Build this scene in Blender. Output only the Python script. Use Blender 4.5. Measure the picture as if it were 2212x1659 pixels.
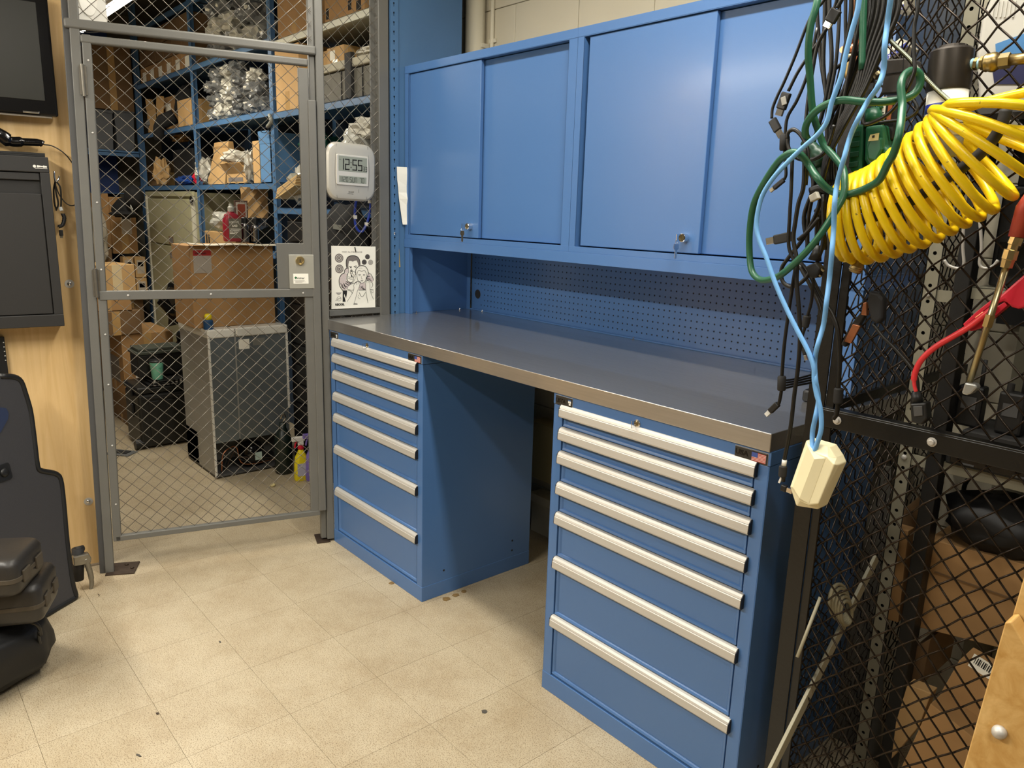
import bpy, bmesh, math, random
from mathutils import Vector, Matrix, noise, Euler
random.seed(7)
S = bpy.context.scene
for o in list(bpy.data.objects): bpy.data.objects.remove(o)
COL = S.collection
PI = math.pi
# ---------------------------------------------------------------- camera
IW, IH, FPX = 2212, 1659, 1641.8
CAM = Vector((2.9966, -1.5475, 1.5059))
_y, _p, _r = .8546, -.2205, .0305
FW = Vector((-math.sin(_y)*math.cos(_p), math.cos(_y)*math.cos(_p), math.sin(_p)))
_rt = Vector((math.cos(_y), math.sin(_y), 0)); _up = _rt.cross(FW)
RT = math.cos(_r)*_rt+math.sin(_r)*_up; UP = -math.sin(_r)*_rt+math.cos(_r)*_up
cd = bpy.data.cameras.new('camera'); cam = bpy.data.objects.new('camera', cd); COL.objects.link(cam)
cam.matrix_world = Matrix((( RT.x,UP.x,-FW.x,CAM.x),(RT.y,UP.y,-FW.y,CAM.y),(RT.z,UP.z,-FW.z,CAM.z),(0,0,0,1)))
cd.sensor_width = 36; cd.lens = FPX*36/IW; cd.clip_start = .02; cd.clip_end = 60
S.camera = cam
# ---------------------------------------------------------------- world, lights, exposure
w = bpy.data.worlds.new('world'); S.world = w; w.use_nodes = True
w.node_tree.nodes['Background'].inputs[0].default_value = (.95, .93, .9, 1)
w.node_tree.nodes['Background'].inputs[1].default_value = .025
S.view_settings.view_transform = 'Standard'; S.view_settings.look = 'None'
S.view_settings.gamma = 1; S.view_settings.use_curve_mapping = False
S.view_settings.exposure = 0.25
def area(name, loc, sx, sy, power, col=(1, .96, .87), rot=(0, 0, 0)):
    l = bpy.data.lights.new(name, 'AREA'); l.shape = 'RECTANGLE'; l.size = sx; l.size_y = sy
    l.energy = power; l.color = col
    o = bpy.data.objects.new(name, l); COL.objects.link(o); o.location = loc; o.rotation_euler = rot
    return o
FIX = [(-.15, -2.35, 2.54, 1.25, 50), (1.25, -2.35, 2.54, 1.25, 50), (.45, -.32, 2.86, 1.25, 15), (2.15, -.32, 2.86, 1.25, 36), (3.6, -1.6, 2.86, 1.25, 22)]
for i, (x, y, z, L, pw) in enumerate(FIX):
    area('fluorescent_light', (x, y, z-.075), L, .12, pw)
area('storage_tube_light', (-1.75, -.36, 2.42), 1.2, .06, 17, (1, .94, .82))
area('storage_tube_light', (-3.1, -.8, 2.7), 1.2, .08, 5, (1, .94, .82))
area('cage_light', (3.9, .6, 2.7), 1.0, .1, 5, (1, .93, .8))
# ---------------------------------------------------------------- helpers
def ray(px, py): return FW+RT*((px-IW/2)/FPX)-UP*((py-IH/2)/FPX)
def at(px, py, ax, v):
    """the point of the plane axis=v that stands behind pixel (px, py) of the photograph"""
    d = ray(px, py); return CAM+d*((v-CAM[ax])/d[ax])
WM = {}
def tag(o, label=None, cat=None, group=None, kind=None):
    if label: o['label'] = label
    if cat: o['category'] = cat
    if group: o['group'] = group
    if kind: o['kind'] = kind
    return o
def T(name, label, cat, loc=(0, 0, 0), rz=0, group=None, rot=None, kind=None):
    o = bpy.data.objects.new(name, None); COL.objects.link(o); o.empty_display_size = .02
    o.location = loc; o.rotation_euler = rot if rot else (0, 0, rz)
    WM[o.name] = Matrix.Translation(loc) @ Euler(o.rotation_euler).to_matrix().to_4x4()
    return tag(o, label, cat, group, kind)
class B:
    def __init__(s): s.v = []; s.f = []; s.m = []; s.mi = 0
    def add(s, vs, fs):
        n = len(s.v); s.v += [Vector(p) for p in vs]; s.f += [tuple(n+i for i in f) for f in fs]; s.m += [s.mi]*len(fs); return s
    def box(s, x0, x1, y0, y1, z0, z1, M=None):
        x0, x1 = min(x0, x1), max(x0, x1); y0, y1 = min(y0, y1), max(y0, y1); z0, z1 = min(z0, z1), max(z0, z1)
        vs = [Vector((x, y, z)) for z in (z0, z1) for y in (y0, y1) for x in (x0, x1)]
        if M: vs = [M @ p for p in vs]
        return s.add(vs, [(0, 2, 3, 1), (4, 5, 7, 6), (0, 1, 5, 4), (2, 6, 7, 3), (0, 4, 6, 2), (1, 3, 7, 5)])
    def cbox(s, c, d, M=None, R=None):
        c = Vector(c); MM = Matrix.Translation(c) @ (R.to_4x4() if R else Matrix.Identity(4))
        if M: MM = M @ MM
        return s.box(-d[0]/2, d[0]/2, -d[1]/2, d[1]/2, -d[2]/2, d[2]/2, MM)
    def tube(s, pts, r, n=8, closed=False, cap=True):
        pts = [Vector(p) for p in pts]; N = len(pts); rr = r if isinstance(r, (list, tuple)) else [r]*N
        vs = []; fs = []; u = None
        for i, p in enumerate(pts):
            a = pts[i-1] if (i > 0 or closed) else p; b = pts[(i+1) % N] if (i < N-1 or closed) else p
            t = (b-a)
            if t.length < 1e-9: t = Vector((0, 0, 1))
            t.normalize()
            if u is None: u = t.orthogonal().normalized()
            else:
                u = u-t*u.dot(t)
                if u.length < 1e-6: u = t.orthogonal()
                u.normalize()
            w_ = t.cross(u)
            for k in range(n):
                a_ = 2*PI*k/n; vs.append(p+(u*math.cos(a_)+w_*math.sin(a_))*rr[i])
        for i in range(N if closed else N-1):
            j = (i+1) % N
            for k in range(n): fs.append((i*n+k, i*n+(k+1) % n, j*n+(k+1) % n, j*n+k))
        if cap and not closed: fs += [tuple(range(n-1, -1, -1)), tuple((N-1)*n+k for k in range(n))]
        return s.add(vs, fs)
    def lathe(s, prof, n=20, M=None, ang=2*PI):
        vs = []; fs = []; N = len(prof)
        for r, z in prof:
            for k in range(n): a = 2*PI*k/n; vs.append(Vector((r*math.cos(a), r*math.sin(a), z)))
        for i in range(N-1):
            for k in range(n): fs.append((i*n+k, i*n+(k+1) % n, (i+1)*n+(k+1) % n, (i+1)*n+k))
        fs += [tuple(range(n-1, -1, -1)), tuple((N-1)*n+k for k in range(n))]
        if M: vs = [M @ p for p in vs]
        return s.add(vs, fs)
    def prism(s, pts, h, M=None, h0=0):
        """closed 2-D outline (x, y) extruded along z from h0 to h"""
        n = len(pts); ar = sum(pts[i][0]*pts[(i+1) % n][1]-pts[(i+1) % n][0]*pts[i][1] for i in range(n))
        if (ar < 0) != (h < h0): pts = pts[::-1]
        vs = [Vector((x, y, h0)) for x, y in pts]+[Vector((x, y, h)) for x, y in pts]
        if M: vs = [M @ p for p in vs]
        return s.add(vs, [tuple(range(n-1, -1, -1)), tuple(range(n, 2*n))]+[(i, (i+1) % n, n+(i+1) % n, n+i) for i in range(n)])
    def build(s, name, mat, parent=None, bev=0, smooth=False, world=True, seg=2, kind=None, label=None):
        me = bpy.data.meshes.new(name)
        vs = s.v
        if parent is not None and world and parent.name in WM:
            I = WM[parent.name].inverted(); vs = [I @ p for p in vs]
        me.from_pydata([tuple(p) for p in vs], [], s.f); me.update()
        mats = mat if isinstance(mat, (list, tuple)) else [mat]
        for m_ in mats: me.materials.append(m_)
        if len(mats) > 1: me.polygons.foreach_set('material_index', s.m)
        if smooth: me.shade_smooth()
        o = bpy.data.objects.new(name, me); COL.objects.link(o)
        if parent is not None:
            o.parent = parent; WM[o.name] = WM.get(parent.name, Matrix.Identity(4)).copy()
        if bev:
            b = o.modifiers.new('bevel', 'BEVEL'); b.width = bev; b.segments = seg; b.limit_method = 'ANGLE'; b.angle_limit = .7
            b.harden_normals = False
        if kind: o['kind'] = kind
        if label: o['label'] = label
        return o
def smooth_angle(o, a=.6):
    me = o.data; me.shade_smooth()
    try: me.set_sharp_from_angle(angle=a)
    except Exception: pass
    return o
def spline(P, k=8):
    P = [Vector(p) for p in P]; out = []
    for i in range(len(P)-1):
        a = P[i-1] if i > 0 else P[0]*2-P[1]; b = P[i]; c = P[i+1]; d = P[i+2] if i+2 < len(P) else P[-1]*2-P[-2]
        for j in range(k):
            t = j/k; out.append(.5*((2*b)+(c-a)*t+(2*a-5*b+4*c-d)*t*t+(3*b-a-3*c+d)*t**3))
    out.append(P[-1]); return out
def frame(o, x, y, z=None):
    """matrix with origin o and axes x, y, (z)"""
    x = Vector(x).normalized(); y = Vector(y); y = (y-x*x.dot(y)).normalized(); z = x.cross(y)
    return Matrix(((x.x, y.x, z.x, o[0]), (x.y, y.y, z.y, o[1]), (x.z, y.z, z.z, o[2]), (0, 0, 0, 1)))
def dirM(a, b):
    """matrix whose z axis runs from a to b, origin a"""
    z = (Vector(b)-Vector(a)).normalized(); x = z.orthogonal().normalized(); y = z.cross(x)
    return Matrix(((x.x, y.x, z.x, a[0]), (x.y, y.y, z.y, a[1]), (x.z, y.z, z.z, a[2]), (0, 0, 0, 1)))
def text(s, size, M, mat, parent, name='lettering', ext=.0004, bold=0, sx=1, align='LEFT'):
    c = bpy.data.curves.new('t', 'FONT'); c.body = s; c.size = size; c.extrude = ext; c.offset = bold; c.align_x = align; c.resolution_u = 2
    t = bpy.data.objects.new('t', c); COL.objects.link(t)
    me = bpy.data.meshes.new_from_object(t); bpy.data.objects.remove(t); me.name = name
    MM = M @ Matrix.Diagonal((sx, 1, 1, 1))
    if parent is not None and parent.name in WM: MM = WM[parent.name].inverted() @ MM
    me.transform(MM); me.materials.clear(); me.materials.append(mat)
    o = bpy.data.objects.new(name, me); COL.objects.link(o)
    if parent is not None: o.parent = parent
    return o
# ---------------------------------------------------------------- materials
def lin(h):
    h = h.lstrip('#'); c = [int(h[i:i+2], 16)/255 for i in (0, 2, 4)]
    return tuple(x/12.92 if x <= .04045 else ((x+.055)/1.055)**2.4 for x in c)
def M(name, col, rough=.5, metal=0, var=.12, vs=6, bump=0, bs=120, coat=0, scl=(1, 1, 1), emit=0, alpha=1, trans=0, coords='Object'):
    m = bpy.data.materials.new(name); m.use_nodes = True; nt = m.node_tree; n = nt.nodes; b = n['Principled BSDF']
    c = lin(col) if isinstance(col, str) else col
    b.inputs['Roughness'].default_value = rough; b.inputs['Metallic'].default_value = metal
    b.inputs['Coat Weight'].default_value = coat; b.inputs['Coat Roughness'].default_value = .15
    b.inputs['Transmission Weight'].default_value = trans; b.inputs['Alpha'].default_value = alpha
    tc = n.new('ShaderNodeTexCoord'); mp = n.new('ShaderNodeMapping'); mp.inputs['Scale'].default_value = scl
    nt.links.new(tc.outputs[coords], mp.inputs[0])
    nz = n.new('ShaderNodeTexNoise'); nz.inputs['Scale'].default_value = vs; nz.inputs['Detail'].default_value = 5
    nt.links.new(mp.outputs[0], nz.inputs['Vector'])
    mx = n.new('ShaderNodeMix'); mx.data_type = 'RGBA'
    mx.inputs[6].default_value = tuple(x*(1-var) for x in c)+(1,); mx.inputs[7].default_value = tuple(min(1, x*(1+var)) for x in c)+(1,)
    nt.links.new(nz.outputs['Fac'], mx.inputs[0]); nt.links.new(mx.outputs[2], b.inputs['Base Color'])
    if bump:
        n2 = n.new('ShaderNodeTexNoise'); n2.inputs['Scale'].default_value = bs; n2.inputs['Detail'].default_value = 3
        nt.links.new(mp.outputs[0], n2.inputs['Vector'])
        bp = n.new('ShaderNodeBump'); bp.inputs['Strength'].default_value = bump; bp.inputs['Distance'].default_value = .002
        nt.links.new(n2.outputs['Fac'], bp.inputs['Height']); nt.links.new(bp.outputs[0], b.inputs['Normal'])
    if emit:
        b.inputs['Emission Color'].default_value = c+(1,); b.inputs['Emission Strength'].default_value = emit
    return m
blue = M('blue_enamel', '#4970A5', .31, 0, .03, 3, .06, 350, coat=.22)
blue_old = M('blue_shelf_paint', '#4A7099', .42, 0, .1, 5, .05, 200)
blue_dark = M('dark_blue_paint', '#23407E', .42, 0, .1, 5, .05, 200)
steel = M('brushed_steel', (.46, .45, .44), .33, .86, .12, 9, .05, 60, scl=(1, 18, 18), coat=.65)
steel.node_tree.nodes['Principled BSDF'].inputs['Coat Roughness'].default_value = .05
alu = M('anodised_aluminium', (.56, .54, .50), .48, .4, .05, 20, .03, 200, scl=(.3, 8, 8))
chrome = M('chrome', (.8, .8, .8), .12, 1, .03)
brass = M('brass', (.66, .54, .30), .28, 1, .15, 40)
brass_old = M('aged_brass', (.36, .27, .12), .4, 1, .35, 60)
copper = M('copper', (.72, .30, .16), .3, 1, .25, 50)
black = M('black_plastic', '#161616', .45, 0, .15, 10, .05, 300)
black_m = M('black_matte', '#1E1D1C', .7, 0, .2, 12, .1, 200)
black_g = M('black_gloss', '#0B0B0D', .12, 0, .1, 5)
black_paint = M('black_paint', '#0B0A09', .36, 0, .3, 30, .25, 90)
grey_paint = M('grey_cage_paint', '#6C6B66', .42, .15, .1, 12, .1, 200)
grey_d = M('dark_grey', '#4A4A4A', .5, 0, .1)
white_p = M('white_plastic', '#E4E1D8', .4, 0, .04)
paper = M('paper', '#F4F1E4', .8, 0, .02)
ink = M('ink', '#1B1A1A', .8, 0, .1)
ink_grey = M('ink_grey', '#77706C', .8, 0, .5, 400)
grey_ink = M('pale_ink', '#A9A5A0', .8, 0, .2)
card = M('cardboard', '#A47E50', .8, 0, .12, 14, .12, 60)
card_l = M('cardboard_light', '#C19C68', .8, 0, .1, 14, .1, 60)
card_d = M('cardboard_dark', '#765B3C', .85, 0, .14, 10, .1, 60)
tape = M('packing_tape', '#B99560', .22, 0, .1, 30)
cream = M('cream_paint', '#D9D2BC', .55, 0, .05, 4, .15, 90)
beige_metal = M('beige_metal', '#B0AC8A', .42, 0, .05, 5)
green = M('green_plastic', '#1F5A3E', .36, 0, .15, 30)
green_c = M('green_cable', '#245C41', .38, 0, .12, 40)
lblue = M('light_blue_cord', '#6FA9E0', .5, 0, .12, 60)
rubber = M('black_cable', '#15130F', .38, 0, .2, 60)
red_p = M('red_plastic', '#C92036', .35, 0, .1, 20)
yel = M('yellow_plastic', '#E8D31B', .4, 0, .05)
rust = M('rusty_steel', '#4A3D33', .5, .6, .4, 60, .3, 100)
lcd = M('lcd_glass', '#8F958A', .2, 0, .03)
teal = M('teal_enamel', '#7CC7AC', .35, 0, .04)
clear = M('clear_plastic', '#C9CCCB', .12, 0, .1, 30, .5, 60)
# ---------------------------------------------------------------- floor
def floor_mat():
    m = M('vinyl_tile', '#BFB298', .42, 0, .05, 2.2); nt = m.node_tree; n = nt.nodes; b = n['Principled BSDF']
    g = n.new('ShaderNodeNewGeometry')
    def nz(s, d=4, r=.6):
        q = n.new('ShaderNodeTexNoise'); q.inputs['Scale'].default_value = s; q.inputs['Detail'].default_value = d; q.inputs['Roughness'].default_value = r
        nt.links.new(g.outputs['Position'], q.inputs['Vector']); return q
    def ramp(src, a, b_, ca, cb):
        r = n.new('ShaderNodeValToRGB'); r.color_ramp.elements[0].position = a; r.color_ramp.elements[1].position = b_
        r.color_ramp.elements[0].color = ca; r.color_ramp.elements[1].color = cb; nt.links.new(src, r.inputs[0]); return r
    def mixm(a, b_, f=1):
        q = n.new('ShaderNodeMix'); q.data_type = 'RGBA'; q.blend_type = 'MULTIPLY'; q.inputs[0].default_value = f
        nt.links.new(a, q.inputs[6]); nt.links.new(b_, q.inputs[7]); return q.outputs[2]
    base = b.inputs['Base Color'].links[0].from_socket
    W1 = (1, 1, 1, 1)
    fleck = ramp(nz(300, 2, .5).outputs['Fac'], .38, .47, (.52, .48, .42, 1), W1)
    fine = ramp(nz(650, 2, .6).outputs['Fac'], .34, .5, (.78, .74, .68, 1), W1)
    dirt = ramp(nz(3.2, 8, .75).outputs['Fac'], .38, .58, (.84, .80, .75, 1), W1)
    sm = n.new('ShaderNodeMapping'); sm.inputs['Scale'].default_value = (9, 28, 9); sm.inputs['Rotation'].default_value = (0, 0, .6)
    nt.links.new(g.outputs['Position'], sm.inputs[0]); q = n.new('ShaderNodeTexNoise'); q.inputs['Scale'].default_value = 2.5; q.inputs['Detail'].default_value = 9; q.inputs['Roughness'].default_value = .8
    nt.links.new(sm.outputs[0], q.inputs['Vector']); scuff = ramp(q.outputs['Fac'], .33, .42, (.72, .68, .62, 1), W1)
    oi = n.new('ShaderNodeObjectInfo'); tr = ramp(oi.outputs['Random'], 0, 1, (.93, .92, .90, 1), W1)
    c = mixm(base, fleck.outputs[0]); c = mixm(c, fine.outputs[0]); c = mixm(c, dirt.outputs[0]); c = mixm(c, scuff.outputs[0], .7); c = mixm(c, tr.outputs[0])
    nt.links.new(c, b.inputs['Base Color'])
    bp = n.new('ShaderNodeBump'); bp.inputs['Strength'].default_value = .15; bp.inputs['Distance'].default_value = .001
    nt.links.new(nz(90, 3).outputs['Fac'], bp.inputs['Height']); nt.links.new(bp.outputs[0], b.inputs['Normal'])
    return m
vct = floor_mat()
fl = B().box(-5, 5.2, -4.2, 1.2, -.06, -.0022).build('floor', M('tile_joint', '#8A7556', .7, 0, .2, 20)); tag(fl, kind='structure'); WM['floor'] = Matrix.Identity(4)
TS = .3048; ins = .0005
tb = B().box(ins, TS-ins, ins, TS-ins, -.0022, 0)
t0 = tb.build('tile', vct, fl, world=False)
first = True
X0, Y0 = .7340, -1.0040
cnt = 0
for j in range(-6, 6):
    for i in range(-13, 9):
        x = X0+i*TS; y = Y0+j*TS
        if y > .62: continue
        c = Vector((x+TS/2, y+TS/2, 0))-CAM; z = c.dot(FW)
        if z < .2: continue
        u = IW/2+FPX*c.dot(RT)/z; v = IH/2-FPX*c.dot(UP)/z
        if not (-500 < u < 2500 and v < 2350): continue
        cnt += 1
        if cnt > 290: continue
        o = t0 if first else t0.copy()
        if not first: COL.objects.link(o); o.parent = fl
        first = False; o.location = (x, y, 0)
# large tile-coloured slab beyond the separate tiles: far edges of the room, out of the near view
so = B(); so.box(-5, X0-13*TS, -4.2, 1.2, -.0022, 0); so.box(X0-13*TS, 5.2, .8248, 1.2, -.0022, 0)
so.build('tile_field', vct, fl, kind='stuff')
# ---------------------------------------------------------------- walls, ceiling
blockm = M('painted_block', '#CFC6AE', .6, 0, .05, 3, .35, 70)
wb = B().box(-4.6, 5.2, .905, 1.1, 0, 3.05).build('wall_back', M('block_mortar', '#C6BDA5', .7, 0, .05)); tag(wb, kind='structure'); WM['wall_back'] = Matrix.Identity(4)
bw, bh = .406, .2032
proto = None
for r in range(15):
    off = (.345-.203 if r % 2 else .345)
    for k in range(-3, 8):
        x = off+k*bw
        if x < -.7 or x > 3.1: continue
        if proto is None:
            proto = B().box(.0012, bw-.0012, .89, .91, .0012, bh-.0012).build('block', blockm, wb, bev=.003); o = proto
        else:
            o = proto.copy(); COL.objects.link(o); o.parent = wb
        o.location = (x, random.uniform(-.0008, .0008), r*bh)
wallm = M('painted_wall', '#6E6858', .7, 0, .06)
for nm, a in (('wall_left', (-4.7, -4.5, -4.2, 1.0)), ('wall_right', (5.1, 5.3, -4.2, 1.0)), ('wall_front', (-4.7, 5.3, -4.3, -4.1))):
    o = B().box(a[0], a[1], a[2], a[3], 0, 3.05).build(nm, wallm); tag(o, kind='structure')
o = B().box(-4.7, 5.3, -4.3, 1.0, 3.05, 3.15).build('ceiling', M('ceiling_paint', '#8A8474', .8, 0, .05)); tag(o, kind='structure')
# corner pipe and conduit on the block wall
t = T('wall_pipe', 'thick cream painted vertical pipe in the wall corner beside the blue panel', 'pipe', (-.09, .838, 0))
B().tube([(-.09, .838, 0), (-.09, .838, 3.05)], .047, 24).build('pipe', cream, t, smooth=True)
B().box(-.14, -.04, .838, .9, 2.27, 2.29).build('bracket', cream, t, bev=.002)
t = T('conduit', 'thin grey-white conduit running up the block wall', 'conduit', (-.012, .88, 0))
B().tube([(-.012, .88, 0), (-.012, .88, 3.05)], .0095, 12).build('tube', cream, t, smooth=True)
B().cbox((-.012, .884, 2.30), (.05, .008, .018)).build('clip', cream, t, bev=.001)
# ---------------------------------------------------------------- ceiling lamps (out of view above)
lampw = M('lamp_housing', '#E6E3DA', .4, 0, .02)
tubem = M('fluorescent_tube', '#FFF1D6', .3, 0, 0, emit=7)
for i, (x, y, z, L, pw) in enumerate(FIX):
    t = T('ceiling_lamp', ('long white fluorescent ceiling lamp over the open floor, farther from the bench, gate side', 'long white fluorescent ceiling lamp over the open floor behind the viewer', 'long white fluorescent ceiling lamp above the left half of the bench', 'long white fluorescent ceiling lamp above the right half of the bench', 'long white fluorescent ceiling lamp above the black cage front')[i], 'lamp', (x, y, z), group='fluorescent ceiling lamps above the room')
    B().box(x-L/2-.03, x+L/2+.03, y-.09, y+.09, z-.03, z+.05).build('housing', lampw, t, bev=.006)
    for s_ in (-.05, .05): B().tube([(x-L/2, y+s_, z-.05), (x+L/2, y+s_, z-.05)], .013, 10).build('lamp_tube', tubem, t, smooth=True)
    B().box(x-.01, x+.01, y-.01, y+.01, z+.05, 3.05).build('stem', lampw, t)
# ---------------------------------------------------------------- drawer cabinets
W_, HC, DC = .717, .99, .565
TOPS = [.957, .887, .813, .716, .619, .472, .273]; BOT = .066
def handle_prof():
    # cross-section in (y, z): hooked aluminium grip, y negative = towards the room
    return [(0, .0), (-.006, .004), (-.014, .002), (-.019, -.003), (-.021, -.008), (-.0205, -.0095), (-.0225, -.011), (-.0235, -.030), (-.0215, -.034), (-.019, -.034), (-.0185, -.016), (-.0165, -.008), (-.010, -.004), (0, -.006)]
def flag(t, Mx, w_, h_):
    rw = M('flag_red', '#B8463C', .5, 0, .1); bl = M('flag_blue', '#3A4E92', .5, 0, .1)
    B().box(0, w_, 0, h_, 0, .0005, Mx).build('flag_field', M('flag_white', '#D9CFC6', .5, 0, .05), t)
    for k in range(7):
        B().box(0, w_, 0, h_/13*1.0, 0, .0009, Mx @ Matrix.Translation((0, h_*2*k/13, 0))).build('stripe', rw, t)
    B().box(0, w_*.42, h_*6/13, h_, 0, .0013, Mx).build('canton', bl, t)
def cabinet(x0, lab):
    t = T('drawer_cabinet', lab, 'cabinet', (x0, 0, 0))
    x1 = x0+W_
    b = B()
    b.box(x0, x0+.002, 0, DC, .0, HC-.036); b.box(x1-.002, x1, 0, DC, 0, HC-.036)      # side sheets
    b.box(x0+.0021, x1-.0021, DC-.002, DC, 0, HC-.036); b.box(x0+.003, x1-.003, .03, DC-.003, HC-.05, HC-.04)
    b.box(x0+.0021, x0+.036, 0.0001, .03, BOT-.004, HC-.036); b.box(x1-.036, x1-.0021, 0.0001, .03, BOT-.004, HC-.036)  # front posts
    b.box(x0+.036, x1-.036, .034, .038, .06, HC-.04)
    b.build('body', blue, t, bev=.0012)
    B().box(x0-.0012, x1+.0012, -.0012, DC+.001, 0, .062).build('plinth', blue, t, bev=.0015)
    B().box(x0-.0015, x1+.0015, -.0015, DC+.0015, HC-.0345, HC).build('top_rail', blue, t, bev=.0018)
    # small bolt holes low on the side
    for (hy, hz) in ((.105, .105), (.465, .135), (.465, .09)):
        sh = B(); sh.lathe([(.0045, 0), (.0045, .0006)], 12, Matrix.Translation((x1+.0001, hy, hz)) @ Matrix.Rotation(PI/2, 4, 'Y'))
        sh.build('bolt_hole', black_m, t)
    for k, zt in enumerate(TOPS):
        zb = TOPS[k+1]+.003 if k < 6 else BOT
        xa, xb = x0+.040, x1-.040
        d = B()
        d.box(xa, xb, .008, .03, zb+.004, zt-.002)
        d.prism([(.008, zb+.0135), (.0035, zb+.011), (.0015, zb+.006), (.0015, zb+.003), (.008, zb+.003)], xb, Matrix(((0, 0, 1, 0), (1, 0, 0, 0), (0, 1, 0, 0), (0, 0, 0, 1))), xa)
        d.prism([(xa, .0075), (xa+.001, .002), (xa+.007, .0045), (xa+.012, .0082)], zt-.004, None, zb+.004)
        d.prism([(xb, .0075), (xb-.001, .002), (xb-.007, .0045), (xb-.012, .0082)], zt-.004, None, zb+.004)
        dr = d.build('drawer', blue, t, bev=.0008)
        hx0, hx1 = x0+.034, x1-.030
        Mh = Matrix(((0, 0, 1, 0), (1, 0, 0, .009), (0, 1, 0, zt), (0, 0, 0, 1)))
        B().prism(handle_prof(), hx1-.001, Mh, hx0+.001).build('drawer_handle', alu, dr)
        pr = [(.001, .001), (-.014, .003), (-.0215, -.006), (-.0235, -.030), (-.021, -.035), (.001, -.035)]
        B().prism(pr, hx0+.001, Mh, hx0-.0012).build('handle_cap', black, dr); B().prism(pr, hx1+.0012, Mh, hx1-.001).build('handle_cap', black, dr)
    # lock with key on the top rail
    lx = x0+.322; lz = HC-.0225
    ML = Matrix.Translation((lx, -.0015, lz)) @ Matrix.Rotation(PI/2, 4, 'X')
    lk = B().lathe([(.0115, 0), (.0115, .002), (.010, .004), (.0075, .0045), (.0072, .003)], 24, ML).build('lock', chrome, t, smooth=False); smooth_angle(lk)
    B().box(-.002, .002, -.005, .005, .003, .006, ML).build('keyway', brass, lk)
    kb = B(); kb.prism([(-.001, -.010), (.001, -.010), (.001, .010), (-.001, .010)], .024, ML, .006)
    kb.build('key', chrome, lk, bev=.0005)
    # name plates
    plate = M('plate_black', '#3B3935', .35, .3, .1)
    p = B().box(x0+.010, x0+.078, -.0045, -.0015, HC-.0325, HC-.0055).build('nameplate', plate, t, bev=.001)
    B().box(x0+.0092, x0+.0788, -.0025, -.0013, HC-.0333, HC-.0047).build('plate_rim', alu, p)
    MF = frame((x0+.012, -.0046, HC-.0245), (1, 0, 0), (0, 0, 1))
    text('LISTA', .0165, MF, M('plate_letter', '#050505', .3, 0, .1), p, 'lettering', .0006, .0004, .95)
    B().box(x0+.063, x0+.074, -.0052, -.0045, HC-.020, HC-.014).build('plate_mark', white_p, p)
    B().box(x0+.063, x0+.074, -.0052, -.0045, HC-.0135, HC-.0105).build('plate_mark', blue, p)
    B().box(x0+.066, x0+.073, -.0052, -.0045, HC-.0265, HC-.0215).build('plate_mark', white_p, p)
    p = B().box(x1-.092, x1-.006, -.0045, -.0015, HC-.033, HC-.0055).build('nameplate', plate, t, bev=.001)
    B().box(x1-.0928, x1-.0052, -.0025, -.0013, HC-.0338, HC-.0047).build('plate_rim', alu, p)
    MF = frame((x1-.0905, -.0046, HC-.0235), (1, 0, 0), (0, 0, 1))
    text('USA', .0165, MF, M('plate_letter', '#050505', .3, 0, .1), p, 'lettering', .0006, .0006, 1.15)
    flag(p, frame((x1-.046, -.0046, HC-.030), (1, 0, 0), (0, 0, 1)), .037, .021)
    return t
cabinet(0, 'blue seven-drawer steel cabinet under the left end of the workbench, beside the gate post')
cabinet(1.414, 'blue seven-drawer steel cabinet under the right end of the workbench, nearest the viewer')
# ---------------------------------------------------------------- worktop
ZT = 1.035
t = T('worktop', 'brushed stainless steel bench top spanning both drawer cabinets', 'worktop', (1.07, 0, HC))
B().box(-.0215, 2.131, -.008, .775, HC+.0002, ZT).build('top_slab', steel, t, bev=.0022, seg=3)
# riser with perforated back panel
t = T('bench_riser', 'blue steel riser frame with perforated back panel standing on the worktop', 'shelf riser', (1.04, .59, ZT))
XL, XR, YF, YB = -.022, 2.112, .40, .776
for (xa, s_) in ((XL, 1), (XR, -1)):
    b = B(); b.box(xa, xa+s_*.002, YF, YB, ZT, 1.341); b.box(xa, xa+s_*.040, YF, YF+.002, ZT, 1.341); b.box(xa+s_*.038, xa+s_*.040, YF, YF+.016, ZT, 1.341)
    b.box(xa+s_*.002, xa+s_*.03, YB-.016, YB-.014, ZT, 1.341); b.build('side_panel', blue, t, bev=.0008)
    o_ = B()
    o_.box(xa, xa+s_*.022, YF+.016, YB-.02, ZT, ZT+.002)
b = B(); b.box(XL-.002, XR+.002, YF-.003, YF, 1.341, 1.379); b.box(XL-.002, XR+.002, YF, YB, 1.374, 1.379); b.box(XL-.002, XR+.002, YF, YF+.012, 1.341, 1.343)
b.build('front_rail', blue, t, bev=.0012)
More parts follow.
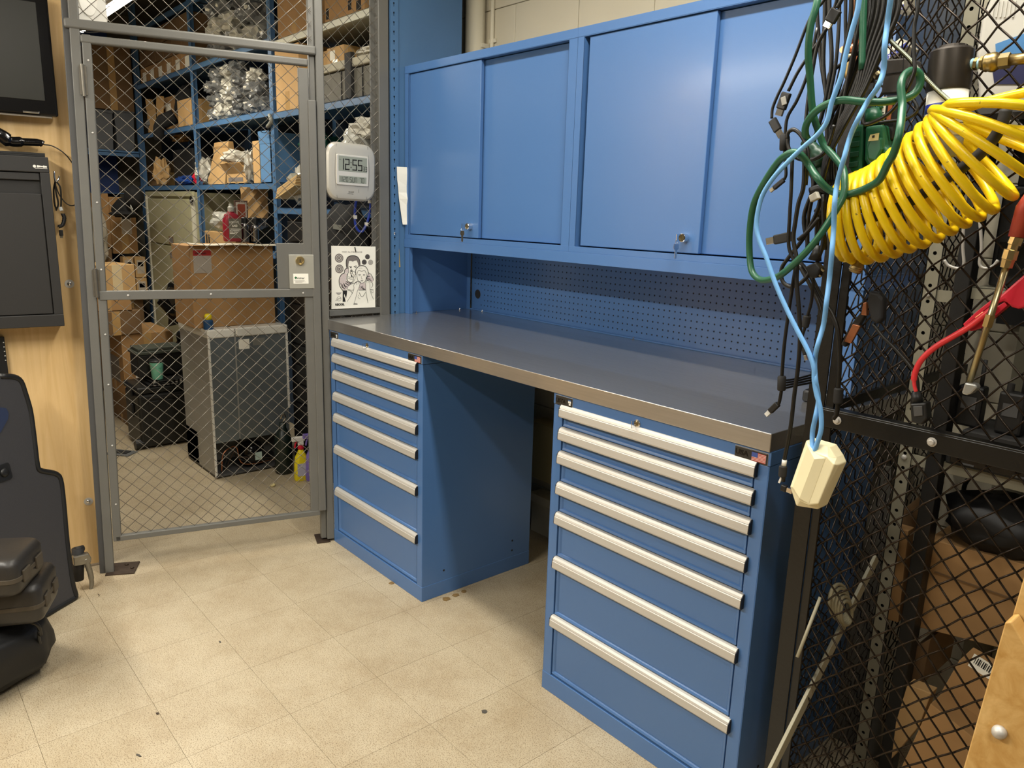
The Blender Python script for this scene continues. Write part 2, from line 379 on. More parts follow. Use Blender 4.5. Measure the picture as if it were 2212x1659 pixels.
# perforated panel: one cell per hole, all the holes real
def hole_cell(b, cx, cz, p, r, y, n=8):
    out = []; sq = [(1, 0), (1, 1), (0, 1), (-1, 1), (-1, 0), (-1, -1), (0, -1), (1, -1)]
    vs = [Vector((cx+a*p/2, y, cz+c*p/2)) for a, c in sq]+[Vector((cx+r*math.cos(PI*k/4), y, cz+r*math.sin(PI*k/4))) for k in range(8)]+[Vector((cx+r*math.cos(PI*k/4), y+.0015, cz+r*math.sin(PI*k/4))) for k in range(8)]
    fs = []
    for k in range(8): j = (k+1) % 8; fs.append((k, j, 8+j, 8+k)); fs.append((8+k, 8+j, 16+j, 16+k))
    b.add(vs, fs)
b = B(); pp = .02535; yP = .7735; nz_ = 11; z0 = ZT+.016; nx = 80; x00 = .018
gx, gz = .048, 1.106
for i in range(nx):
    for j in range(nz_):
        cx = x00+pp*(i+.5); cz = z0+pp*(j+.5)
        if i < 3 and j in (1, 2, 3): continue
        if i < 2 and j < 1: b.add([(cx-pp/2, yP, cz-pp/2), (cx+pp/2, yP, cz-pp/2), (cx+pp/2, yP, cz+pp/2), (cx-pp/2, yP, cz+pp/2)], [(0, 1, 2, 3)]); continue
        hole_cell(b, cx, cz, pp, .0035, yP)
# round cable grommet hole replaces a 3 x 3 block of cells
x_a, x_b, z_a, z_b = x00, x00+3*pp, z0+pp, z0+4*pp
n = 24; cx, cz = (x_a+x_b)/2-.003, (z_a+z_b)/2; hh = (x_b-x_a)/2
vs = []
for k in range(n):
    a = 2*PI*k/n+PI/4; c, s_ = math.cos(a), math.sin(a); q = 1/max(abs(c), abs(s_)); vs.append(Vector(((x_a+x_b)/2+hh*q*c, yP, cz+hh*q*s_)))
for k in range(n):
    a = 2*PI*k/n+PI/4; vs.append(Vector((cx+.023*math.cos(a), yP, cz+.023*math.sin(a))))
b.add(vs, [(k, (k+1) % n, n+(k+1) % n, n+k) for k in range(n)])
ze = z0+pp*nz_; xe = x00+pp*nx
b.add([(XL+.026, yP, ZT), (XR-.026, yP, ZT), (XR-.026, yP, z0), (XL+.026, yP, z0), (XL+.026, yP, ze), (XR-.026, yP, ze), (XR-.026, yP, 1.374), (XL+.026, yP, 1.374), (x00, yP, z0), (x00, yP, ze), (xe, yP, z0), (xe, yP, ze)],
      [(0, 1, 2, 3), (4, 5, 6, 7), (3, 8, 9, 4), (10, 2, 5, 11)])
pg = b.build('perforated_panel', blue, t)
b = B(); b.tube([(cx+.0235*math.cos(2*PI*k/24), yP, cz+.0235*math.sin(2*PI*k/24)) for k in range(24)], .0015, 8, closed=True); b.build('grommet_rim', blue, t, smooth=True)
B().box(XL+.03, XR-.03, YB-.001, YB+.001, ZT, 1.374).build('dark_backing', black_m, t)
B().box(XL+.03, XR-.03, yP-.012, yP-.0002, ZT, ZT+.007).build('bottom_flange', blue, t, bev=.0015)
for (sx, sy, sz) in ((.0, .445, .008), (.0, .70, .008), (.10, .762, .008), (1.06, .762, .008)):
    B().lathe([(.006, 0), (.006, .003), (.003, .005), (.0035, .009), (.0018, .010)], 10, Matrix.Translation((sx+.006, sy, ZT))).build('screw', chrome, t)
# ---------------------------------------------------------------- overhead cabinets
def overhead(x0, lab, gapside, doorx, swap):
    t = T('overhead_cabinet', lab, 'cabinet', (x0+.53, .59, 1.379))
    x1 = x0+1.0655; z0, z1 = 1.379, 2.121; y0, y1 = .40, .782
    b = B(); th = .0015
    b.box(x0, x0+th, y0, y1, z0, z1); b.box(x1-th, x1, y0, y1, z0, z1); b.box(x0, x1, y0, y1, z1-th, z1); b.box(x0, x1, y0, y1, z0, z0+th); b.box(x0, x1, y1-th, y1, z0, z1)
    b.box(x0, x0+.030, y0, y0+.002, z0, z1); b.box(x0+.028, x0+.030, y0, y0+.03, z0, z1)
    b.box(x1-.042, x1, y0, y0+.002, z0, z1); b.box(x1-.042, x1-.040, y0, y0+.03, z0, z1)
    b.box(x0, x1, y0-.0006, y0+.002, z1-.030, z1); b.box(x0, x1, y0, y0+.05, z1-.032, z1-.030)
    b.box(x0, x1, y0-.0006, y0+.002, z0, z0+.020); b.box(x0, x1, y0, y0+.05, z0+.018, z0+.020)
    b.build('carcass', blue, t, bev=.0009)
    (a0, a1), (c0, c1) = doorx
    def door(xa, xb, yd, nm, lockx=None):
        d = B().box(xa, xb, yd, yd+.016, z0+.024, z1-.034).build('sliding_door', blue, t, bev=.002)
        return d
    d1 = door(a0, a1, y0+.006, 'f'); d2 = door(c0, c1, y0+.026, 'b')
    lz = 1.449; lx = a1-.050
    ML = Matrix.Translation((lx, y0+.006, lz)) @ Matrix.Rotation(PI/2, 4, 'X')
    lk = B().lathe([(.0135, 0), (.0135, .020), (.012, .022), (.0095, .022), (.009, .019), (.002, .019)], 24, ML).build('lock_barrel', chrome, d1); smooth_angle(lk)
    B().lathe([(.0088, .0188), (.0088, .0205)], 20, ML).build('lock_face', brass, d1)
    kb = B(); kb.box(-.001, .001, -.011, .011, .0205, .046, ML)
    kp = Vector((lx-.001, y0+.006-.042, lz-.008))
    kb.tube([kp+Vector((0, .006*math.cos(2*PI*k/10), -.004+.006*math.sin(2*PI*k/10))) for k in range(10)], .0008, 5, closed=True)
    MK = frame(kp+Vector((0, 0, -.010)), (.35, .9, 0), (0, 0, 1))
    kb.prism([(-.008, .0), (.008, .0), (.009, -.014), (.004, -.020), (.004, -.042), (0, -.046), (-.004, -.042), (-.004, -.020), (-.009, -.014)], .001, MK, -.001)
    kb.build('keys', chrome, d1, bev=.0003)
    B().box(c0+.004, c0+.012, y0+.0245, y0+.026, 1.6, 1.72).build('door_stop', blue, d2)
    return t
overhead(-.022, 'blue overhead cabinet with sliding doors, left one of the pair above the perforated panel', 1, ((.012, .513), (.495, 1.000)), 0)
overhead(1.044, 'blue overhead cabinet with sliding doors, right one of the pair, partly behind the cables', 1, ((1.094, 1.593), (1.575, 2.066)), 0)
# ---------------------------------------------------------------- cage fence and gate
def loc(F, px, py, d=0):
    """(s, z) on the plane of frame F, d in front of it, seen at a pixel of the photograph"""
    n = Vector((F[0][2], F[1][2], F[2][2])); o = F.translation+n*d; r = ray(px, py)
    p = CAM+r*((o-CAM).dot(n)/r.dot(n)); q = F.inverted() @ p; return q.x, q.y
def P3(F, s, z, d=0): return F @ Vector((s, z, d))
def wire_mesh(b, S0, S1, Z0, Z1, dx, dz, r, amp, F, n=5, ph=0, inpl=0, cut=None):
    # u = s/dx+z/dz, v = s/dx-z/dz ; one wire for each integer u and each integer v
    for fam in (0, 1):
        lo = math.floor((S0/dx+(Z0 if fam == 0 else -Z1)/dz))-1; hi = math.ceil(S1/dx+(Z1 if fam == 0 else -Z0)/dz)+1
        for k in range(lo, hi+1):
            pts = []
            # walk the other parameter in quarter steps
            sg = 1 if fam == 0 else -1
            # s/dx = k - sg*z/dz
            za, zb = sorted(((k-S0/dx)*dz*sg, (k-S1/dx)*dz*sg)); za = max(za, Z0); zb = min(zb, Z1)
            if zb-za < dz*.1: continue
            other = lambda z: (k-sg*z/dz)-sg*z/dz
            o0, o1 = sorted((other(za), other(zb)))
            ts = [o0]+[i/2 for i in range(math.ceil(o0*2+.05), math.floor(o1*2-.05)+1)]+[o1]
            for t in ts:
                z = (k-t)*sg*dz/2; s = dx*(k+t)/2
                off = amp*math.cos(PI*t)*(1 if (k+fam) % 2 else -1)
                ip = inpl*math.sin(2*PI*t)*0
                if inpl: s += inpl*math.cos(PI*t)*(1 if k % 2 else -1)
                if cut and s < cut(z): continue
                pts.append(F @ Vector((s, z, off)))
            if len(pts) > 1: b.tube(pts, r, n, cap=False)
_u = Vector((.23, .77, 0)).normalized()
FG = frame(Vector((-.26, -.835, 0)), _u, (0, 0, 1))
galv = M('galvanised_wire', '#7C776D', .36, .7, .2, 60)
def sbox(b, s0, s1, z0, z1, d0, d1, F=FG): return b.box(s0, s1, z0, z1, d0, d1, F)
ls = lambda z: -.028+.044*(z-.14)/1.95          # the hung side leans a little
def leaning(b, o0, o1, z0, z1, d0, d1):
    vs = []
    for z in (z0, z1):
        for d in (d0, d1):
            for o in (o0, o1): vs.append(FG @ Vector((ls(z)+o, z, d)))
    b.add(vs, [(0, 1, 3, 2), (4, 6, 7, 5), (0, 4, 5, 1), (2, 3, 7, 6), (0, 2, 6, 4), (1, 5, 7, 3)])
def rivets(name, pts, parent, F, d, r=.0045):
    for s, z in pts:
        B().lathe([(r, 0), (r*.8, r*.5), (r*.3, r*.75)], 8, F @ Matrix.Translation((s, z, d))).build(name, alu, parent)
t = T('storage_gate', 'grey steel cage gate filled with diamond wire mesh, lock plate at its right edge', 'gate', (-.15, -.45, .13))
b = B(); leaning(b, .0, .030, .138, 2.088, -.012, .014); b.build('stile', grey_paint, t, bev=.004)
sbox(B(), .772, .812, .138, 2.05, -.012, .012).build('stile', grey_paint, t, bev=.003)
sbox(B(), .806, .838, .16, 1.93, -.006, .020).build('latch_guard', grey_paint, t, bev=.003)
sbox(B(), .012, .812, 2.058, 2.086, -.012, .016).build('rail', grey_paint, t, bev=.006, seg=3)
sbox(B(), .0, .812, 1.134, 1.168, -.010, .018).build('rail', grey_paint, t, bev=.002)
sbox(B(), -.018, .812, .138, .160, -.012, .014).build('rail', grey_paint, t, bev=.002)
b = B(); wire_mesh(b, .0, .80, 1.16, 2.065, .0565, .0535, .00122, .0021, FG, cut=lambda z: ls(z)+.012); b.build('wire_mesh', galv, t, kind='stuff', smooth=True)
b = B(); wire_mesh(b, -.02, .80, .150, 1.145, .0565, .0535, .00122, .0021, FG, cut=lambda z: ls(z)+.012); b.build('wire_mesh', galv, t, kind='stuff', smooth=True)
rivets('rivet', [(.10, 1.151), (.40, 1.151), (.765, 1.151)], t, FG, .018)
rivets('rivet', [(ls(z)+.018, z) for z in (.3, .55, .8, 1.0, 1.25, 1.5, 1.75, 2.0)], t, FG, .014, .004)
# lock plates
a0, a1 = loc(FG, 601, 628, .014), loc(FG, 672, 527, .014)
lp = sbox(B(), a0[0], .806, 1.168, a1[1]+.002, .004, .010).build('lock_plate', grey_paint, t, bev=.002)
a0, a1 = loc(FG, 626, 628, .016), loc(FG, 672, 550, .016)
lp2 = sbox(B(), a0[0], .812, 1.170, a1[1], .010, .022).build('lock_case', M('lock_case_grey', '#A9A79C', .4, .3, .08, 20), lp, bev=.0015)
c0 = loc(FG, 648, 563, .022)
MC = FG @ Matrix.Translation((c0[0], c0[1], .022))
cy = B().lathe([(.0185, 0), (.0185, .006), (.0165, .009), (.0135, .009), (.0125, .006), (.002, .006)], 26, MC).build('lock_cylinder', brass, lp); smooth_angle(cy)
B().box(-.0015, .0015, -.006, .006, .006, .0068, MC).build('keyhole', ink, lp)
a0, a1 = loc(FG, 634, 613, .022), loc(FG, 666, 591, .022)
st = sbox(B(), a0[0], a1[0], a0[1], a1[1], .022, .0226).build('sticker', paper, lp)
MS = FG @ Matrix.Translation((a0[0]+.004, a0[1]+.017, .0227)); hgt = a1[1]-a0[1]
B().prism([(0, .008), (.006, .002), (.012, .008), (.006, .014)], .0004, MS).build('diamond_mark', M('mark_green', '#24663C', .6), lp)
text('Vidmar', .011, MS @ Matrix.Translation((.010, .003, 0)), ink, lp, 'lettering', .0003, .0001, 1.0)
B().box(0, .042, -.004, -.0032, 0, .0003, MS).build('print_line', ink, lp)
for k, ww in ((0, .036), (1, .044), (2, .030)): B().box(.003, .003+ww, -.0075-.0022*k, -.0068-.0022*k, 0, .0003, MS).build('print_line', ink_grey, lp)
# hinges
for zz in (1.93, 1.20):
    h = B(); q = FG @ Vector((ls(zz)-.002, zz, .0205)); h.tube([q-Vector((0, 0, .055)), q+Vector((0, 0, .055))], .006, 10)
    leaning(h, -.014, .010, zz-.05, zz+.05, .0145, .017); h.build('hinge', galv, t, label='bare metal strap hinge')
# fixed frame of the cage front
t = T('cage_front_frame', 'grey steel frame around the gate with mesh above and wide post at bench end', 'frame', (-.1, -.4, 0))
b = B(); leaning(b, -.036, -.004, 0, 3.04, -.015, .012); b.build('post', grey_paint, t, bev=.003)
b = B(); leaning(b, -.058, -.034, 0, 3.04, -.035, .0); b.build('post', grey_d, t, bev=.003)
b = sbox(B(), .842, .874, .012, 3.04, -.03, .009); b.build('post', grey_paint, t, bev=.003)
b = sbox(B(), .818, .8415, .012, 3.04, -.04, -.008); b.build('post', grey_paint, t, bev=.003)
sbox(B(), -.036, .845, 2.103, 2.137, -.012, .016).build('transom', grey_paint, t, bev=.007, seg=3)
b = B(); wire_mesh(b, -.02, .83, 2.125, 3.03, .0565, .0535, .00122, .0021, FG); b.build('wire_mesh', galv, t, kind='stuff', smooth=True)
b = B(); F2 = frame(Vector((-.32, -.80, 0)), _u, (0, 0, 1))
pl0 = B().box(-.055, .055, .0005, .006, -.055, .055, frame(Vector((-.275, -.835, 0)), (.45, .9, 0), (0, 0, 1))).build('floor_plate', rust, t, bev=.001)
for q in ((-.02, .02), (.025, .03)): B().lathe([(.008, 0), (.008, .004), (.004, .006)], 6, Matrix.Translation((-.275+q[0], -.835+q[1], .006))).build('bolt', rust, t)
B().box(-.03, .03, .0005, .006, -.05, .05, frame(Vector((-.055, -.035, 0)), (.3, .9, 0), (0, 0, 1))).build('floor_plate', rust, t, bev=.001)
# narrow mesh panel at the end of the bench (holds clock and target)
FC = frame(Vector((-.034, 0, 0)), (0, 1, 0), (0, 0, 1))
t = T('cage_side_panel', 'narrow grey-framed mesh panel between the gate post and the blue shelf upright', 'panel', (-.034, .15, 0))
B().box(.268, .318, .0, 3.04, -.022, .012, FC).build('stile', grey_paint, t, bev=.003)
B().box(.245, .269, .0, 3.04, -.025, -.018, FC).build('stile', grey_paint, t, bev=.002)
B().box(.014, .27, 1.043, 1.070, -.012, .010, FC).build('rail', grey_paint, t, bev=.003)
b = B(); wire_mesh(b, .017, .272, 1.06, 3.03, .0545, .0535, .00122, .0021, FC); b.build('wire_mesh', galv, t, kind='stuff', smooth=True)
b = B(); wire_mesh(b, .017, .272, .05, 1.05, .0545, .0535, .00122, .0021, FC); b.build('wire_mesh', galv, t, kind='stuff', smooth=True)
# ---------------------------------------------------------------- clock
t = T('wall_clock', 'silver-grey digital wall clock with rounded square case hung on the mesh', 'clock', (-.03, .118, 1.658))
def rrect(w_, h_, r, n=6, bulge=0):
    P = []
    for cx_, cy_, a0_ in ((w_/2-r, h_/2-r, 0), (-w_/2+r, h_/2-r, 90), (-w_/2+r, -h_/2+r, 180), (w_/2-r, -h_/2+r, 270)):
        for k in range(n+1):
            a = math.radians(a0_+90*k/n); P.append((cx_+r*math.cos(a), cy_+r*math.sin(a)))
    return P
FK = frame(Vector((-.022, .118, 1.658)), (0, 1, 0), (0, 0, 1)) @ Matrix.Rotation(-.02, 4, 'Z')
silver = M('silver_plastic', '#BDB9AE', .38, .25, .03)
def shell(b, rings, Mx):
    n = len(rings[0][0]); vs = []
    for P_, d in rings: vs += [Mx @ Vector((x, y, d)) for x, y in P_]
    fs = [(i*n+k, i*n+(k+1) % n, (i+1)*n+(k+1) % n, (i+1)*n+k) for i in range(len(rings)-1) for k in range(n)]
    fs.append(tuple((len(rings)-1)*n+k for k in range(n))); fs.append(tuple(range(n-1, -1, -1)))
    return b.add(vs, fs)
b = B(); shell(b, [(rrect(.228, .232, .05), 0), (rrect(.234, .238, .053), .006), (rrect(.232, .236, .053), .016), (rrect(.216, .222, .05), .025), (rrect(.19, .2, .045), .028)], FK)
ck = b.build('clock_case', silver, t); smooth_angle(ck, .5)
for sx in (-1, 1):
    cu = B(); cu.tube(spline([FK @ Vector((sx*.074, .110, .0262)), FK @ Vector((sx*.080, .04, .0284)), FK @ Vector((sx*.080, -.04, .0284)), FK @ Vector((sx*.070, -.110, .0262))], 5), .0007, 5); cu.build('case_seam', grey_d, ck)
b = B(); b.prism(rrect(.152, .124, .006, 3), .0335, FK @ Matrix.Translation((0, .006, 0)), .022); bz = b.build('bezel', M('clock_bezel', '#D2CFC6', .35, .2, .02), t, bev=.002)
B().box(-.068, .068, .000, .062, .030, .0339, FK).build('display', lcd, t, bev=.001)
B().box(-.066, .066, -.046, -.018, .030, .0339, FK).build('display', lcd, t, bev=.001)
segs = {'0': 'abcdef', '1': 'bc', '2': 'abged', '3': 'abgcd', '4': 'fgbc', '5': 'afgcd', '6': 'afgcde', '7': 'abc', '8': 'abcdefg', '9': 'abcdfg', 'S': 'afgcd', 'U': 'bcdef', 'N': 'abcef', ' ': ''}
def seg7(b, ch, x, y, w_, h_, th, Mx):
    R_ = {'a': (x, x+w_, y+h_-th, y+h_), 'g': (x, x+w_, y+h_/2-th/2, y+h_/2+th/2), 'd': (x, x+w_, y, y+th), 'f': (x, x+th, y+h_/2, y+h_), 'b': (x+w_-th, x+w_, y+h_/2, y+h_), 'e': (x, x+th, y, y+h_/2), 'c': (x+w_-th, x+w_, y, y+h_/2)}
    for c in segs[ch]: q = R_[c]; b.box(q[0]+.0003, q[1]-.0003, q[2]+.0003, q[3]-.0003, .0339, .0343, Mx)
b = B(); X = -.052
for ch, w_ in (('1', .010), ('2', .022), (':', 0), ('5', .022), ('5', .022)):
    if ch == ':': b.box(X+.001, X+.005, .016, .020, .0339, .0343, FK); b.box(X+.001, X+.005, .036, .040, .0339, .0343, FK); X += .009; continue
    seg7(b, ch, X, .006, w_, .046, .0052, FK); X += w_+.004
for ch in '33': seg7(b, ch, X-.001, .006, .009, .020, .0024, FK); X += .0115
b.build('digits', ink, t)
b = B(); X = -.060
for ch, w_ in (('1', .005), ('1', .005), ('2', .010), ('0', .010), (' ', .002), ('S', .010), ('U', .010), ('N', .010), (' ', .007), ('7', .010), ('0', .010)):
    seg7(b, ch, X, -.043, w_, .021, .0022, FK); X += w_+.0025
b.build('digits', ink, t)
text('PM', .006, FK @ Matrix.Translation((-.064, .045, .0339)), ink, t, 'lettering', .0003)
text('SHARP', .009, FK @ Matrix.Translation((-.018, -.086, .0283)), grey_d, t, 'lettering', .0003)
text('o  ATOMIC  TIME  o', .0035, FK @ Matrix.Translation((-.024, -.092, .0283)), grey_d, t, 'lettering', .0003)
B().box(.031, .0318, -.084, -.070, .028, .0288, FK).build('tower_mark', grey_d, t)
# ---------------------------------------------------------------- paper target
t = T('paper_target', 'white paper shooting target printed with two ink figures, clipped below the clock', 'poster', (-.022, .11, 1.2))
cs = [loc(FC, x, y, .012) for x, y in ((713, 534), (812.5, 539.5), (812.5, 668), (716, 667.5))]
w_ = .218; h_ = .272
FT = FC @ Matrix.Translation(((cs[3][0]+cs[0][0])/2, cs[3][1], .012)) @ Matrix.Rotation(-.02, 4, 'Z')
# slightly curled sheet
b = B(); nn = 8; vs = []; fs = []
for i in range(nn+1):
    for j in range(2):
        z = h_*i/nn; vs.append(FT @ Vector((w_*j, z, .002*math.sin(PI*i/nn)+(.003 if j and i == 0 else 0))))
for i in range(nn): fs.append((2*i, 2*i+1, 2*i+3, 2*i+2))
b.add(vs, fs); sh = b.build('sheet', paper, t); so_ = sh.modifiers.new('solid', 'SOLIDIFY'); so_.thickness = .0006; so_.offset = -1
def tp(x, y, d=.0005):       # crop pixel -> sheet point
    u = (x-125)/(1105-125); v = (1445-y)/(1445-135); zz = .002*math.sin(PI*v)+d+.0002
    return FT @ Vector((w_*u, h_*v, zz))
def line(pts, wd, mat=ink, nm='ink_line', k=4):
    q = spline([Vector((x, y, 0)) for x, y in pts], k) if k > 1 else [Vector((x, y, 0)) for x, y in pts]
    vs = []; n = len(q)
    for i, p in enumerate(q):
        a = q[max(0, i-1)]; c = q[min(n-1, i+1)]; d = c-a; d = Vector((-d.y, d.x, 0)).normalized() if d.length else Vector((1, 0, 0))
        ww = wd*.8
        vs += [tp(p.x+d.x*ww, p.y+d.y*ww), tp(p.x-d.x*ww, p.y-d.y*ww)]
    return vs, [(2*i, 2*i+1, 2*i+3, 2*i+2) for i in range(n-1)]
def blob(pts, b, d=.0003):
    vs = [tp(x, y, d) for x, y in pts]; b.add(vs, [tuple(range(len(vs)))])
for (cx_, cy_, r_, mm) in ((290, 385, 92, ink_grey), (293, 607, 90, ink_grey), (918, 353, 54, ink), (845, 466, 54, ink), (990, 470, 54, ink_grey)):
    b = B(); blob([(cx_+r_*math.cos(2*PI*k/28), cy_+r_*math.sin(2*PI*k/28)) for k in range(28)], b); b.build('printed_disc', mm, t)
    b = B()
    for rr in (.35, .7): b.add(*line([(cx_+r_*rr*math.cos(2*PI*k/16), cy_+r_*rr*math.sin(2*PI*k/16)) for k in range(17)], 4, k=2))
    b.build('disc_rings', paper if mm is ink_grey else ink_grey, t)
b = B(); blob([(444, 500), (450, 420), (480, 365), (540, 338), (620, 332), (690, 355), (735, 410), (748, 480), (745, 540), (715, 545), (700, 490), (672, 430), (620, 440), (590, 458), (545, 440), (500, 445), (488, 500), (485, 590), (465, 580)], b); b.build('printed_hair', ink_grey, t)
b = B()
blob([(405, 660), (420, 620), (465, 598), (490, 600), (495, 690), (430, 690)], b)
blob([(300, 780), (340, 730), (430, 695), (460, 720), (440, 790), (445, 860), (520, 900), (560, 905), (520, 960), (470, 1010), (440, 1050), (390, 1055), (330, 980), (295, 880)], b)
blob([(915, 740), (960, 715), (1010, 770), (1060, 850), (1030, 900), (970, 860), (900, 830)], b)
blob([(760, 900), (850, 905), (880, 960), (890, 1055), (720, 1050), (740, 960)], b)
b.build('printed_cloth', M('pale_pink_print', '#CFC2BF', .8, 0, .25, 300), t)
b = B(); blob([(550, 735), (570, 735), (575, 770), (545, 770)], b, .0006); b.build('printed_shadow', ink, t)
b = B(); blob([(372, 1060), (465, 1060), (455, 1150), (440, 1230), (420, 1180), (405, 1130), (395, 1180), (420, 1240), (432, 1300), (372, 1300)], b); b.build('printed_shadow', ink, t)
b = B()
for pts, wd in (
  ([(455, 590), (442, 500), (452, 410), (500, 350), (590, 332), (680, 350), (738, 420), (750, 530)], 9),
  ([(405, 690), (405, 650), (425, 612), (480, 592)], 9), ([(405, 690), (340, 725), (295, 800), (285, 880), (305, 970), (350, 1040), (372, 1060)], 9),
  ([(372, 1060), (372, 1300)], 8), ([(490, 590), (492, 700)], 5), ([(488, 600), (486, 510), (500, 450)], 4),
  ([(510, 560), (540, 570), (565, 565)], 9), ([(525, 580), (545, 588), (560, 580)], 6), ([(610, 565), (640, 550), (675, 548)], 9), ([(630, 575), (650, 580), (668, 570)], 6),
  ([(530, 690), (535, 640), (555, 625), (572, 645), (575, 700), (565, 715), (540, 715), (530, 690)], 7), ([(552, 645), (560, 655), (556, 675)], 9),
  ([(590, 660), (620, 665), (640, 690)], 4), ([(600, 720), (615, 760), (600, 790)], 5),
  ([(475, 700), (460, 760), (458, 830), (480, 870), (540, 900), (575, 890)], 9), ([(490, 770), (540, 790), (590, 800)], 4), ([(480, 800), (530, 820), (585, 830)], 4), ([(545, 770), (590, 775), (600, 830), (575, 890)], 5),
  ([(435, 870), (480, 900), (560, 925)], 8), ([(420, 900), (470, 940), (500, 945)], 9), ([(390, 920), (420, 970), (470, 990)], 9), ([(350, 930), (370, 990), (410, 1030)], 9), ([(385, 900), (395, 950), (430, 1010)], 7), ([(320, 900), (340, 970), (370, 1010)], 6),
  ([(650, 740), (652, 640), (680, 590), (740, 548), (800, 540), (860, 555), (910, 610), (935, 690), (920, 760), (880, 840)], 8),
  ([(690, 680), (675, 740), (685, 800), (705, 860), (760, 905), (800, 912), (850, 890), (880, 840), (895, 740), (875, 670)], 5), ([(690, 680), (720, 640), (790, 660), (850, 640), (880, 690)], 4), ([(720, 600), (760, 590), (800, 600)], 3),
  ([(710, 735), (740, 728), (765, 738)], 5), ([(815, 740), (835, 730), (862, 735)], 5), ([(720, 748), (740, 752), (758, 748)], 5), ([(822, 752), (840, 752), (855, 748)], 5), ([(785, 760), (780, 810), (805, 818)], 3), ([(765, 855), (795, 850), (820, 855)], 4), ([(775, 868), (795, 872), (812, 867)], 4),
  ([(630, 730), (640, 800), (600, 880), (580, 920)], 4), ([(490, 960), (540, 930), (640, 905), (700, 870)], 6),
  ([(640, 905), (605, 960), (615, 1010), (590, 1100), (520, 1220), (465, 1300)], 4), ([(755, 900), (730, 990), (690, 1090), (650, 1250), (610, 1370)], 4), ([(640, 900), (690, 875), (755, 885), (755, 900)], 5), ([(675, 900), (660, 950)], 3), ([(710, 890), (700, 940)], 3),
  ([(865, 900), (880, 960), (880, 1050), (905, 1200), (940, 1370)], 5), ([(865, 900), (900, 860), (960, 870), (975, 950), (985, 1080), (1030, 1200), (1065, 1270)], 4), ([(900, 870), (905, 920)], 3), ([(935, 868), (938, 910)], 3),
  ([(720, 1060), (885, 1062)], 5), ([(730, 1110), (800, 1210), (880, 1110)], 5), ([(470, 1000), (480, 1050), (560, 1090), (575, 1140)], 5), ([(490, 1040), (560, 1060), (610, 1050)], 4),
  ([(940, 695), (1000, 730), (1050, 820), (1060, 860)], 6), ([(985, 890), (1020, 900), (1040, 960), (1010, 1020)], 5), ([(980, 1055), (1060, 1065)], 6), ([(1000, 1080), (1030, 1130), (1060, 1100)], 4),
  ([(890, 800), (930, 780), (970, 770)], 8), ([(880, 830), (930, 820), (990, 830)], 8), ([(900, 850), (960, 845), (1010, 870)], 6),
  ([(770, 980), (800, 1030), (850, 1055)], 9), ([(800, 970), (820, 1020), (870, 1050)], 8), ([(740, 1000), (760, 1030)], 5),
  ([(610, 1370), (700, 1360), (620, 1345)], 6), ([(700, 1200), (730, 1240), (760, 1255)], 3), ([(700, 1160), (730, 1190)], 3)):
    b.add(*line(pts, wd))
b.build('printed_lines', ink, t)
b = B()
for k in range(3): b.add(*line([(215+k*18, 1108+k*18), (340-k*18, 1108+k*18)], 10, k=1))
b.add(*line([(285+48*math.cos(a/3), 1235+45*math.sin(a/3)) for a in range(20)], 5, k=2)); b.add(*line([(210, 1275), (270, 1240), (330, 1225)], 7)); b.add(*line([(240, 1215), (285, 1235), (320, 1210)], 5))
b.build('printed_emblem', grey_ink, t)
MTX = lambda x, y: FT @ Matrix.Translation((w_*(x-125)/980, h_*(1445-y)/1310, .0012))
text('WHAT ALL IT SHOULD BE', .0088, MTX(350, 268), grey_ink, t, 'lettering', .0002, .0001, .97)
text('RECOIL', .0125, MTX(205, 1375), ink, t, 'lettering', .0002, .0007, 1.05)
b = B(); b.cbox(tp(640, 200, .003), (.003, .004, .022), None, Matrix.Rotation(.25, 3, 'X')); b.build('clip', black, t, bev=.001)
# ---------------------------------------------------------------- plywood wall on the left with its equipment
_a = math.radians(7)
FP = frame(Vector((-.372, -.885, 0)), (math.sin(_a), math.cos(_a), 0), (0, 0, 1))
def ply_mat(nm, c1, c2, rot=0):
    m = M(nm, c1, .45, 0, .04, 2); nt = m.node_tree; n = nt.nodes; b_ = n['Principled BSDF']
    tc = n.new('ShaderNodeTexCoord'); mp = n.new('ShaderNodeMapping'); mp.inputs['Scale'].default_value = (14, 14, .9) if not rot else (10, 1.2, 10)
    nt.links.new(tc.outputs['Object'], mp.inputs[0]); nz = n.new('ShaderNodeTexNoise'); nz.inputs['Scale'].default_value = 2.2; nz.inputs['Detail'].default_value = 8; nz.inputs['Roughness'].default_value = .62; nz.inputs['Distortion'].default_value = .8
    nt.links.new(mp.outputs[0], nz.inputs['Vector']); r = n.new('ShaderNodeValToRGB'); r.color_ramp.elements[0].position = .3; r.color_ramp.elements[1].position = .7
    r.color_ramp.elements[0].color = lin(c2)+(1,); r.color_ramp.elements[1].color = lin(c1)+(1,); nt.links.new(nz.outputs['Fac'], r.inputs[0]); nt.links.new(r.outputs[0], b_.inputs['Base Color'])
    return m
ply = ply_mat('plywood', '#E0BF8A', '#CDA970'); pine = ply_mat('pine_lumber', '#DDB878', '#B98B45', 1)
t = T('plywood_panel', 'tall pale plywood sheet bolted to the wall left of the gate', 'panel', (-.4, -1.2, 0))
def pp_(px, py, d=0): s, z = loc(FP, px, py, d); return s, z
e0 = pp_(243, 1208); e1 = pp_(150, 0)
sl = (e1[0]-e0[0])/(e1[1]-e0[1])
b = B(); b.prism([(e0[0], .012), (e0[0]+sl*2.6, 2.62), (-2.6, 2.62), (-2.6, .012)], 0, FP, -.018); b.build('sheet', ply, t, bev=.001)
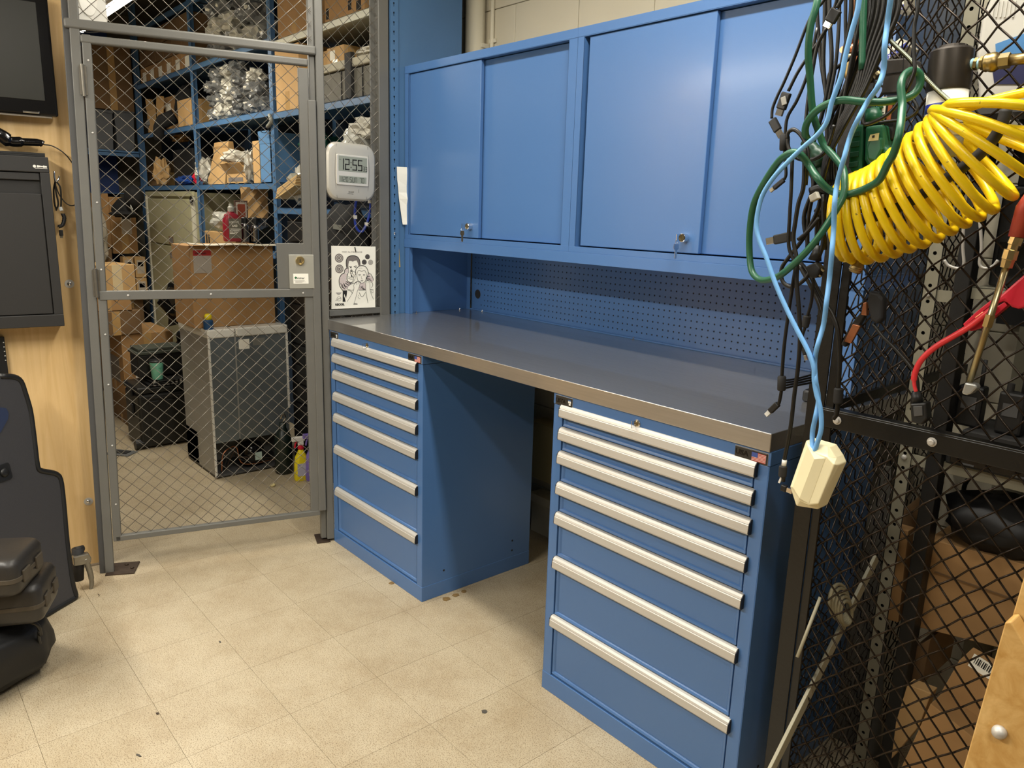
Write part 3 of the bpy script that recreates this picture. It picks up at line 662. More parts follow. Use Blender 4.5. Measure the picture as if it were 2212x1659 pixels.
for px, py in ((150, 613), (191, 1083)):
    s, z = pp_(px, py); Mb = FP @ Matrix.Translation((s, z, 0))
    wsh = B().lathe([(.0165, 0), (.0165, .0015), (.007, .0018)], 24, Mb).build('washer', alu, t)
    bo = B().lathe([(.0085, .0015), (.0075, .005), (.004, .007), (.001, .0075)], 16, Mb).build('bolt_head', chrome, t, smooth=True)
# studs behind the sheet
t = T('wall_stud', 'timber stud behind the plywood edge beside the gate hinges', 'stud', (-.45, -.95, 0))
B().box(-.13, -.09, 0, 2.62, -.11, -.019, FP).build('stud', pine, t, bev=.002)
# television
t = T('television', 'black flat television hung high on the plywood, glossy bezel', 'television', (-.33, -1.2, 1.8))
r0 = pp_(127, 253, .07); tvw = .62
tz = r0[1]; ts = r0[0]
B().box(ts-tvw, ts, tz, tz+.41, .03, .07, FP).build('housing', black_g, t, bev=.008, seg=3)
B().box(ts-tvw+.04, ts-.038, tz+.052, tz+.38, .0695, .0712, FP).build('screen', M('tv_screen', '#24241F', .3, 0, .05), t, bev=.001)
B().box(ts-tvw/2-.1, ts-tvw/2+.1, tz+.1, tz+.3, 0, .03, FP).build('wall_bracket', black_m, t)
B().box(ts-.11, ts-.06, tz+.006, tz+.012, .070, .072, FP).build('chrome_badge', chrome, t, bev=.0006)
B().box(ts-tvw+.02, ts-.02, tz-.006, tz+.001, .045, .060, FP).build('lower_lip', M('grey_lip', '#8C8478', .3), t, bev=.001)
# black wall cabinet
t = T('wall_enclosure', 'matte black steel wall enclosure with recessed door, below the television', 'enclosure', (-.33, -1.2, 1.03))
r0 = pp_(140, 704, .10); rt_ = pp_(110, 340, .10); ex = r0[0]; ez0, ez1 = r0[1], rt_[1]
blk = M('powder_black', '#262524', .5, 0, .06, 8, .12, 400)
F_ = FP
B().box(ex-.5, ex, ez0, ez1, 0, .085, F_).build('body', blk, t, bev=.003)
fz = ez1-.055
B().box(ex-.03, ex, ez0+.045, fz, .085, .10, F_).build('front_frame', blk, t, bev=.002)
B().box(ex-.5, ex, ez0, ez0+.045, .085, .101, F_).build('front_frame', blk, t, bev=.002)
B().box(ex-.5, ex, fz, ez1, .085, .101, F_).build('front_frame', blk, t, bev=.003)
dr = B().box(ex-.46, ex-.033, ez0+.048, fz-.075, .080, .095, F_).build('door', blk, t, bev=.002)
B().box(ex-.46, ex-.033, fz-.028, fz-.003, .080, .096, F_).build('pull_ledge', blk, t, bev=.002)
B().box(ex-.46, ex-.033, fz-.074, fz-.030, .078, .086, F_).build('pull_recess', black_m, t)
MB_ = F_ @ Matrix.Translation((ex-.045, ez1-.034, .1012))
B().lathe([(.005, 0), (.005, .0005)], 14, MB_).build('round_mark', white_p, t)
for k in range(5): B().prism(rrect(.0062-.0004*(k % 2), .0075-.0012*(k % 3), .0015, 2), .0005, F_ @ Matrix.Translation((ex-.0345+k*.0062, ez1-.034, .1012))).build('logo_mark', white_p, t)
B().box(ex-.044, ex-.006, ez1-.0415, ez1-.0398, .1012, .1017, F_).build('logo_underline', white_p, t)
t = T('steel_tray', 'thin black tray lying on top of the wall enclosure', 'tray', (-.33, -1.2, ez1))
B().box(ex-.45, ex-.008, ez1+.0005, ez1+.006, .01, .09, F_).build('tray', black, t, bev=.001)
B().box(ex-.45, ex-.008, ez1+.006, ez1+.014, .082, .09, F_).build('tray_rim', black, t, bev=.001)
# barcode scanner with looping cord
t = T('handheld_scanner', 'black handheld scanner lying on the tray with its thin cord looping down', 'scanner', tuple(P3(F_, ex-.1, ez1+.01, .05)))
pts = [pp_(x, y, .06) for x, y in ((-60, 270), (0, 292), (22, 305), (50, 306), (85, 308), (94, 312))]
b = B(); b.tube(spline([P3(F_, s, z, .05) for s, z in pts], 6), [.026]*6+[.024]*6+[.018]*6+[.0135]*6+[.0125]*6+[.007], 14); b.build('grip', black_g, t, smooth=True)
pts = [pp_(x, y, .06) for x, y in ((94, 312), (115, 316), (140, 332), (160, 358), (173, 386), (180, 412), (174, 434), (158, 444), (143, 439), (128, 420), (119, 396))]
b = B(); b.tube(spline([P3(F_, s, z, .055) for s, z in pts], 6), .0022, 7); b.build('cord', rubber, t, smooth=True)
# cable bundle with plugs beside the enclosure
t = T('cable_bundle', 'small bundle of black cables and plugs hooked on the side of the wall enclosure', 'cable', tuple(P3(F_, ex+.01, 1.35, .05)))
def ppts(L, d=.05): return [P3(F_, *pp_(x, y, d), d) for x, y in L]
b = B(); b.tube(spline(ppts([(117, 370), (118, 385), (122, 392), (127, 386), (128, 380)], .07), 5), .003, 7); b.build('hook', chrome, t, smooth=True)
for k, L in enumerate(([(120, 390), (116, 410), (118, 440), (122, 452)], [(122, 392), (130, 405), (132, 430), (131, 455)], [(119, 388), (121, 415), (126, 440), (121, 455)])):
    B().tube(spline(ppts(L, .05+.006*k), 5), .003, 7).build('cable', rubber, t, smooth=True)
b = B(); b.tube(spline(ppts([(136, 462), (139, 472), (135, 486), (126, 490)], .06), 6), .0065, 10); o_ = b.build('strain_relief', black, t, smooth=True)
rb = B()
for q in spline(ppts([(136, 462), (139, 472), (135, 486), (128, 490)], .06), 3): rb.lathe([(.0078, -.0012), (.0078, .0012)], 10, Matrix.Translation(q))
rb.build('ribs', black, t, kind='stuff')
pc = ppts([(132, 503)], .06)[0]; MP = frame(pc, _u, (0, 0, 1))
B().box(-.007, .007, -.011, .011, -.004, .004, MP).build('plug', black, t, bev=.002)
B().box(-.005, .005, -.019, -.011, -.002, .002, MP).build('plug_tip', chrome, t, bev=.0005)
B().box(-.005, .005, -.006, .008, -.004, .004, frame(ppts([(132, 452)], .06)[0], (.5, .8, .3), (0, .3, 1))).build('clear_plug', clear, t, bev=.001)
# black strip with keys at the frame edge
t = T('keypad_strip', 'narrow black strip with small white keys at the left edge below the enclosure', 'keypad', tuple(P3(F_, -.25, .9, .01)))
k0 = pp_(9, 728, .02); k1 = pp_(11, 812, .02)
B().box(k0[0]-.12, k0[0], k1[1], k0[1], 0, .02, F_).build('strip', black, t, bev=.003)
for k in range(5): B().box(k0[0]-.006, k0[0]-.002, k0[1]-.022-k*.017, k0[1]-.019-k*.017, .02, .0207, F_).build('key_mark', white_p, t)
# ---------------------------------------------------------------- ballistic shield
Q = at(163, 1290, 2, .0); Q2 = at(92, 1332, 2, 0)
xd = (Q-Q2).normalized(); nd = xd.cross(Vector((0, 0, 1))); lean = math.radians(9)
upv = (Vector((0, 0, 1))*math.cos(lean)-nd*math.sin(lean))
FS = frame(Q+nd*.01, xd, upv)
OUT = [(-60, 812), (0, 813), (30, 815), (45, 825), (54, 850), (62, 876), (67, 900), (74, 955), (80, 1005), (86, 1016), (105, 1020), (120, 1024), (130, 1036), (136, 1080), (144, 1170), (155, 1255), (163, 1285), (160, 1297), (148, 1308), (120, 1320), (92, 1331), (40, 1350), (-60, 1380)]
sh = [loc(FS, x, y) for x, y in OUT]
sh = [(s, max(z, .006)) for s, z in sh]
t = T('riot_shield', 'black textured shield with notched corner leaning against the plywood', 'shield', tuple(Q))
shm = M('shield_weave', '#3B3A3C', .5, 0, .15, 200, .3, 500)
b = B(); b.prism(sh, .008, FS, -.008); b.build('shield_panel', shm, t, bev=.002)
cx_ = sum(s for s, z in sh)/len(sh)
edge = [(s, z) for s, z in sh if True][1:-1]
b = B(); b.tube(spline([FS @ Vector((s-.004, z+.001, .004)) for s, z in edge], 3), .011, 8); b.build('edge_trim', black, t, smooth=True)
bd = [loc(FS, x, y, .009) for x, y in ((-30, 880), (0, 880), (13, 882), (18, 892), (17, 905), (0, 935), (-30, 945))]
b = B(); b.prism(bd, .0105, FS, .008); b.build('badge', M('navy_badge', '#27324E', .5, 0, .1), t)
s, z = loc(FS, 10, 1020, .009)
b = B(); b.prism(rrect(.055, .06, .008, 3), .012, FS @ Matrix.Translation((s-.004, z, 0)), .008); b.build('grommet_plate', black, t, bev=.001)
b = B(); b.lathe([(.016, .012), (.016, .016), (.010, .019), (.002, .02)], 20, FS @ Matrix.Translation((s-.004, z, 0))); b.build('knob', black, t, smooth=True)
# ---------------------------------------------------------------- cases and bag
def hardcase(lab, corner, zb, zt, fardir, L, Wd, mat):
    """corner = nearest right front corner; fardir = direction of its short side going away"""
    f = Vector(fardir).normalized(); f.z = 0; f.normalize(); lft = Vector((-f.y, f.x, 0))
    # frame: x = from left to right, y = away
    M_ = Matrix(((-lft.x, f.x, 0, corner[0]+lft.x*L/2+f.x*Wd/2), (-lft.y, f.y, 0, corner[1]+lft.y*L/2+f.y*Wd/2), (0, 0, 1, zb), (0, 0, 0, 1)))
    t = T('hard_case', lab, 'case', tuple(M_.translation)); h = zt-zb; m_ = h*.46
    def half(z0, z1, flip):
        r1 = rrect(L, Wd, .03, 5); r2 = rrect(L-.03, Wd-.03, .028, 5); r3 = rrect(L-.012, Wd-.012, .03, 5)
        R_ = [(r2, z0), (r3, z0+.006), (r1, z0+.02), (r1, z1)] if not flip else [(r1, z0), (r1, z1-.02), (r3, z1-.006), (r2, z1)]
        b = B(); shell(b, R_, M_); return b
    a = half(0, m_-.0015, False).build('lower_shell', mat, t); smooth_angle(a, .9)
    c = half(m_+.0015, h, True).build('upper_shell', mat, t); smooth_angle(c, .9)
    b = B(); b.prism(rrect(L+.004, Wd+.004, .032, 5), m_+.007, M_, m_-.007); b.build('rim_band', M('dusty_black', '#4A4236', .7, 0, .3, 30), t, bev=.001)
    for yy in (-Wd*.22, Wd*.22):
        B().box(L/2, L/2+.007, yy-.022, yy+.022, m_-.018, m_+.02, M_).build('latch', M('dusty_black', '#4A4236', .7, 0, .3, 30), t, bev=.002)
    B().box(-.07, .07, -Wd/2-.018, -Wd/2-.002, m_-.012, m_+.012, M_).build('handle', mat, t, bev=.004)
    return t
casem = M('case_black', '#2B2825', .42, 0, .2, 12, .12, 200)
zb = .235
q0 = at(84, 1268, 2, zb+.125); q1 = at(113, 1222, 2, zb+.125)
hardcase('black moulded hard case, lower of the two stacked on the black bag', q0, zb, zb+.125, q1-q0, .42, max(.2, (q1-q0).length+.02), casem)
q0 = at(32, 1216, 2, zb+.24); q1 = at(83, 1165, 2, zb+.24)
hardcase('black moulded hard case, upper of the two stacked beside the shield', q0, zb+.126, zb+.24, q1-q0, .42, max(.2, (q1-q0).length+.02), casem)
t = T('duffel_bag', 'soft black zipped bag on the floor under the two hard cases', 'bag', tuple(at(10, 1440, 2, 0)))
def blobmesh(c, r, seed, amp=.1, fr=3, sub=3, flat=.0, pw=1, M_=None):
    bm = bmesh.new(); bmesh.ops.create_icosphere(bm, subdivisions=sub, radius=1)
    vs = []
    for v in bm.verts:
        p = v.co.copy(); k = [math.copysign(abs(a)**pw, a) for a in p]
        p = Vector(k); p *= 1+amp*noise.noise(v.co*fr+Vector((seed*7.1, seed*3.3, 0)))+amp*.5*noise.noise(v.co*fr*2.3+Vector((seed, 0, 9)))
        q = Vector((p.x*r[0], p.y*r[1], p.z*r[2]))
        if flat: q.z = max(q.z, -r[2]*flat)
        vs.append((M_ @ q if M_ else q)+Vector(c))
    fs = [tuple(v.index for v in f.verts) for f in bm.faces]; bm.free(); return vs, fs
q0 = at(30, 1440, 2, .0)
bc = at(-62, 1408, 2, .12); bc.z = .112
b = B(); b.add(*blobmesh(bc, (.165, .21, .108), 3, .10, 2.2, 4, .97, .62, Matrix.Rotation(.5, 3, 'Z'))); b.build('bag_body', M('black_nylon', '#0F0F10', .55, 0, .2, 20, .15, 300), t, smooth=True)
b = B(); zp = [at(x, y, 2, z) for x, y, z in ((0, 1340, .235), (40, 1342, .225), (70, 1345, .22), (84, 1355, .2), (88, 1372, .17))]
b.tube(spline(zp, 5), .006, 8); b.build('strap', rubber, t, smooth=True)
b = B(); zp = [at(x, y, 2, z) for x, y, z in ((84, 1362, .19), (83, 1376, .16), (86, 1390, .13))]; b.tube(zp, .005, 6); b.build('zip_pull', black, t)
# ---------------------------------------------------------------- steel forcible-entry tool on the floor
X_ = -.17
t = T('pry_tool', 'steel pry tool with curved spike and flat head on the floor beside the shield', 'tool', tuple(at(195, 1275, 0, X_)))
stl = M('worn_steel', '#8F8B80', .38, .85, .3, 40, .1, 200)
b = B(); b.tube(spline([at(x, y, 0, X_) for x, y in ((184, 1206), (190, 1222), (196, 1243), (198, 1262), (194, 1281))], 6), [.011]*5+[.0105]*5+[.010]*5+[.0085]*5+[.007]*4+[.003], 10); b.build('spike', stl, t, smooth=True)
c = [at(x, y, 0, X_+.01) for x, y in ((158, 1204), (192, 1196), (198, 1206), (197, 1216), (178, 1221), (160, 1224))]
n_ = Vector((1, 0, 0)); vs = c+[p-n_*.03 for p in c]; k = len(c)
b = B(); b.add(vs, [tuple(range(k)), tuple(range(2*k-1, k-1, -1))]+[(i, i+k, (i+1) % k+k, (i+1) % k) for i in range(k)]); b.build('flat_head', stl, t, bev=.004)
b = B(); b.tube([at(168, 1185, 0, X_-.02), at(168, 1252, 0, X_-.02)], .022, 12); b.build('rubber_grip', black_m, t, smooth=True)
b = B(); b.tube([at(163, 1188, 0, X_-.02), at(180, 1184, 0, X_-.03)], .012, 10); b.build('grip_end', black_m, t, smooth=True)
# ---------------------------------------------------------------- blue shelving inside the cage
t = T('blue_shelving', 'blue slotted steel shelving run behind the cage, its end panel beside the overhead cabinet', 'shelving', (-1.9, .5, 0))
XS = [-.045, -1.245, -2.49, -3.76]
b = B(); pk = .0378                      # end upright with a column of keyholes, each one open
yc, zc0 = .3445, .40
key = [(.0038, 0), (.0036, .003), (.0026, .0052), (0, .0062), (-.0026, .0052), (-.0036, .003), (-.0038, 0), (-.0016, -.003), (-.0016, -.012), (.0016, -.012), (.0016, -.003)]
sqp = [(1, 0), (1, .6), (1, 1), (0, 1), (-1, 1), (-1, .6), (-1, 0), (-1, -.4), (-1, -1), (1, -1), (1, -.4)]
n = len(key); XE = -.020
for k in range(69):
    zc = zc0+pk*k
    vs = [Vector((XE, yc+a*.0165, zc-.002+c*pk/2)) for a, c in sqp]+[Vector((XE, yc+a, zc+c)) for a, c in key]+[Vector((XE-.002, yc+a, zc+c)) for a, c in key]
    fs = []
    for i in range(n): j = (i+1) % n; fs += [(i, j, n+j, n+i), (n+i, n+j, 2*n+j, 2*n+i)]
    b.add(vs, fs)
b.box(XE-.03, XE, .3265, .3275, 0, 3.0); b.box(XE-.002, XE, .361, .366, 0, 3.0); b.box(XE-.002, XE, .328, .361, 0, .38)
b.build('upright', blue_old, t)
B().box(XE-.012, XE-.010, .32, .375, 0, 3.0).build('upright_core', black_m, t)
B().box(XE-.010, XE-.006, .366, .712, 0, 3.0).build('end_panel', blue_old, t)
b = B()
for k in range(69): b.box(XE-.0302+.0, XE-.012, .3258, .3264, zc0+pk*k-.006, zc0+pk*k+.006)
b.build('slots', black_m, t, kind='stuff')
for i, x in enumerate(XS[1:]):
    for y in (.32, .70):
        b = B(); b.box(x-.022, x+.022, y, y+.003, 0, 3.0); b.box(x-.0015, x+.0015, y, y+.035, 0, 3.0); b.build('upright', blue_old, t, bev=.001)
    b = B()
    for k in range(50): b.box(x+.007, x+.012, .3192, .3199, .9+pk*k, .9+pk*k+.014)
    b.build('slots', black_m, t, kind='stuff')
def shelf(x0, x1, z, y0=.322, y1=.70, mat=blue_old, h=.034):
    b = B(); b.box(x0, x1, y0, y1, z-.004, z); b.box(x0, x1, y0, y0+.002, z-h, z); b.box(x0, x1, y0, y0+.014, z-h, z-h+.002)
    return b.build('shelf', mat, t, bev=.001)
for x0, x1 in ((XS[3], XS[2]), (XS[2], XS[1])):
    for z in (1.635, 2.03, 2.40, 2.80): shelf(x0+.024, x1-.024, z)
shelf(XS[1]+.024, XS[0], 2.375, mat=M('shelf_glare_tint', '#CFCFBE', .4, 0, .06)); shelf(XS[1]+.024, XS[0], 2.01); shelf(XS[1]+.024, XS[0], 1.50)  # blue top shelf coloured cream to imitate glare from the storage tube
shelf(-4.38, XS[3]-.024, 1.635, y0=.352)
B().box(-5.0, XS[0], .704, .708, 0, 3.0).build('back_panel', M('shaded_shelf_back', '#2A3B50', .6, 0, .1), t)  # back coloured dark to stand for the missing light deep in the shelves
# ---------------------------------------------------------------- helpers for stored goods
def lblpatch(b, F, x0, x1, z0, z1, d=.0006): b.box(x0, x1, z0, z1, 0, d, F)
TOP = {}
def carton(lab, x0, x1, y0, y1, z0, z1, mat=card, rz=0, op=0, marks=None, name='cardboard_box', tapeon=True, group=None, cat='box'):
    cx, cy = (x0+x1)/2, (y0+y1)/2; w_, d_, h_ = x1-x0, y1-y0, z1-z0
    t = T(name, lab, cat, (cx, cy, z0), rz, group)
    M_ = WM[t.name]; TOP[t.name] = z1
    b = B()
    if op:
        th = .005; b.box(-w_/2, w_/2, -d_/2, -d_/2+th, 0, h_, M_); b.box(-w_/2, w_/2, d_/2-th, d_/2, 0, h_, M_); b.box(-w_/2, -w_/2+th, -d_/2, d_/2, 0, h_, M_); b.box(w_/2-th, w_/2, -d_/2, d_/2, 0, h_, M_); b.box(-w_/2, w_/2, -d_/2, d_/2, 0, th, M_)
        b.build('carton_body', mat, t)
        for (ax, sg, L, wd) in (('X', -1, w_, min(d_, w_)*.45), ('X', 1, w_, min(d_, w_)*.45), ('Y', 1, d_, w_*.4), ('Y', -1, d_, w_*.4)):
            ang = op*random.uniform(.7, 1.2); f = B()
            if ax == 'X':
                R_ = M_ @ Matrix.Translation((0, sg*d_/2, h_)) @ Matrix.Rotation(-sg*ang, 4, 'X'); f.box(-L/2+.003, L/2-.003, -.002, .002, 0, wd, R_)
            else:
                R_ = M_ @ Matrix.Translation((sg*w_/2, 0, h_)) @ Matrix.Rotation(sg*ang, 4, 'Y'); f.box(-.002, .002, -L/2+.003, L/2-.003, 0, wd, R_)
            f.build('flap', mat, t)
    else:
        b.box(-w_/2, w_/2, -d_/2, d_/2, 0, h_, M_); b.build('carton_body', mat, t, bev=.004)
        B().box(-w_/2, w_/2, -.0015, .0015, h_, h_+.0006, M_).build('flap_seam', card_d, t)
    if tapeon:
        b = B(); b.box(w_/2, w_/2+.0006, -.025, .025, h_*.0, h_, M_); b.build('tape_strip', tape, t)
        B().box(-.025, .025, -d_/2-.0006, -d_/2, 0, h_*.3, M_).build('tape_strip', tape, t)
    if marks:
        FX = M_ @ frame(Vector((w_/2+.0003, -d_/2, 0)), (0, 1, 0), (0, 0, 1)); FY = M_ @ frame(Vector((-w_/2, -d_/2-.0003, 0)), (1, 0, 0), (0, 0, 1))
        for (fc, a0, a1, c0, c1, mm) in marks:
            F = FX if fc == 'x' else FY; L = d_ if fc == 'x' else w_
            B().box(a0*L, a1*L, c0*h_, c1*h_, 0, .0009, F).build('box_label', mm, t)
    return t
def carton_px(lab, cpx, cpb, cpt, pxL, pxR, zb, **k):
    """axis-aligned box whose near vertical corner stands at pixel cpx, from cpb (bottom, at height zb) up to cpt"""
    q = at(cpx, cpb, 2, zb); x1, y0 = q.x, q.y
    zt = at(cpx, cpt, 0, x1).z; y1 = at(pxR, (cpb+cpt)/2, 0, x1).y; x0 = at(pxL, (cpb+cpt)/2, 1, y0).x
    return carton(lab, x0, x1, y0, y1, zb, zt, **k)
def shelfbox(lab, pxa, pxb, pyt, zb, y=.345, d=.26, **k):
    x0 = at(pxa, pyt+20, 1, y).x; x1 = at(pxb, pyt+20, 1, y).x; zt = at((pxa+pxb)/2, pyt, 1, y).z
    return carton(lab, x0, x1, y, y+d, zb+.001, zt, **k)
poly = M('poly_bag', '#6E7070', .16, 0, .5, 18, 1.0, 45); poly_l = M('poly_bag_light', '#B9B7AC', .18, 0, .35, 22, 1.0, 50)
glint_white = M('bag_glint_white', '#D8D3C4', .6, 0, .3, 30)  # white for small lumps that stand in for highlights on the bag film
bagmesh = []
for sd in range(4):
    vs, fs = blobmesh((0, 0, 0), (1, 1, 1), sd+11, .5, 2.6, 3); bb = B(); bb.add(vs, fs); bagmesh.append(bb)
def bag(lab, c, r, mat=poly, name='plastic_bag', group=None, cat='bag', tuft=True, rz=None):
    rz = random.uniform(0, 3) if rz is None else rz
    t = T(name, lab, cat, (c[0], c[1], c[2]-r[2]), rz, group)
    src = bagmesh[random.randrange(4)]; b = B(); R_ = WM[t.name] @ Matrix.Translation((0, 0, r[2])) @ Matrix.Diagonal((r[0], r[1], r[2], 1))
    b.add([R_ @ Vector((p.x, p.y, max(p.z, -.95))) for p in src.v], src.f); b.build('bag_film', mat, t)
    if tuft:
        q = Vector(c)+Vector((random.uniform(-.3, .3)*r[0], -r[1]*.72, random.uniform(-.2, .4)*r[2]))
        b = B(); b.add(*blobmesh(q, (r[0]*.24, r[1]*.4, r[2]*.22), random.random()*9, .4, 3, 2)); b.build('bag_glint', glint_white, t, smooth=True)
    return t
# bay B, shelf 2.03: pile of bags; shelf 2.40: bigger pile
k = 0
for row, (zz, n_, r_) in enumerate(((2.03, 8, .055), (2.115, 7, .055), (2.20, 6, .05), (2.275, 4, .042))):
    for i in range(n_):
        x = -2.36+.045*row+i*.125+random.uniform(-.02, .02)
        bag('small grey plastic bag in the pile on the shelf behind the gate', (x, .40+random.uniform(-.02, .03), zz+r_), (.063, .058, r_*.95), random.choice((poly, poly, poly_l)), group='grey bags heaped on the middle blue shelf')
for row, (zz, n_, r_) in enumerate(((2.402, 6, .07), (2.52, 5, .07), (2.63, 4, .065))):
    for i in range(n_):
        x = -2.30+.07*row+i*.165+random.uniform(-.02, .02)
        bag('large shiny plastic bag in the pile on the upper shelf behind the mesh', (x, .42+random.uniform(-.02, .03), zz+r_), (.088, .078, r_*.95), random.choice((poly, poly, poly_l)), group='shiny bags heaped on the upper blue shelf')
# cartons on the left bay
lw = [('y', .25, .6, .08, .5, paper)]
for r in range(3):
    for i in range(6):
        x0 = -3.70+i*.195
        carton('brown carton with a white label in the rows on the upper left shelf' if r == 0 else 'small brown carton stacked in rows on the upper left shelf', x0, x0+.187, .345, .6, 2.401+r*.118, 2.515+r*.118, mat=card_d if r else card, marks=[('y', .3, .75, .1, .7, paper)] if r == 0 else None, tapeon=False, group='labelled bottom cartons on the upper left shelf' if r == 0 else 'plain cartons on the upper left shelf')
bag('clear plastic bag ball at the left end of the middle shelf', (-3.56, .44, 2.031+.09), (.11, .09, .09), poly, tuft=False)
shelfbox('brown carton with a small label behind the dark garment', 346, 385, 208, 2.031, y=.42, d=.2, marks=[('y', .3, .6, .3, .8, paper)])
shelfbox('taped brown box wrapped in film at the right of the left bay', 383, 412, 214, 2.031, y=.335, d=.2, mat=card_l)
shelfbox('small tan open carton in front of the garment', 318, 338, 236, 2.031, y=.335, d=.06, mat=card_l, op=.25, tapeon=False)
t = T('dark_jacket', 'black folded garment draped over the middle shelf edge', 'garment', (-3.1, .38, 2.03))
b = B(); b.add(*blobmesh((-2.975, .44, 2.20), (.10, .075, .145), 5, .25, 2.5, 3, M_=Matrix.Rotation(.5, 3, 'Y'))); b.build('jacket', M('black_cloth', '#131212', .85), t, smooth=True)
b = B(); b.tube(spline([(-3.0, .36, 2.12), (-3.05, .270, 2.06), (-3.08, .262, 1.95)], 4), [.05]*4+[.038]*4+[.03], 10); b.build('sleeve', M('black_cloth', '#131212', .85), t, smooth=True)
# left bay, shelf 1.635
shelfbox('open brown carton with flaps spread on the lower left shelf', 320, 352, 372, 1.636, y=.43, d=.16, op=1.5, mat=card)
shelfbox('dark square bin at the right of the lower left shelf', 374, 416, 322, 1.636, y=.44, d=.22, mat=black_m, tapeon=False, name='dark_bin', cat='bin')
bag('crumpled brown paper parcel leaning on the open carton', (at(345, 370, 1, .36).x, .375, 1.74), (.06, .035, .10), card_l, name='paper_parcel', cat='parcel', tuft=False)
bag('blue plastic packet in front of the dark bin', (at(398, 388, 1, .36).x, .365, 1.636+.035), (.17, .035, .034), M('blue_packet', '#274C97', .3), name='blue_packet', cat='packet', tuft=False, rz=0)
bag('small crushed tan paper on top of the dark bin', (at(385, 318, 1, .45).x, .47, 1.99), (.09, .06, .03), card_l, name='crushed_paper', cat='paper', tuft=False, rz=0)
# middle bay, shelf 1.635
def paperbag(lab, pxa, pxb, pyt, zb, y, mat=card_l):
    x0 = at(pxa, pyt+30, 1, y).x; x1 = at(pxb, pyt+30, 1, y).x; zt = at((pxa+pxb)/2, pyt, 1, y).z
    t = T('paper_bag', lab, 'bag', ((x0+x1)/2, y+.06, zb)); b = B(); n = 7; vs = []; fs = []
    for i in range(n+1):
        f = i/n; z = zb+(zt-zb)*f; w_ = (x1-x0)/2*(1-.12*f); d_ = .06*(1-.75*f); cx = (x0+x1)/2
        for (a, c) in ((-1, -1), (-.35, -1.25), (.35, -1.2), (1, -1), (1, 1), (.2, 1.1), (-1, 1)):
            nn_ = noise.noise(Vector((a*2, c*2+i*1.7, pxa)))*.014
            vs.append(Vector((cx+a*w_+nn_, y+.06+c*d_+nn_, z+(nn_*1.6 if i == n else 0))))
    for i in range(n):
        for k in range(7): fs.append((i*7+k, i*7+(k+1) % 7, (i+1)*7+(k+1) % 7, (i+1)*7+k))
    fs.append(tuple(n*7+k for k in range(7))); b.add(vs, fs); b.build('bag_paper', mat, t)
    b = B(); b.add([v+Vector((0, -.001, 0)) for v in (vs[(n-1)*7], vs[(n-1)*7+1], vs[(n-1)*7+2], vs[(n-1)*7+3])]+[v+Vector((0, -.006, .012)) for v in (vs[(n-1)*7+3], vs[(n-1)*7+2], vs[(n-1)*7+1], vs[(n-1)*7])], [(0, 1, 6, 7), (1, 2, 5, 6), (2, 3, 4, 5)]); b.build('fold', mat, t)
paperbag('tall crumpled brown paper bag on the middle bay of the lower shelf', 447, 482, 306, 1.636, .36)
paperbag('shorter brown paper bag beside the tall one, rounded top', 484, 508, 318, 1.636, .54, card)
bag('green-tinged clear bag left of the tall paper bag', (at(442, 365, 1, .38).x, .385, 1.636+.09), (.07, .06, .09), poly_l)
shelfbox('low brown carton with printed side holding papers, middle bay', 490, 535, 374, 1.636, y=.345, d=.16, mat=card_l, op=.9, marks=[('y', .1, .8, .2, .6, ink_grey)])
shelfbox('slim upright brown board between low carton and blue bin', 545, 560, 304, 1.636, y=.345, d=.1, mat=card_l, tapeon=False, name='cardboard_board', cat='board')
bag('white crumpled paper spilling from the low carton', (at(515, 360, 1, .38).x, .40, 1.636+.16), (.12, .06, .045), M('white_paper_crumple', '#CFCABB', .7), name='crumpled_paper', cat='paper', tuft=False)
bag('loose clear plastic film right of the low carton', (at(540, 360, 1, .35).x, .352, 1.636+.10), (.05, .03, .10), poly_l, name='plastic_film', cat='film', tuft=False)
t = T('monitor_back', 'dark grey curved panel behind the paper bags on the lower shelf', 'panel', (-1.75, .6, 1.64))
b = B(); b.prism(rrect(.62, .30, .09, 5), .03, frame(Vector((-1.72, .62, 1.79)), (1, 0, 0), (0, 0, 1))); b.build('panel', M('taupe_plastic', '#6F6A5C', .6), t, bev=.004)
shelfbox('pale blue open plastic bin at the right end of the lower shelf', 561, 585, 310, 1.636, y=.345, d=.24, mat=M('blue_bin', '#5C88B5', .5), tapeon=False, name='blue_bin', cat='bin', op=.12)
bag('red packet at the left of the middle bay', (at(432, 385, 1, .35).x, .35, 1.636+.05), (.05, .03, .05), red_p, name='red_packet', cat='packet', tuft=False)
t = T('cable_tag', 'grey cable end dangling from the middle shelf edge by a thin wire', 'cable', (-1.3, .30, 1.9))
b = B(); b.tube(spline([at(582, 248, 1, .31), at(586, 262, 1, .31), at(578, 274, 1, .31)], 5), .011, 8); b.build('cable_end', M('grey_plug', '#8A8A80', .5), t, smooth=True)
b = B(); b.tube(spline([at(578, 274, 1, .31), at(566, 278, 1, .31), at(564, 284, 1, .31), at(572, 287, 1, .31), at(580, 280, 1, .31)], 5), .002, 5); b.build('wire', rubber, t)
# tall carton bridging the two right bays, seen corner-on
q = at(592, 236, 2, 2.013)
carton('tall tan carton seen corner-on at the end of the middle shelf', -1.215, -.925, .335, .335+.25, 2.0315-.02, 2.335, mat=card_l, rz=0)
carton('open brown carton tilted on the shelf right of the tall carton', -.915, -.745, .43, .62, 2.0105, 2.21, mat=card_l, op=.15, marks=[('y', .3, .7, .4, .8, ink_grey)])
carton('yellow plastic box under the tilted carton by the gate latch', -.91, -.80, .335, .41, 2.0105, 2.08, mat=yel, tapeon=False, name='yellow_box', cat='box')
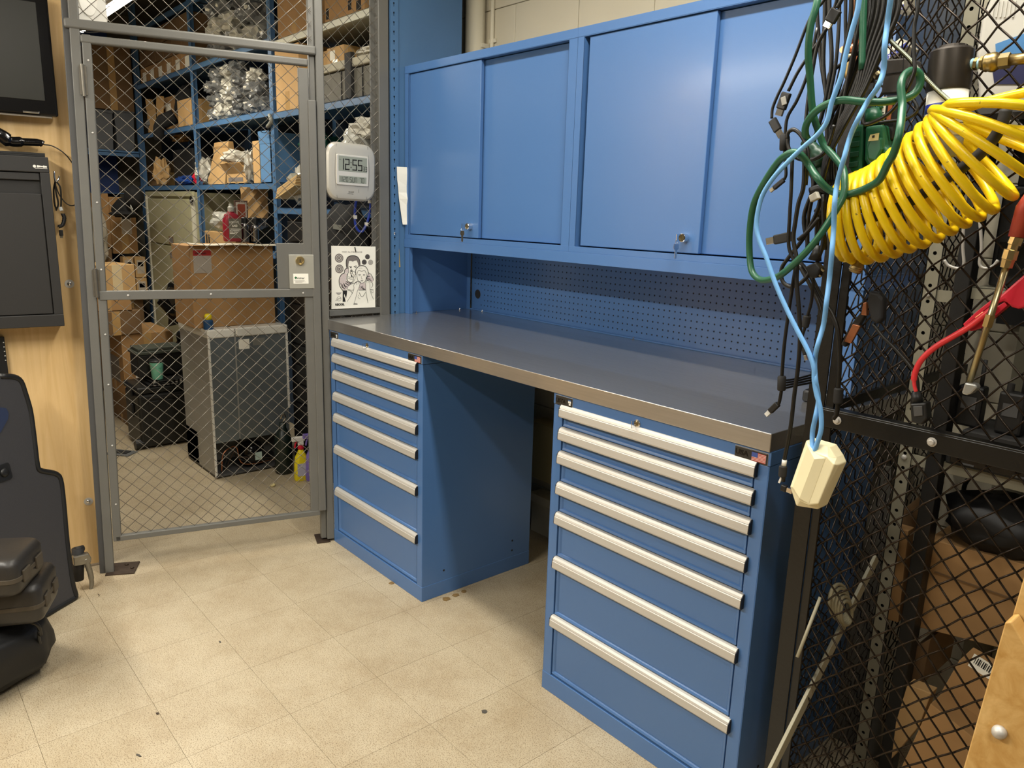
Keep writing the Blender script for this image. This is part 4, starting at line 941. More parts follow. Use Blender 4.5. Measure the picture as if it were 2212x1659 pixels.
# right bay, shelf 2.375
shelfbox('large brown carton wrapped in film on the top right shelf', 597, 672, -40, 2.376, y=.345, d=.3, mat=card)
shelfbox('brown carton with black printed arcs on the top right shelf', 700, 786, -30, 2.376, y=.35, d=.3, mat=card, tapeon=False, marks=[('y', .05, .12, .15, .5, ink), ('y', .62, .70, .2, .5, ink), ('y', .82, .93, .1, .4, ink)])
# grey hard case with strap, shelf 2.01
t = T('grey_hard_case', 'dusty grey equipment case with pale lid and black strap on the right shelf', 'case', (-.4, .45, 2.01))
gm = M('dusty_grey', '#6A675C', .7, 0, .2, 20, .2, 90)
B().box(-.72, -.06, .34, .62, 2.012, 2.145).build('case_body', gm, t, bev=.006)
B().box(-.73, -.055, .33, .63, 2.150, 2.19).build('case_lid', M('pale_dust', '#B5AF9A', .7, 0, .2, 20), t, bev=.006)
B().box(-.42, -.36, .322, .345, 2.012, 2.215).build('strap', black_m, t, bev=.003)
for x in (-.70, -.48, -.28, -.12): B().box(x, x+.004, .335, .3395, 2.012, 2.145).build('seam', ink, t)
shelfbox('small tan carton standing on the pale lid of the grey case', 706, 742, 100, 2.192, y=.38, d=.1, mat=card_l, marks=[('y', .2, .5, .3, .8, paper)])
bag('crumpled clear wrapper with papers on the right of the pale lid', (-.17, .42, 2.235), (.08, .06, .04), poly_l)
bag('folded white papers on the pale case lid', (-.27, .36, 2.21), (.09, .03, .018), M('white_paper_crumple', '#CFCABB', .7), name='folded_papers', cat='paper', tuft=False, rz=0)
# right bay, shelf 1.50 and stack of black drawers
bag('crinkled green and clear bag beside the gate latch', (-.90, .44, 1.79), (.11, .08, .11), M('green_bag', '#2F6B58', .25, 0, .3, 20, .8, 50))
bag('large crinkled clear bag at the left of the right bay', (-1.09, .44, 1.62), (.10, .08, .11), poly_l)
bag('silver plastic pouch above the clock', (-.33, .40, 1.79), (.14, .08, .10), poly_l)
bag('white wrapped paper bundle above the clock', (-.28, .36, 1.87), (.11, .05, .05), M('white_paper_crumple', '#CFCABB', .7), name='paper_bundle', cat='paper', tuft=False, rz=.3)
bag('dark folded bag on the shelf behind the clock', (-.5, .45, 1.60), (.3, .1, .095), M('black_cloth2', '#1A1B20', .7), name='dark_bag', tuft=False, rz=0)
t = T('folder_stack', 'stack of tan folders sticking out from the right bay beside the latch', 'folders', (-1.0, .3, 1.55))
for k in range(7): B().cbox((-1.02+.004*k, .36, 1.585+.008*k), (.26, .16, .006), None, Matrix.Rotation(-.28, 3, 'Y')).build('folder', card_l if k % 2 else M('manila', '#D0B47E', .7), t)
t = T('black_drawer_tower', 'tall black tower of shallow drawers in the right bay behind the latch', 'drawers', (-.7, .5, 0))
B().box(-1.17, -.07, .36, .69, .0, 1.44).build('tower_body', black_m, t)
for k in range(12): B().box(-1.15, -.10, .345, .36, .045+k*.116, .15+k*.116).build('drawer', black, t, bev=.003)
# black duffel and strap behind the clock panel
t = T('hanging_vest', 'black padded vest with grey name tape hanging behind the mesh below the clock', 'vest', (-.3, .3, 1.2))
b = B(); b.add(*blobmesh((-.30, .25, 1.33), (.17, .055, .20), 8, .18, 2.5, 3, pw=.7)); b.build('vest_body', M('black_cloth', '#141415', .85, 0, .2, 30), t, smooth=True)
B().cbox((-.27, .190, 1.42), (.075, .006, .022), None, Matrix.Rotation(.05, 3, 'Y')).build('name_tape', M('tape_grey', '#7F8077', .8), t)
t = T('blue_lanyard', 'blue lanyard with white print hanging behind the mesh under the clock', 'lanyard', (-.10, .25, 1.4))
b = B(); b.tube(spline([(-.07, .245, 1.62), (-.075, .25, 1.50), (-.09, .22, 1.41), (-.10, .19, 1.43), (-.10, .19, 1.52), (-.09, .21, 1.6)], 6), .0055, 6); b.build('lanyard_band', M('lanyard_blue', '#1D3AA0', .6), t)
for k, q in enumerate(((-.073, .247, 1.54), (-.1, .188, 1.47), (-.083, .235, 1.44))): B().cbox(q, (.012, .0122, .016)).build('print', white_p, t)
# ---------------------------------------------------------------- lateral filing cabinet
t = T('filing_cabinet', 'beige lateral filing cabinet with three label holders behind the gate', 'filing cabinet', (-3.1, .35, 0))
B().box(-3.655, -2.565, .315, .318, 0, .01).build('foot_strip', ink, t)
B().box(-3.655, -2.56, .32, .69, 0, 1.585).build('body', beige_metal, t, bev=.004)
zs = [(1.545, 1.585), (1.20, 1.535), (.75, 1.19), (.40, .74), (.04, .39)]
B().box(-3.66, -2.555, .303, .32, 1.555, 1.59).build('top_edge', beige_metal, t, bev=.003)
for a, c in zs[1:]:
    dr = B().box(-3.60, -2.60, .300, .319, a, c).build('drawer', beige_metal, t, bev=.004)
    mz = {1.20: 1.235, .75: 1.12, .40: .70, .04: .33}[a]
    B().box(-3.13, -3.02, .2985, .3005, mz-.028, mz+.028).build('label_holder', chrome, dr, bev=.001)
    B().box(-3.115, -3.035, .2978, .2986, mz-.02, mz+.02).build('label_card', ink_grey, dr)
b = B(); b.box(-3.66, -3.63, .298, .32, 0, 1.555); b.build('side_edge', M('pale_edge', '#D7D3BE', .4), t, bev=.002)
b = B(); b.box(-2.59, -2.56, .298, .32, 0, 1.555); b.build('side_edge', M('pale_edge', '#D7D3BE', .4), t, bev=.002)
t = T('wrist_strap', 'thin black wrist strap hanging at the top right of the filing cabinet', 'strap', (-2.7, .29, 1.5))
b = B(); q = at(412, 424, 1, .294); b.tube(spline([q, at(411, 432, 1, .294), at(414, 440, 1, .294), at(416, 432, 1, .294), q], 5), .006, 5); b.build('strap_loop', rubber, t)
# ---------------------------------------------------------------- far left shelves, crates and cartons
t = T('far_shelving', 'blue shelf on the far left side of the cage holding grey crates', 'shelving', (-4.1, .05, 0))
b = B(); b.box(-4.4, -3.86, -.9, .335, 1.885, 1.89); b.box(-3.862, -3.86, -.9, .335, 1.86, 1.905); b.build('shelf', blue_old, t)
b = B(); b.box(-4.4, -3.86, -.9, .30, 1.568, 1.573); b.build('shelf', blue_old, t)
for y in (-.88, .345): B().box(-3.90, -3.862, y-.004, y, 0, 3.0).build('upright', blue_old, t)
b = B().box(-4.42, -4.405, -.95, .30, 0, 3.0).build('back_panel', blue_dark, t)
crate = M('grey_crate', '#5C5F63', .6, 0, .1)
for i, (pa, pb) in enumerate(((203, 247), (250, 293))):
    ya, yb = at(pa, 280, 0, -3.87).y, at(pb, 280, 0, -3.87).y
    z1 = at((pa+pb)/2, 238, 0, -3.87).z
    tt = T('storage_crate', ('grey plastic crate under the big carton, left of two', 'grey plastic crate under the big carton, right of two')[i], 'crate', (-4.05, (ya+yb)/2, 1.906), group='grey crates on the far shelf')
    b = B(); x0, x1 = -4.2, -3.88
    vs = [(x0+.01, ya+.012, 1.907), (x1-.01, ya+.012, 1.907), (x1-.01, yb-.012, 1.907), (x0+.01, yb-.012, 1.907), (x0, ya, z1), (x1, ya, z1), (x1, yb, z1), (x0, yb, z1)]
    b.add(vs, [(0, 3, 2, 1), (4, 5, 6, 7), (0, 1, 5, 4), (1, 2, 6, 5), (2, 3, 7, 6), (3, 0, 4, 7)]); b.build('crate_body', crate, tt, bev=.004)
    B().box(x0-.006, x1+.006, ya-.004, yb+.004, z1-.018, z1+.004).build('crate_rim', crate, tt, bev=.003)
zc_ = at(235, 238, 0, -3.87).z+.006
carton('big brown carton on top of the grey crates, far left', -4.2, -3.87, at(197, 160, 0, -3.87).y, at(285, 160, 0, -3.87).y, zc_, zc_+.48, mat=card_d)
LAB = [('brown carton far left with torn tape below the blue shelf', -4.25, -3.72, 190, 240, 1.15, 1.565, card), ('tall brown carton with a red and white label, far left', -4.15, -3.70, 241, 296, 1.10, 1.54, card),
       ('plain brown carton at the bottom of the far left stack', -4.2, -3.70, 192, 238, .02, 1.14, card_d), ('brown carton behind the taped box, far left', -4.2, -3.69, 240, 298, .02, .74, card_d)]
for lab, x0, x1, pa, pb, z0, z1, mm in LAB:
    ya, yb = at(pa, 500, 0, x1).y, at(pb, 500, 0, x1).y
    carton(lab, x0, x1, ya, yb, z0, z1, mat=mm, marks=[('x', .4, .8, .35, .85, M('old_label', '#BBAE9C', .7)), ('x', .45, .75, .62, .78, M('faded_red', '#B0574C', .7))] if 'label' in lab else None)
k = 0
for r in range(2):
    for i in range(2):
        ya = at(256+i*26, 500, 0, -3.66).y; yb = at(280+i*26, 500, 0, -3.66).y
        ya = min(ya, .245); yb = min(yb, .30)
        carton(('small white-labelled carton, lower left of four far cartons', 'small carton with dark print, lower right of four far cartons', 'small carton with red label, upper left of four far cartons', 'small carton with red label, upper right of four far cartons')[k], -3.69, -3.60, ya, yb-.004, .745+r*.17, .91+r*.17, mat=card_l, tapeon=False, marks=[('x', .15, .85, .2, .85, M('old_label', '#BBAE9C', .7)), ('x', .25, .75, .55, .75, (M('faded_red', '#B0574C', .7), ink)[k == 1])]); k += 1
t = T('baseball_cap', 'black cap with small pale logo hanging near the left shelf upright', 'cap', tuple(at(278, 450, 1, .25)))
c = at(275, 455, 1, .10); b = B(); b.add(*blobmesh(c, (.15, .10, .10), 4, .1, 2, 3, .5)); b.build('crown', M('black_cloth', '#131212', .85), t, smooth=True)
c2 = at(268, 462, 1, .05); b = B(); b.add(*blobmesh(c2, (.15, .10, .02), 2, .1, 2, 3)); b.build('brim', M('black_cloth', '#131212', .85), t, smooth=True)
c3 = at(290, 425, 1, .10); b = B(); b.add(*blobmesh(c3, (.08, .07, .09), 2, .1, 2, 2)); b.build('hanging_part', M('black_cloth', '#131212', .85), t, smooth=True)
c4 = at(284, 450, 1, -.03); B().cbox(c4, (.05, .004, .022), None, Matrix.Rotation(.6, 3, 'Y')).build('logo', M('pale_logo', '#9A998F', .7), t)
bag('long white wrapped roll with strings, far left', (-3.62, -.07, 1.24), (.05, .06, .22), M('white_wrap', '#A59C8A', .5), name='wrapped_roll', cat='roll', tuft=False, rz=0)
# ---------------------------------------------------------------- floor stack behind the gate
B0 = carton_px('brown carton on the floor under the big open carton', 298, 938, 876, 236, 392, .0005, mat=card_d)
z0_ = TOP[B0.name]+.001
B1 = carton_px('large brown carton with white shipping label behind the black case', 272, 860, 722, 228, 378, z0_, mat=card, marks=[('x', .22, .42, .30, .82, paper), ('x', .62, .92, .62, .8, card_d), ('y', .2, .8, .2, .6, ink_grey)])
carton('darker brown carton lying on the large labelled carton', -2.95, -2.50, -.44, -.12, TOP[B1.name]+.001, TOP[B1.name]+.16, mat=card_d, rz=.1); z2_ = TOP[B1.name]+.163
carton('brown carton with loose lid under the taped box', -2.92, -2.52, -.42, -.13, z2_, z2_+.105, mat=card, rz=-.12)
carton('crushed carton crossed with clear tape, top of the left heap', -2.82, -2.53, -.36, -.13, z2_+.107, z2_+.30, mat=card_l, rz=.18, marks=[('x', .35, .62, 0, 1, M('clear_tape', '#D8C49A', .25))])
carton('pale cardboard flap box left of the taped carton', -2.90, -2.70, -.58, -.42, z2_+.107, z2_+.19, mat=M('pale_card', '#B9AC93', .8), rz=.25, op=.7)
bag('clear plastic wrap standing beside the taped carton', (-2.62, -.40, z2_+.107+.12), (.035, .03, .12), poly_l, tuft=False)
bag('crumpled black refuse bag behind the fridge', (-2.35, .16, .84), (.20, .13, .17), M('refuse_bag', '#0C0C0D', .14, 0, .2, 10, .9, 30), name='refuse_bag', tuft=False, rz=.4)
bag('lower part of a second black refuse bag beside the labelled carton', (-2.15, .12, .60), (.08, .12, .10), M('refuse_bag', '#0C0C0D', .14, 0, .2, 10, .9, 30), name='refuse_bag', tuft=False, rz=.4)
# rolling hard case with a crate and a tumbler on top
q = at(307, 973, 2, .0)
cx1, cy0 = q.x, q.y; ctop = at(307, 838, 0, cx1).z; cy1 = cy0+.36
t = T('rolling_case', 'big black ribbed rolling case standing on the floor behind the gate', 'case', (cx1-.15, (cy0+cy1)/2, 0))
cb = M('case_resin', '#161614', .42, 0, .1, 20, .1, 300)
B().box(cx1-.30, cx1, cy0, cy1, .012, ctop-.045).build('case_base', cb, t, bev=.016, seg=3)
B().box(cx1-.305, cx1+.004, cy0-.004, cy1+.004, ctop-.042, ctop).build('case_lid', cb, t, bev=.012, seg=3)
for k in range(3): B().box(cx1, cx1+.006, cy0+.06+k*.1, cy0+.12+k*.1, .05, ctop-.09).build('rib', cb, t, bev=.003)
B().box(cx1-.02, cx1+.008, cy0+.02, cy0+.32, ctop-.075, ctop-.068).build('lid_groove', ink, t)
B().box(cx1-.16, cx1-.10, cy0-.016, cy0-.002, ctop-.20, ctop-.12).build('latch', black, t, bev=.003)
B().box(cx1-.16, cx1-.10, cy0-.016, cy0-.002, ctop-.07, ctop-.01).build('latch', black, t, bev=.003)
B().cbox((cx1-.02, cy0+.02, ctop-.018), (.03, .02, .022)).build('bright_latch', alu, t, bev=.002)
b = B(); b.tube([(cx1-.03, cy0-.03, .035), (cx1-.03, cy0+.02, .035)], .033, 16); b.build('wheel', black, t, smooth=False)
t = T('black_trays', 'black perforated trays lying on the rolling case around the tumbler', 'tray', (cx1-.15, cy0+.15, ctop))
for k in range(3): B().cbox((cx1-.12, cy0+.20+.02*k, ctop+.008+k*.012), (.26, .26, .007), None, Matrix.Rotation(.04*k, 3, 'Z')).build('tray', black, t, bev=.002)
b = B()
for i in range(7):
    for j in range(3): b.cbox((cx1+.0095, cy0+.10+.026*i, ctop+.008+j*.011), (.001, .014, .005))
b.build('slots', white_p, t, kind='stuff')
t = T('tumbler', 'mint green insulated tumbler with black lid on the black case', 'tumbler', tuple(at(341, 826, 0, cx1-.03)))
q = at(341, 824, 0, cx1-.035); zt = at(341, 776, 0, cx1-.035).z; zb_ = ctop+.0375; hh = zt-zb_; Mt = Matrix.Translation((cx1-.035, q.y, zb_))
o = B().lathe([(.030, 0), (.032, .004), (.0395, hh*.78), (.0415, hh*.86), (.0415, hh*.88)], 28, Mt).build('cup', teal, t, smooth=True)
B().lathe([(.0425, hh*.87), (.0425, hh*.94), (.038, hh*.96), (.036, hh)], 28, Mt).build('lid', black, t, bev=.001)
text('YETI', .014, frame(Vector((cx1-.035+.0395, q.y-.002, zb_+hh*.55)), (0, 1, 0), (0, 0, 1)), M('teal_dark', '#3E8A72', .5), t, 'lettering', .0004)
t = T('black_tote', 'black plastic tote with angled lid behind the tumbler', 'tote', (cx1-.4, cy0+.15, ctop))
x1 = cx1-.10; yq0 = cy0+.03; yq1 = cy0+.33; z0q = ctop+.042; z1q = at(350, 750, 0, x1).z
B().box(x1-.17, x1, yq0+.01, yq1-.01, z0q, z1q-.04).build('tote_body', black, t, bev=.008)
B().box(x1-.18, x1+.012, yq0, yq1, z1q-.0395, z1q-.02).build('tote_lid', M('grey_green_lid', '#3F443C', .5), t, bev=.004)
B().box(x1-.17, x1+.0, yq0+.015, yq1-.015, z1q-.0195, z1q).build('lid_top', M('grey_green_lid', '#3F443C', .5), t, bev=.004)
# ---------------------------------------------------------------- fridge turned with its back to the gate
q = at(465, 1035, 2, 0); fx1, fy0 = -1.137, -.135; fx0 = -1.60; fy1 = .312; fz = .845
t = T('small_fridge', 'small grey fridge with white top, its back and compressor facing the gate', 'fridge', ((fx0+fx1)/2, (fy0+fy1)/2, 0))
gal = M('galvanised_back', '#7F878A', .38, .55, .3, 6, .05, 40)
B().box(fx0, fx1, fy0, fy1, .21, fz-.045).build('cabinet_body', M('fridge_side', '#9A9891', .4), t, bev=.003)
b = B(); b.box(fx0, fx1, fy0, fy0+.012, .015, .212); b.box(fx0, fx1, fy1-.012, fy1, .015, .212); b.box(fx0, fx0+.2, fy0, fy1, .015, .212); b.build('lower_shell', M('fridge_side', '#9A9891', .4), t, bev=.002)
B().box(fx1, fx1+.004, fy0+.008, fy0+.142, .205, fz-.05).build('back_sheet', gal, t, bev=.001)
B().box(fx1, fx1+.004, fy0+.150, fy1-.008, .205, fz-.05).build('back_sheet', gal, t, bev=.001)
wt = M('fridge_white', '#DEDCD2', .35)
B().box(fx0-.006, fx1+.012, fy0-.006, fy0+.143, fz-.048, fz).build('top_cover', wt, t, bev=.008, seg=3)
B().box(fx0-.006, fx1+.012, fy0+.150, fy1+.004, fz-.048, fz).build('top_cover', wt, t, bev=.008, seg=3)
B().box(fx1-.002, fx1+.008, fy0-.004, fy0+.008, .01, fz-.045).build('corner_trim', wt, t, bev=.001)
B().box(fx1-.002, fx1+.008, fy1-.008, fy1+.004, .35, fz-.045).build('corner_trim', wt, t, bev=.001)
B().box(fx0, fx1+.01, fy0+.001, fy1, .008, .020).build('base_plate', grey_d, t, bev=.001)
b = B(); b.lathe([(.02, 0), (.07, .01), (.075, .04), (.075, .09), (.06, .125), (.02, .14)], 24, Matrix.Translation((fx1-.09, fy0+.24, .02))); b.build('compressor', black_g, t, smooth=True)
B().cbox((fx1-.012, fy0+.255, .085), (.004, .04, .045)).build('compressor_label', M('green_label', '#BFD3C8', .5), t)
for k in range(3):
    b = B(); b.tube(spline([(fx1-.02-.02*k, fy0+.04+.02*k, .03), (fx1-.03, fy0+.06+.03*k, .13), (fx1-.05, fy0+.14, .15-.03*k), (fx1-.02, fy0+.17, .05+.02*k), (fx1-.03, fy1-.06, .04)], 6), .004, 6); b.build('refrigerant_pipe', (copper, black, rust)[k], t, smooth=True)
B().box(fx1-.01, fx1+.0, fy0+.20, fy0+.205, .2, .21).build('clip', ink, t)
B().box(fx1+.004, fx1+.005, fy0+.165, fy0+.225, fz-.12, fz-.065).build('rating_label', paper, t); B().box(fx1+.004, fx1+.005, fy0+.245, fy0+.315, fz-.105, fz-.065).build('rating_label', M('foil_label', '#9A9A92', .3, .4), t)
# objects on and beside the fridge
t = T('aerosol_can', 'short blue can with yellow cap on the front of the white fridge top', 'can', (-1.20, -.06, fz))
q = at(450, 700, 2, fz); Mq = Matrix.Translation((-1.17, at(450, 700, 0, -1.17).y, fz))
B().lathe([(.026, .0), (.026, .045), (.02, .052)], 20, Mq).build('can_body', M('can_blue', '#20466E', .35), t)
B().lathe([(.019, .052), (.019, .075), (.012, .083), (.004, .084)], 20, Mq).build('cap', yel, t, smooth=True)
bx0, bx1 = -1.52, -1.215; by0 = at(405, 600, 0, bx1).y; by1 = at(592, 600, 0, bx1).y; bz1 = at(500, 531, 0, bx1).z
carton('large plain brown carton standing on the fridge', bx0, bx1, by0+.02, by1, fz+.001, bz1, mat=card, tapeon=False)
t = T('packing_pouch', 'clear document pouch with red banner stuck on the carton above the fridge', 'pouch', (bx1+.001, by0+.07, bz1-.1))
za, zb2 = at(435, 590, 0, bx1).z, at(435, 538, 0, bx1).z; ya, yb = at(417, 560, 0, bx1).y, at(456, 560, 0, bx1).y
B().box(bx1+.0008, bx1+.0025, ya, yb, za, zb2).build('pouch_film', M('pouch', '#A89F93', .15, 0, .1), t); B().box(bx1+.0026, bx1+.003, ya, yb, zb2-.035, zb2-.006).build('red_banner', M('banner_red', '#9E2420', .4), t)
text('ENCLOSED', .012, frame(Vector((bx1+.0031, ya+.01, zb2-.027)), (0, 1, 0), (0, 0, 1)), ink, t, 'lettering', .0003, .0003)
def ycen(px, x): return at(px, 520, 0, x).y
xb = bx1-.07
t = T('flattened_papers', 'curled sheets and cardboard lid lying across the carton on the fridge', 'paper', (xb, 0, bz1))
b = B(); vs = []; fs = []; n = 14
for i in range(n+1):
    y = by0-.03+(by1-by0+.10)*i/n; z = bz1+.004+.012*abs(math.cos(i*.45))*(1-i/n)+(.01 if i == 0 else 0)
    vs += [Vector((bx1-.03, y, z)), Vector((bx1+.045, y, z-.004)), Vector((bx1+.045, y, z-.001)), Vector((bx1-.03, y, z+.003))]
for i in range(n):
    for k in range(4): fs.append((4*i+k, 4*i+(k+1) % 4, 4*i+4+(k+1) % 4, 4*i+4+k))
fs += [(0, 3, 2, 1), (4*n, 4*n+1, 4*n+2, 4*n+3)]
b.add(vs, fs); b.build('sheet', M('off_white_sheet', '#CFC8B5', .6), t, smooth=False)
zp_ = bz1+.021
t = T('red_jug', 'dark red plastic jug with printed grey label on the carton', 'jug', (xb, ycen(502, xb), zp_))
yj = ycen(502, xb); zt = at(502, 472, 0, xb).z
b = B(); shell(b, [(rrect(.055, .085, .018, 4), 0), (rrect(.06, .09, .02, 4), .008), (rrect(.06, .09, .02, 4), .115), (rrect(.052, .07, .02, 4), .145), (rrect(.034, .036, .015, 4), .156), (rrect(.034, .034, .015, 4), .162)], Matrix.Translation((xb, yj, zp_))); o = b.build('jug_body', M('jug_red', '#8E1B2C', .35), t); smooth_angle(o)
B().lathe([(.017, .162), (.017, .185), (.011, .19), (.009, .205)], 18, Matrix.Translation((xb, yj, zp_))).build('jug_cap', M('grey_cap', '#A7A69C', .4), t)
B().box(xb+.030, xb+.0315, yj-.028, yj+.042, zp_+.018, zp_+.125).build('jug_label', M('label_grey', '#6D6A5E', .5), t)
FJ = frame(Vector((xb+.0317, yj-.024, zp_+.100)), (0, 1, 0), (0, 0, 1))
text('LOCTITE', .0155, FJ, paper, t, 'lettering', .0003, .0003, .85); text('640', .020, FJ @ Matrix.Translation((.014, -.021, 0)), paper, t, 'lettering', .0003, .0004)
for k in range(4): B().box(0, .06-.008*k, -.034-.008*k, -.030-.008*k, 0, .0004, FJ).build('print_line', paper, t)
for i, px in enumerate((530, 552)):
    yk = ycen(px, xb); r_ = .0225
    t = T('steel_spray_can', ('bare steel spray canister beside the red jug, left of two', 'bare steel spray canister with black top, right of two')[i], 'canister', (xb, yk, zp_))
    B().lathe([(r_, 0), (r_, .085-.01*i), (r_*.8, .098-.01*i), (r_*.5, .104-.01*i)], 22, Matrix.Translation((xb, yk, zp_))).build('can_body', M('raw_steel', (.35, .34, .34), .25, 1, .2), t, smooth=False)
    B().lathe([(.018, .1-.01*i), (.018, .128), (.012, .134)], 12, Matrix.Translation((xb, yk, zp_))).build('spray_head', black, t, bev=.001)
t = T('picture_frame', 'small brown framed picture propped behind the red jug', 'picture frame', (bx1-.16, ycen(520, bx1-.16), zp_))
xf = bx1-.16; ya, yb = at(507, 460, 0, xf).y, at(536, 460, 0, xf).y; za, zb2 = zp_-.012, at(520, 433, 0, xf).z
B().box(xf-.01, xf, ya, yb, za, zb2).build('frame', M('dark_wood', '#5A4436', .5), t, bev=.002); B().box(xf, xf+.002, ya+.008, yb-.008, za+.01, zb2-.01).build('mat_board', M('mat_white', '#B9AFA2', .6), t); B().box(xf+.002, xf+.003, ya+.017, yb-.017, za+.02, zb2-.02).build('print', M('rust_print', '#8C3F24', .6, 0, .3, 40), t)
t = T('brown_paper_sheet', 'creased brown paper sheet hanging upright behind the canisters', 'paper', (-1.7, .25, 1.5))
xs_ = -1.60; b = B(); ya, yb = at(520, 440, 0, xs_).y, at(578, 440, 0, xs_).y; za, zb2 = at(550, 471, 0, xs_).z, at(550, 405, 0, xs_).z
n = 4; vs = [Vector((xs_+.012*((i+j) % 2)+.006*noise.noise(Vector((i, j, 1))), ya+(yb-ya)*i/n, za+(zb2-za)*j/n)) for j in range(n+1) for i in range(n+1)]
b.add(vs, [(j*(n+1)+i, j*(n+1)+i+1, (j+1)*(n+1)+i+1, (j+1)*(n+1)+i) for j in range(n) for i in range(n)]); o = b.build('sheet', card_l, t); m_ = o.modifiers.new('s', 'SOLIDIFY'); m_.thickness = .002
t_ = carton('small yellowish carton with black bars behind the red jug', -2.455, at(484, 510, 1, .335).x, .335, .5, 1.09+.12, at(460, 500, 1, .335).z, mat=card_l, tapeon=False, marks=[('y', .08, .14, .2, .8, ink), ('y', .2, .26, .2, .8, ink)])
t = T('lower_shelf_board', 'blue lower shelf carrying the small yellowish carton behind the jug', 'shelf', (-1.9, .5, 1.2))
B().box(XS[2]+.03, XS[1]-.03, .325, .69, 1.18, 1.209).build('board', blue_old, t)
bag('silver bubble wrap heaped on the small carton behind the jug', (-2.26, .42, 1.40), (.17, .075, .06), poly_l, tuft=False, rz=0)
bag('clear bag behind the silver bubble wrap', (-2.12, .56, 1.42), (.14, .06, .09), poly, tuft=False, rz=0)
# black bottle, spray bottles on the floor by the gate post
t = T('black_canister', 'tall black canister standing on the floor right of the fridge', 'canister', (-1.05, .30, 0))
yk = at(614, 1020, 0, -1.02).y; b = B(); b.lathe([(.045, .002), (.05, .01), (.05, .19), (.045, .22), (.03, .25), (.02, .27), (.02, .30)], 24, Matrix.Translation((-1.02, yk, 0))); b.build('canister_body', M('black_green', '#15201B', .35), t, smooth=True)
b = B(); b.tube(spline([(-1.02, yk, .30), (-1.0, yk+.01, .33), (-.99, yk-.005, .36), (-1.0, yk-.02, .33)], 5), .004, 6); b.build('wire_loop', chrome, t)
def sprayer(lab, px, py, x, mb, mc, mt, h=.26):
    q = at(px, py, 2, 0); x, y = q.x, q.y; Mz = Matrix.Translation((x, y, 0)) @ Matrix.Rotation(-.2, 4, 'Z')
    t = T('spray_bottle', lab, 'bottle', (x, y, 0))
    b = B(); shell(b, [(rrect(.05, .075, .02, 4), .001), (rrect(.056, .084, .022, 4), .01), (rrect(.054, .076, .022, 4), h*.38), (rrect(.05, .066, .02, 4), h*.52), (rrect(.034, .036, .014, 4), h*.64), (rrect(.026, .026, .011, 4), h*.70)], Mz); o = b.build('bottle_body', mb, t); smooth_angle(o)
    B().lathe([(.016, h*.70), (.018, h*.72), (.016, h*.79)], 16, Mz).build('collar', mc, t)
    b = B(); b.box(-.012, .012, -.016, .016, h*.79, h*.88, Mz); b.box(-.012, .012, -.05, .024, h*.88, h*.98, Mz); b.build('trigger_head', mt, t, bev=.005)
    b = B(); b.tube([Mz @ Vector((0, -.022, h*.88)), Mz @ Vector((0, -.030, h*.82)), Mz @ Vector((0, -.034, h*.74))], .005, 6); b.build('trigger', mc, t)
    B().box(.0275, .0285, -.028, .028, h*.12, h*.40, Mz).build('bottle_label', M('label_lilac', '#B9B6C6', .6), t)
    return t
sprayer('yellow spray bottle with red collar and white trigger on the floor by the post', 652, 1036, 0, yel, red_p, white_p)
sprayer('purple spray bottle right behind the yellow one', 676, 1036, 0, M('purple', '#7C69B5', .4), M('purple', '#7C69B5', .4), M('purple', '#7C69B5', .4), .28)
t = T('floor_crumb', 'small tan crumb of foam on the floor inside the gate', 'debris', tuple(at(589, 1048, 2, 0)))
q = at(589, 1048, 2, .008); b = B(); b.add(*blobmesh(q, (.012, .016, .009), 2, .3, 3, 2)); b.build('crumb', M('foam_tan', '#D9C98F', .8), t)
t = T('plastic_sleeve', 'clear plastic sleeve lying on the floor beside the hinge side of the gate', 'sleeve', tuple(at(262, 975, 2, 0)))
q = at(262, 978, 2, .004); b = B(); b.cbox(q, (.16, .10, .006), None, Matrix.Rotation(.7, 3, 'Z')); b.build('sleeve', poly, t, bev=.002)
b = B(); b.cbox(q+Vector((0, 0, .006)), (.10, .05, .003), None, Matrix.Rotation(.7, 3, 'Z')); b.build('insert', black_m, t)
# ---------------------------------------------------------------- lamp inside the cage and the white box by the transom
t = T('storage_lamp', 'lit fluorescent tube lamp inside the cage at the top left', 'lamp', (-1.75, -.36, 2.5))
B().box(-2.5, -1.05, -.40, -.30, 2.53, 2.60).build('housing', lampw, t, bev=.004)
for y in (-.375, -.325): B().tube([(-2.45, y, 2.505), (-1.10, y, 2.505)], .014, 10).build('lamp_tube', M('lit_tube', '#FFF4DC', .3, 0, 0, emit=14), t, smooth=True)
for y in (-.42,): B().box(-2.5, -1.05, y, y+.02, 2.48, 2.54).build('reflector', lampw, t, bev=.002)
B().box(-2.4, -2.38, -.36, -.34, 2.6, 3.05).build('stem', lampw, t); B().box(-1.2, -1.18, -.36, -.34, 2.6, 3.05).build('stem', lampw, t)
t = T('emergency_light', 'white plastic emergency light box with looping wire above the gate corner', 'emergency light', (-.40, -.80, 2.15))
q = at(180, 12, 0, -.42); ML_ = frame(q, (0, 1, .04), (0, 0, 1))
b = B(); b.prism(rrect(.125, .14, .02, 4), .07, ML_); b.build('housing', white_p, t, bev=.006, seg=3)
b = B(); b.prism([(.032*math.cos(2*PI*k/24), .06*math.sin(2*PI*k/24)) for k in range(24)], .074, ML_ @ Matrix.Translation((0, .012, 0)), .06); b.build('lens', M('frosted', '#F3EFE4', .3), t, bev=.002)
b = B(); b.tube(spline([ML_ @ Vector(p) for p in ((-.05, -.065, .03), (-.055, -.085, .03), (.0, -.098, .03), (.05, -.085, .03), (.04, -.065, .03))], 6), .002, 6); b.build('wire', rubber, t, smooth=True)
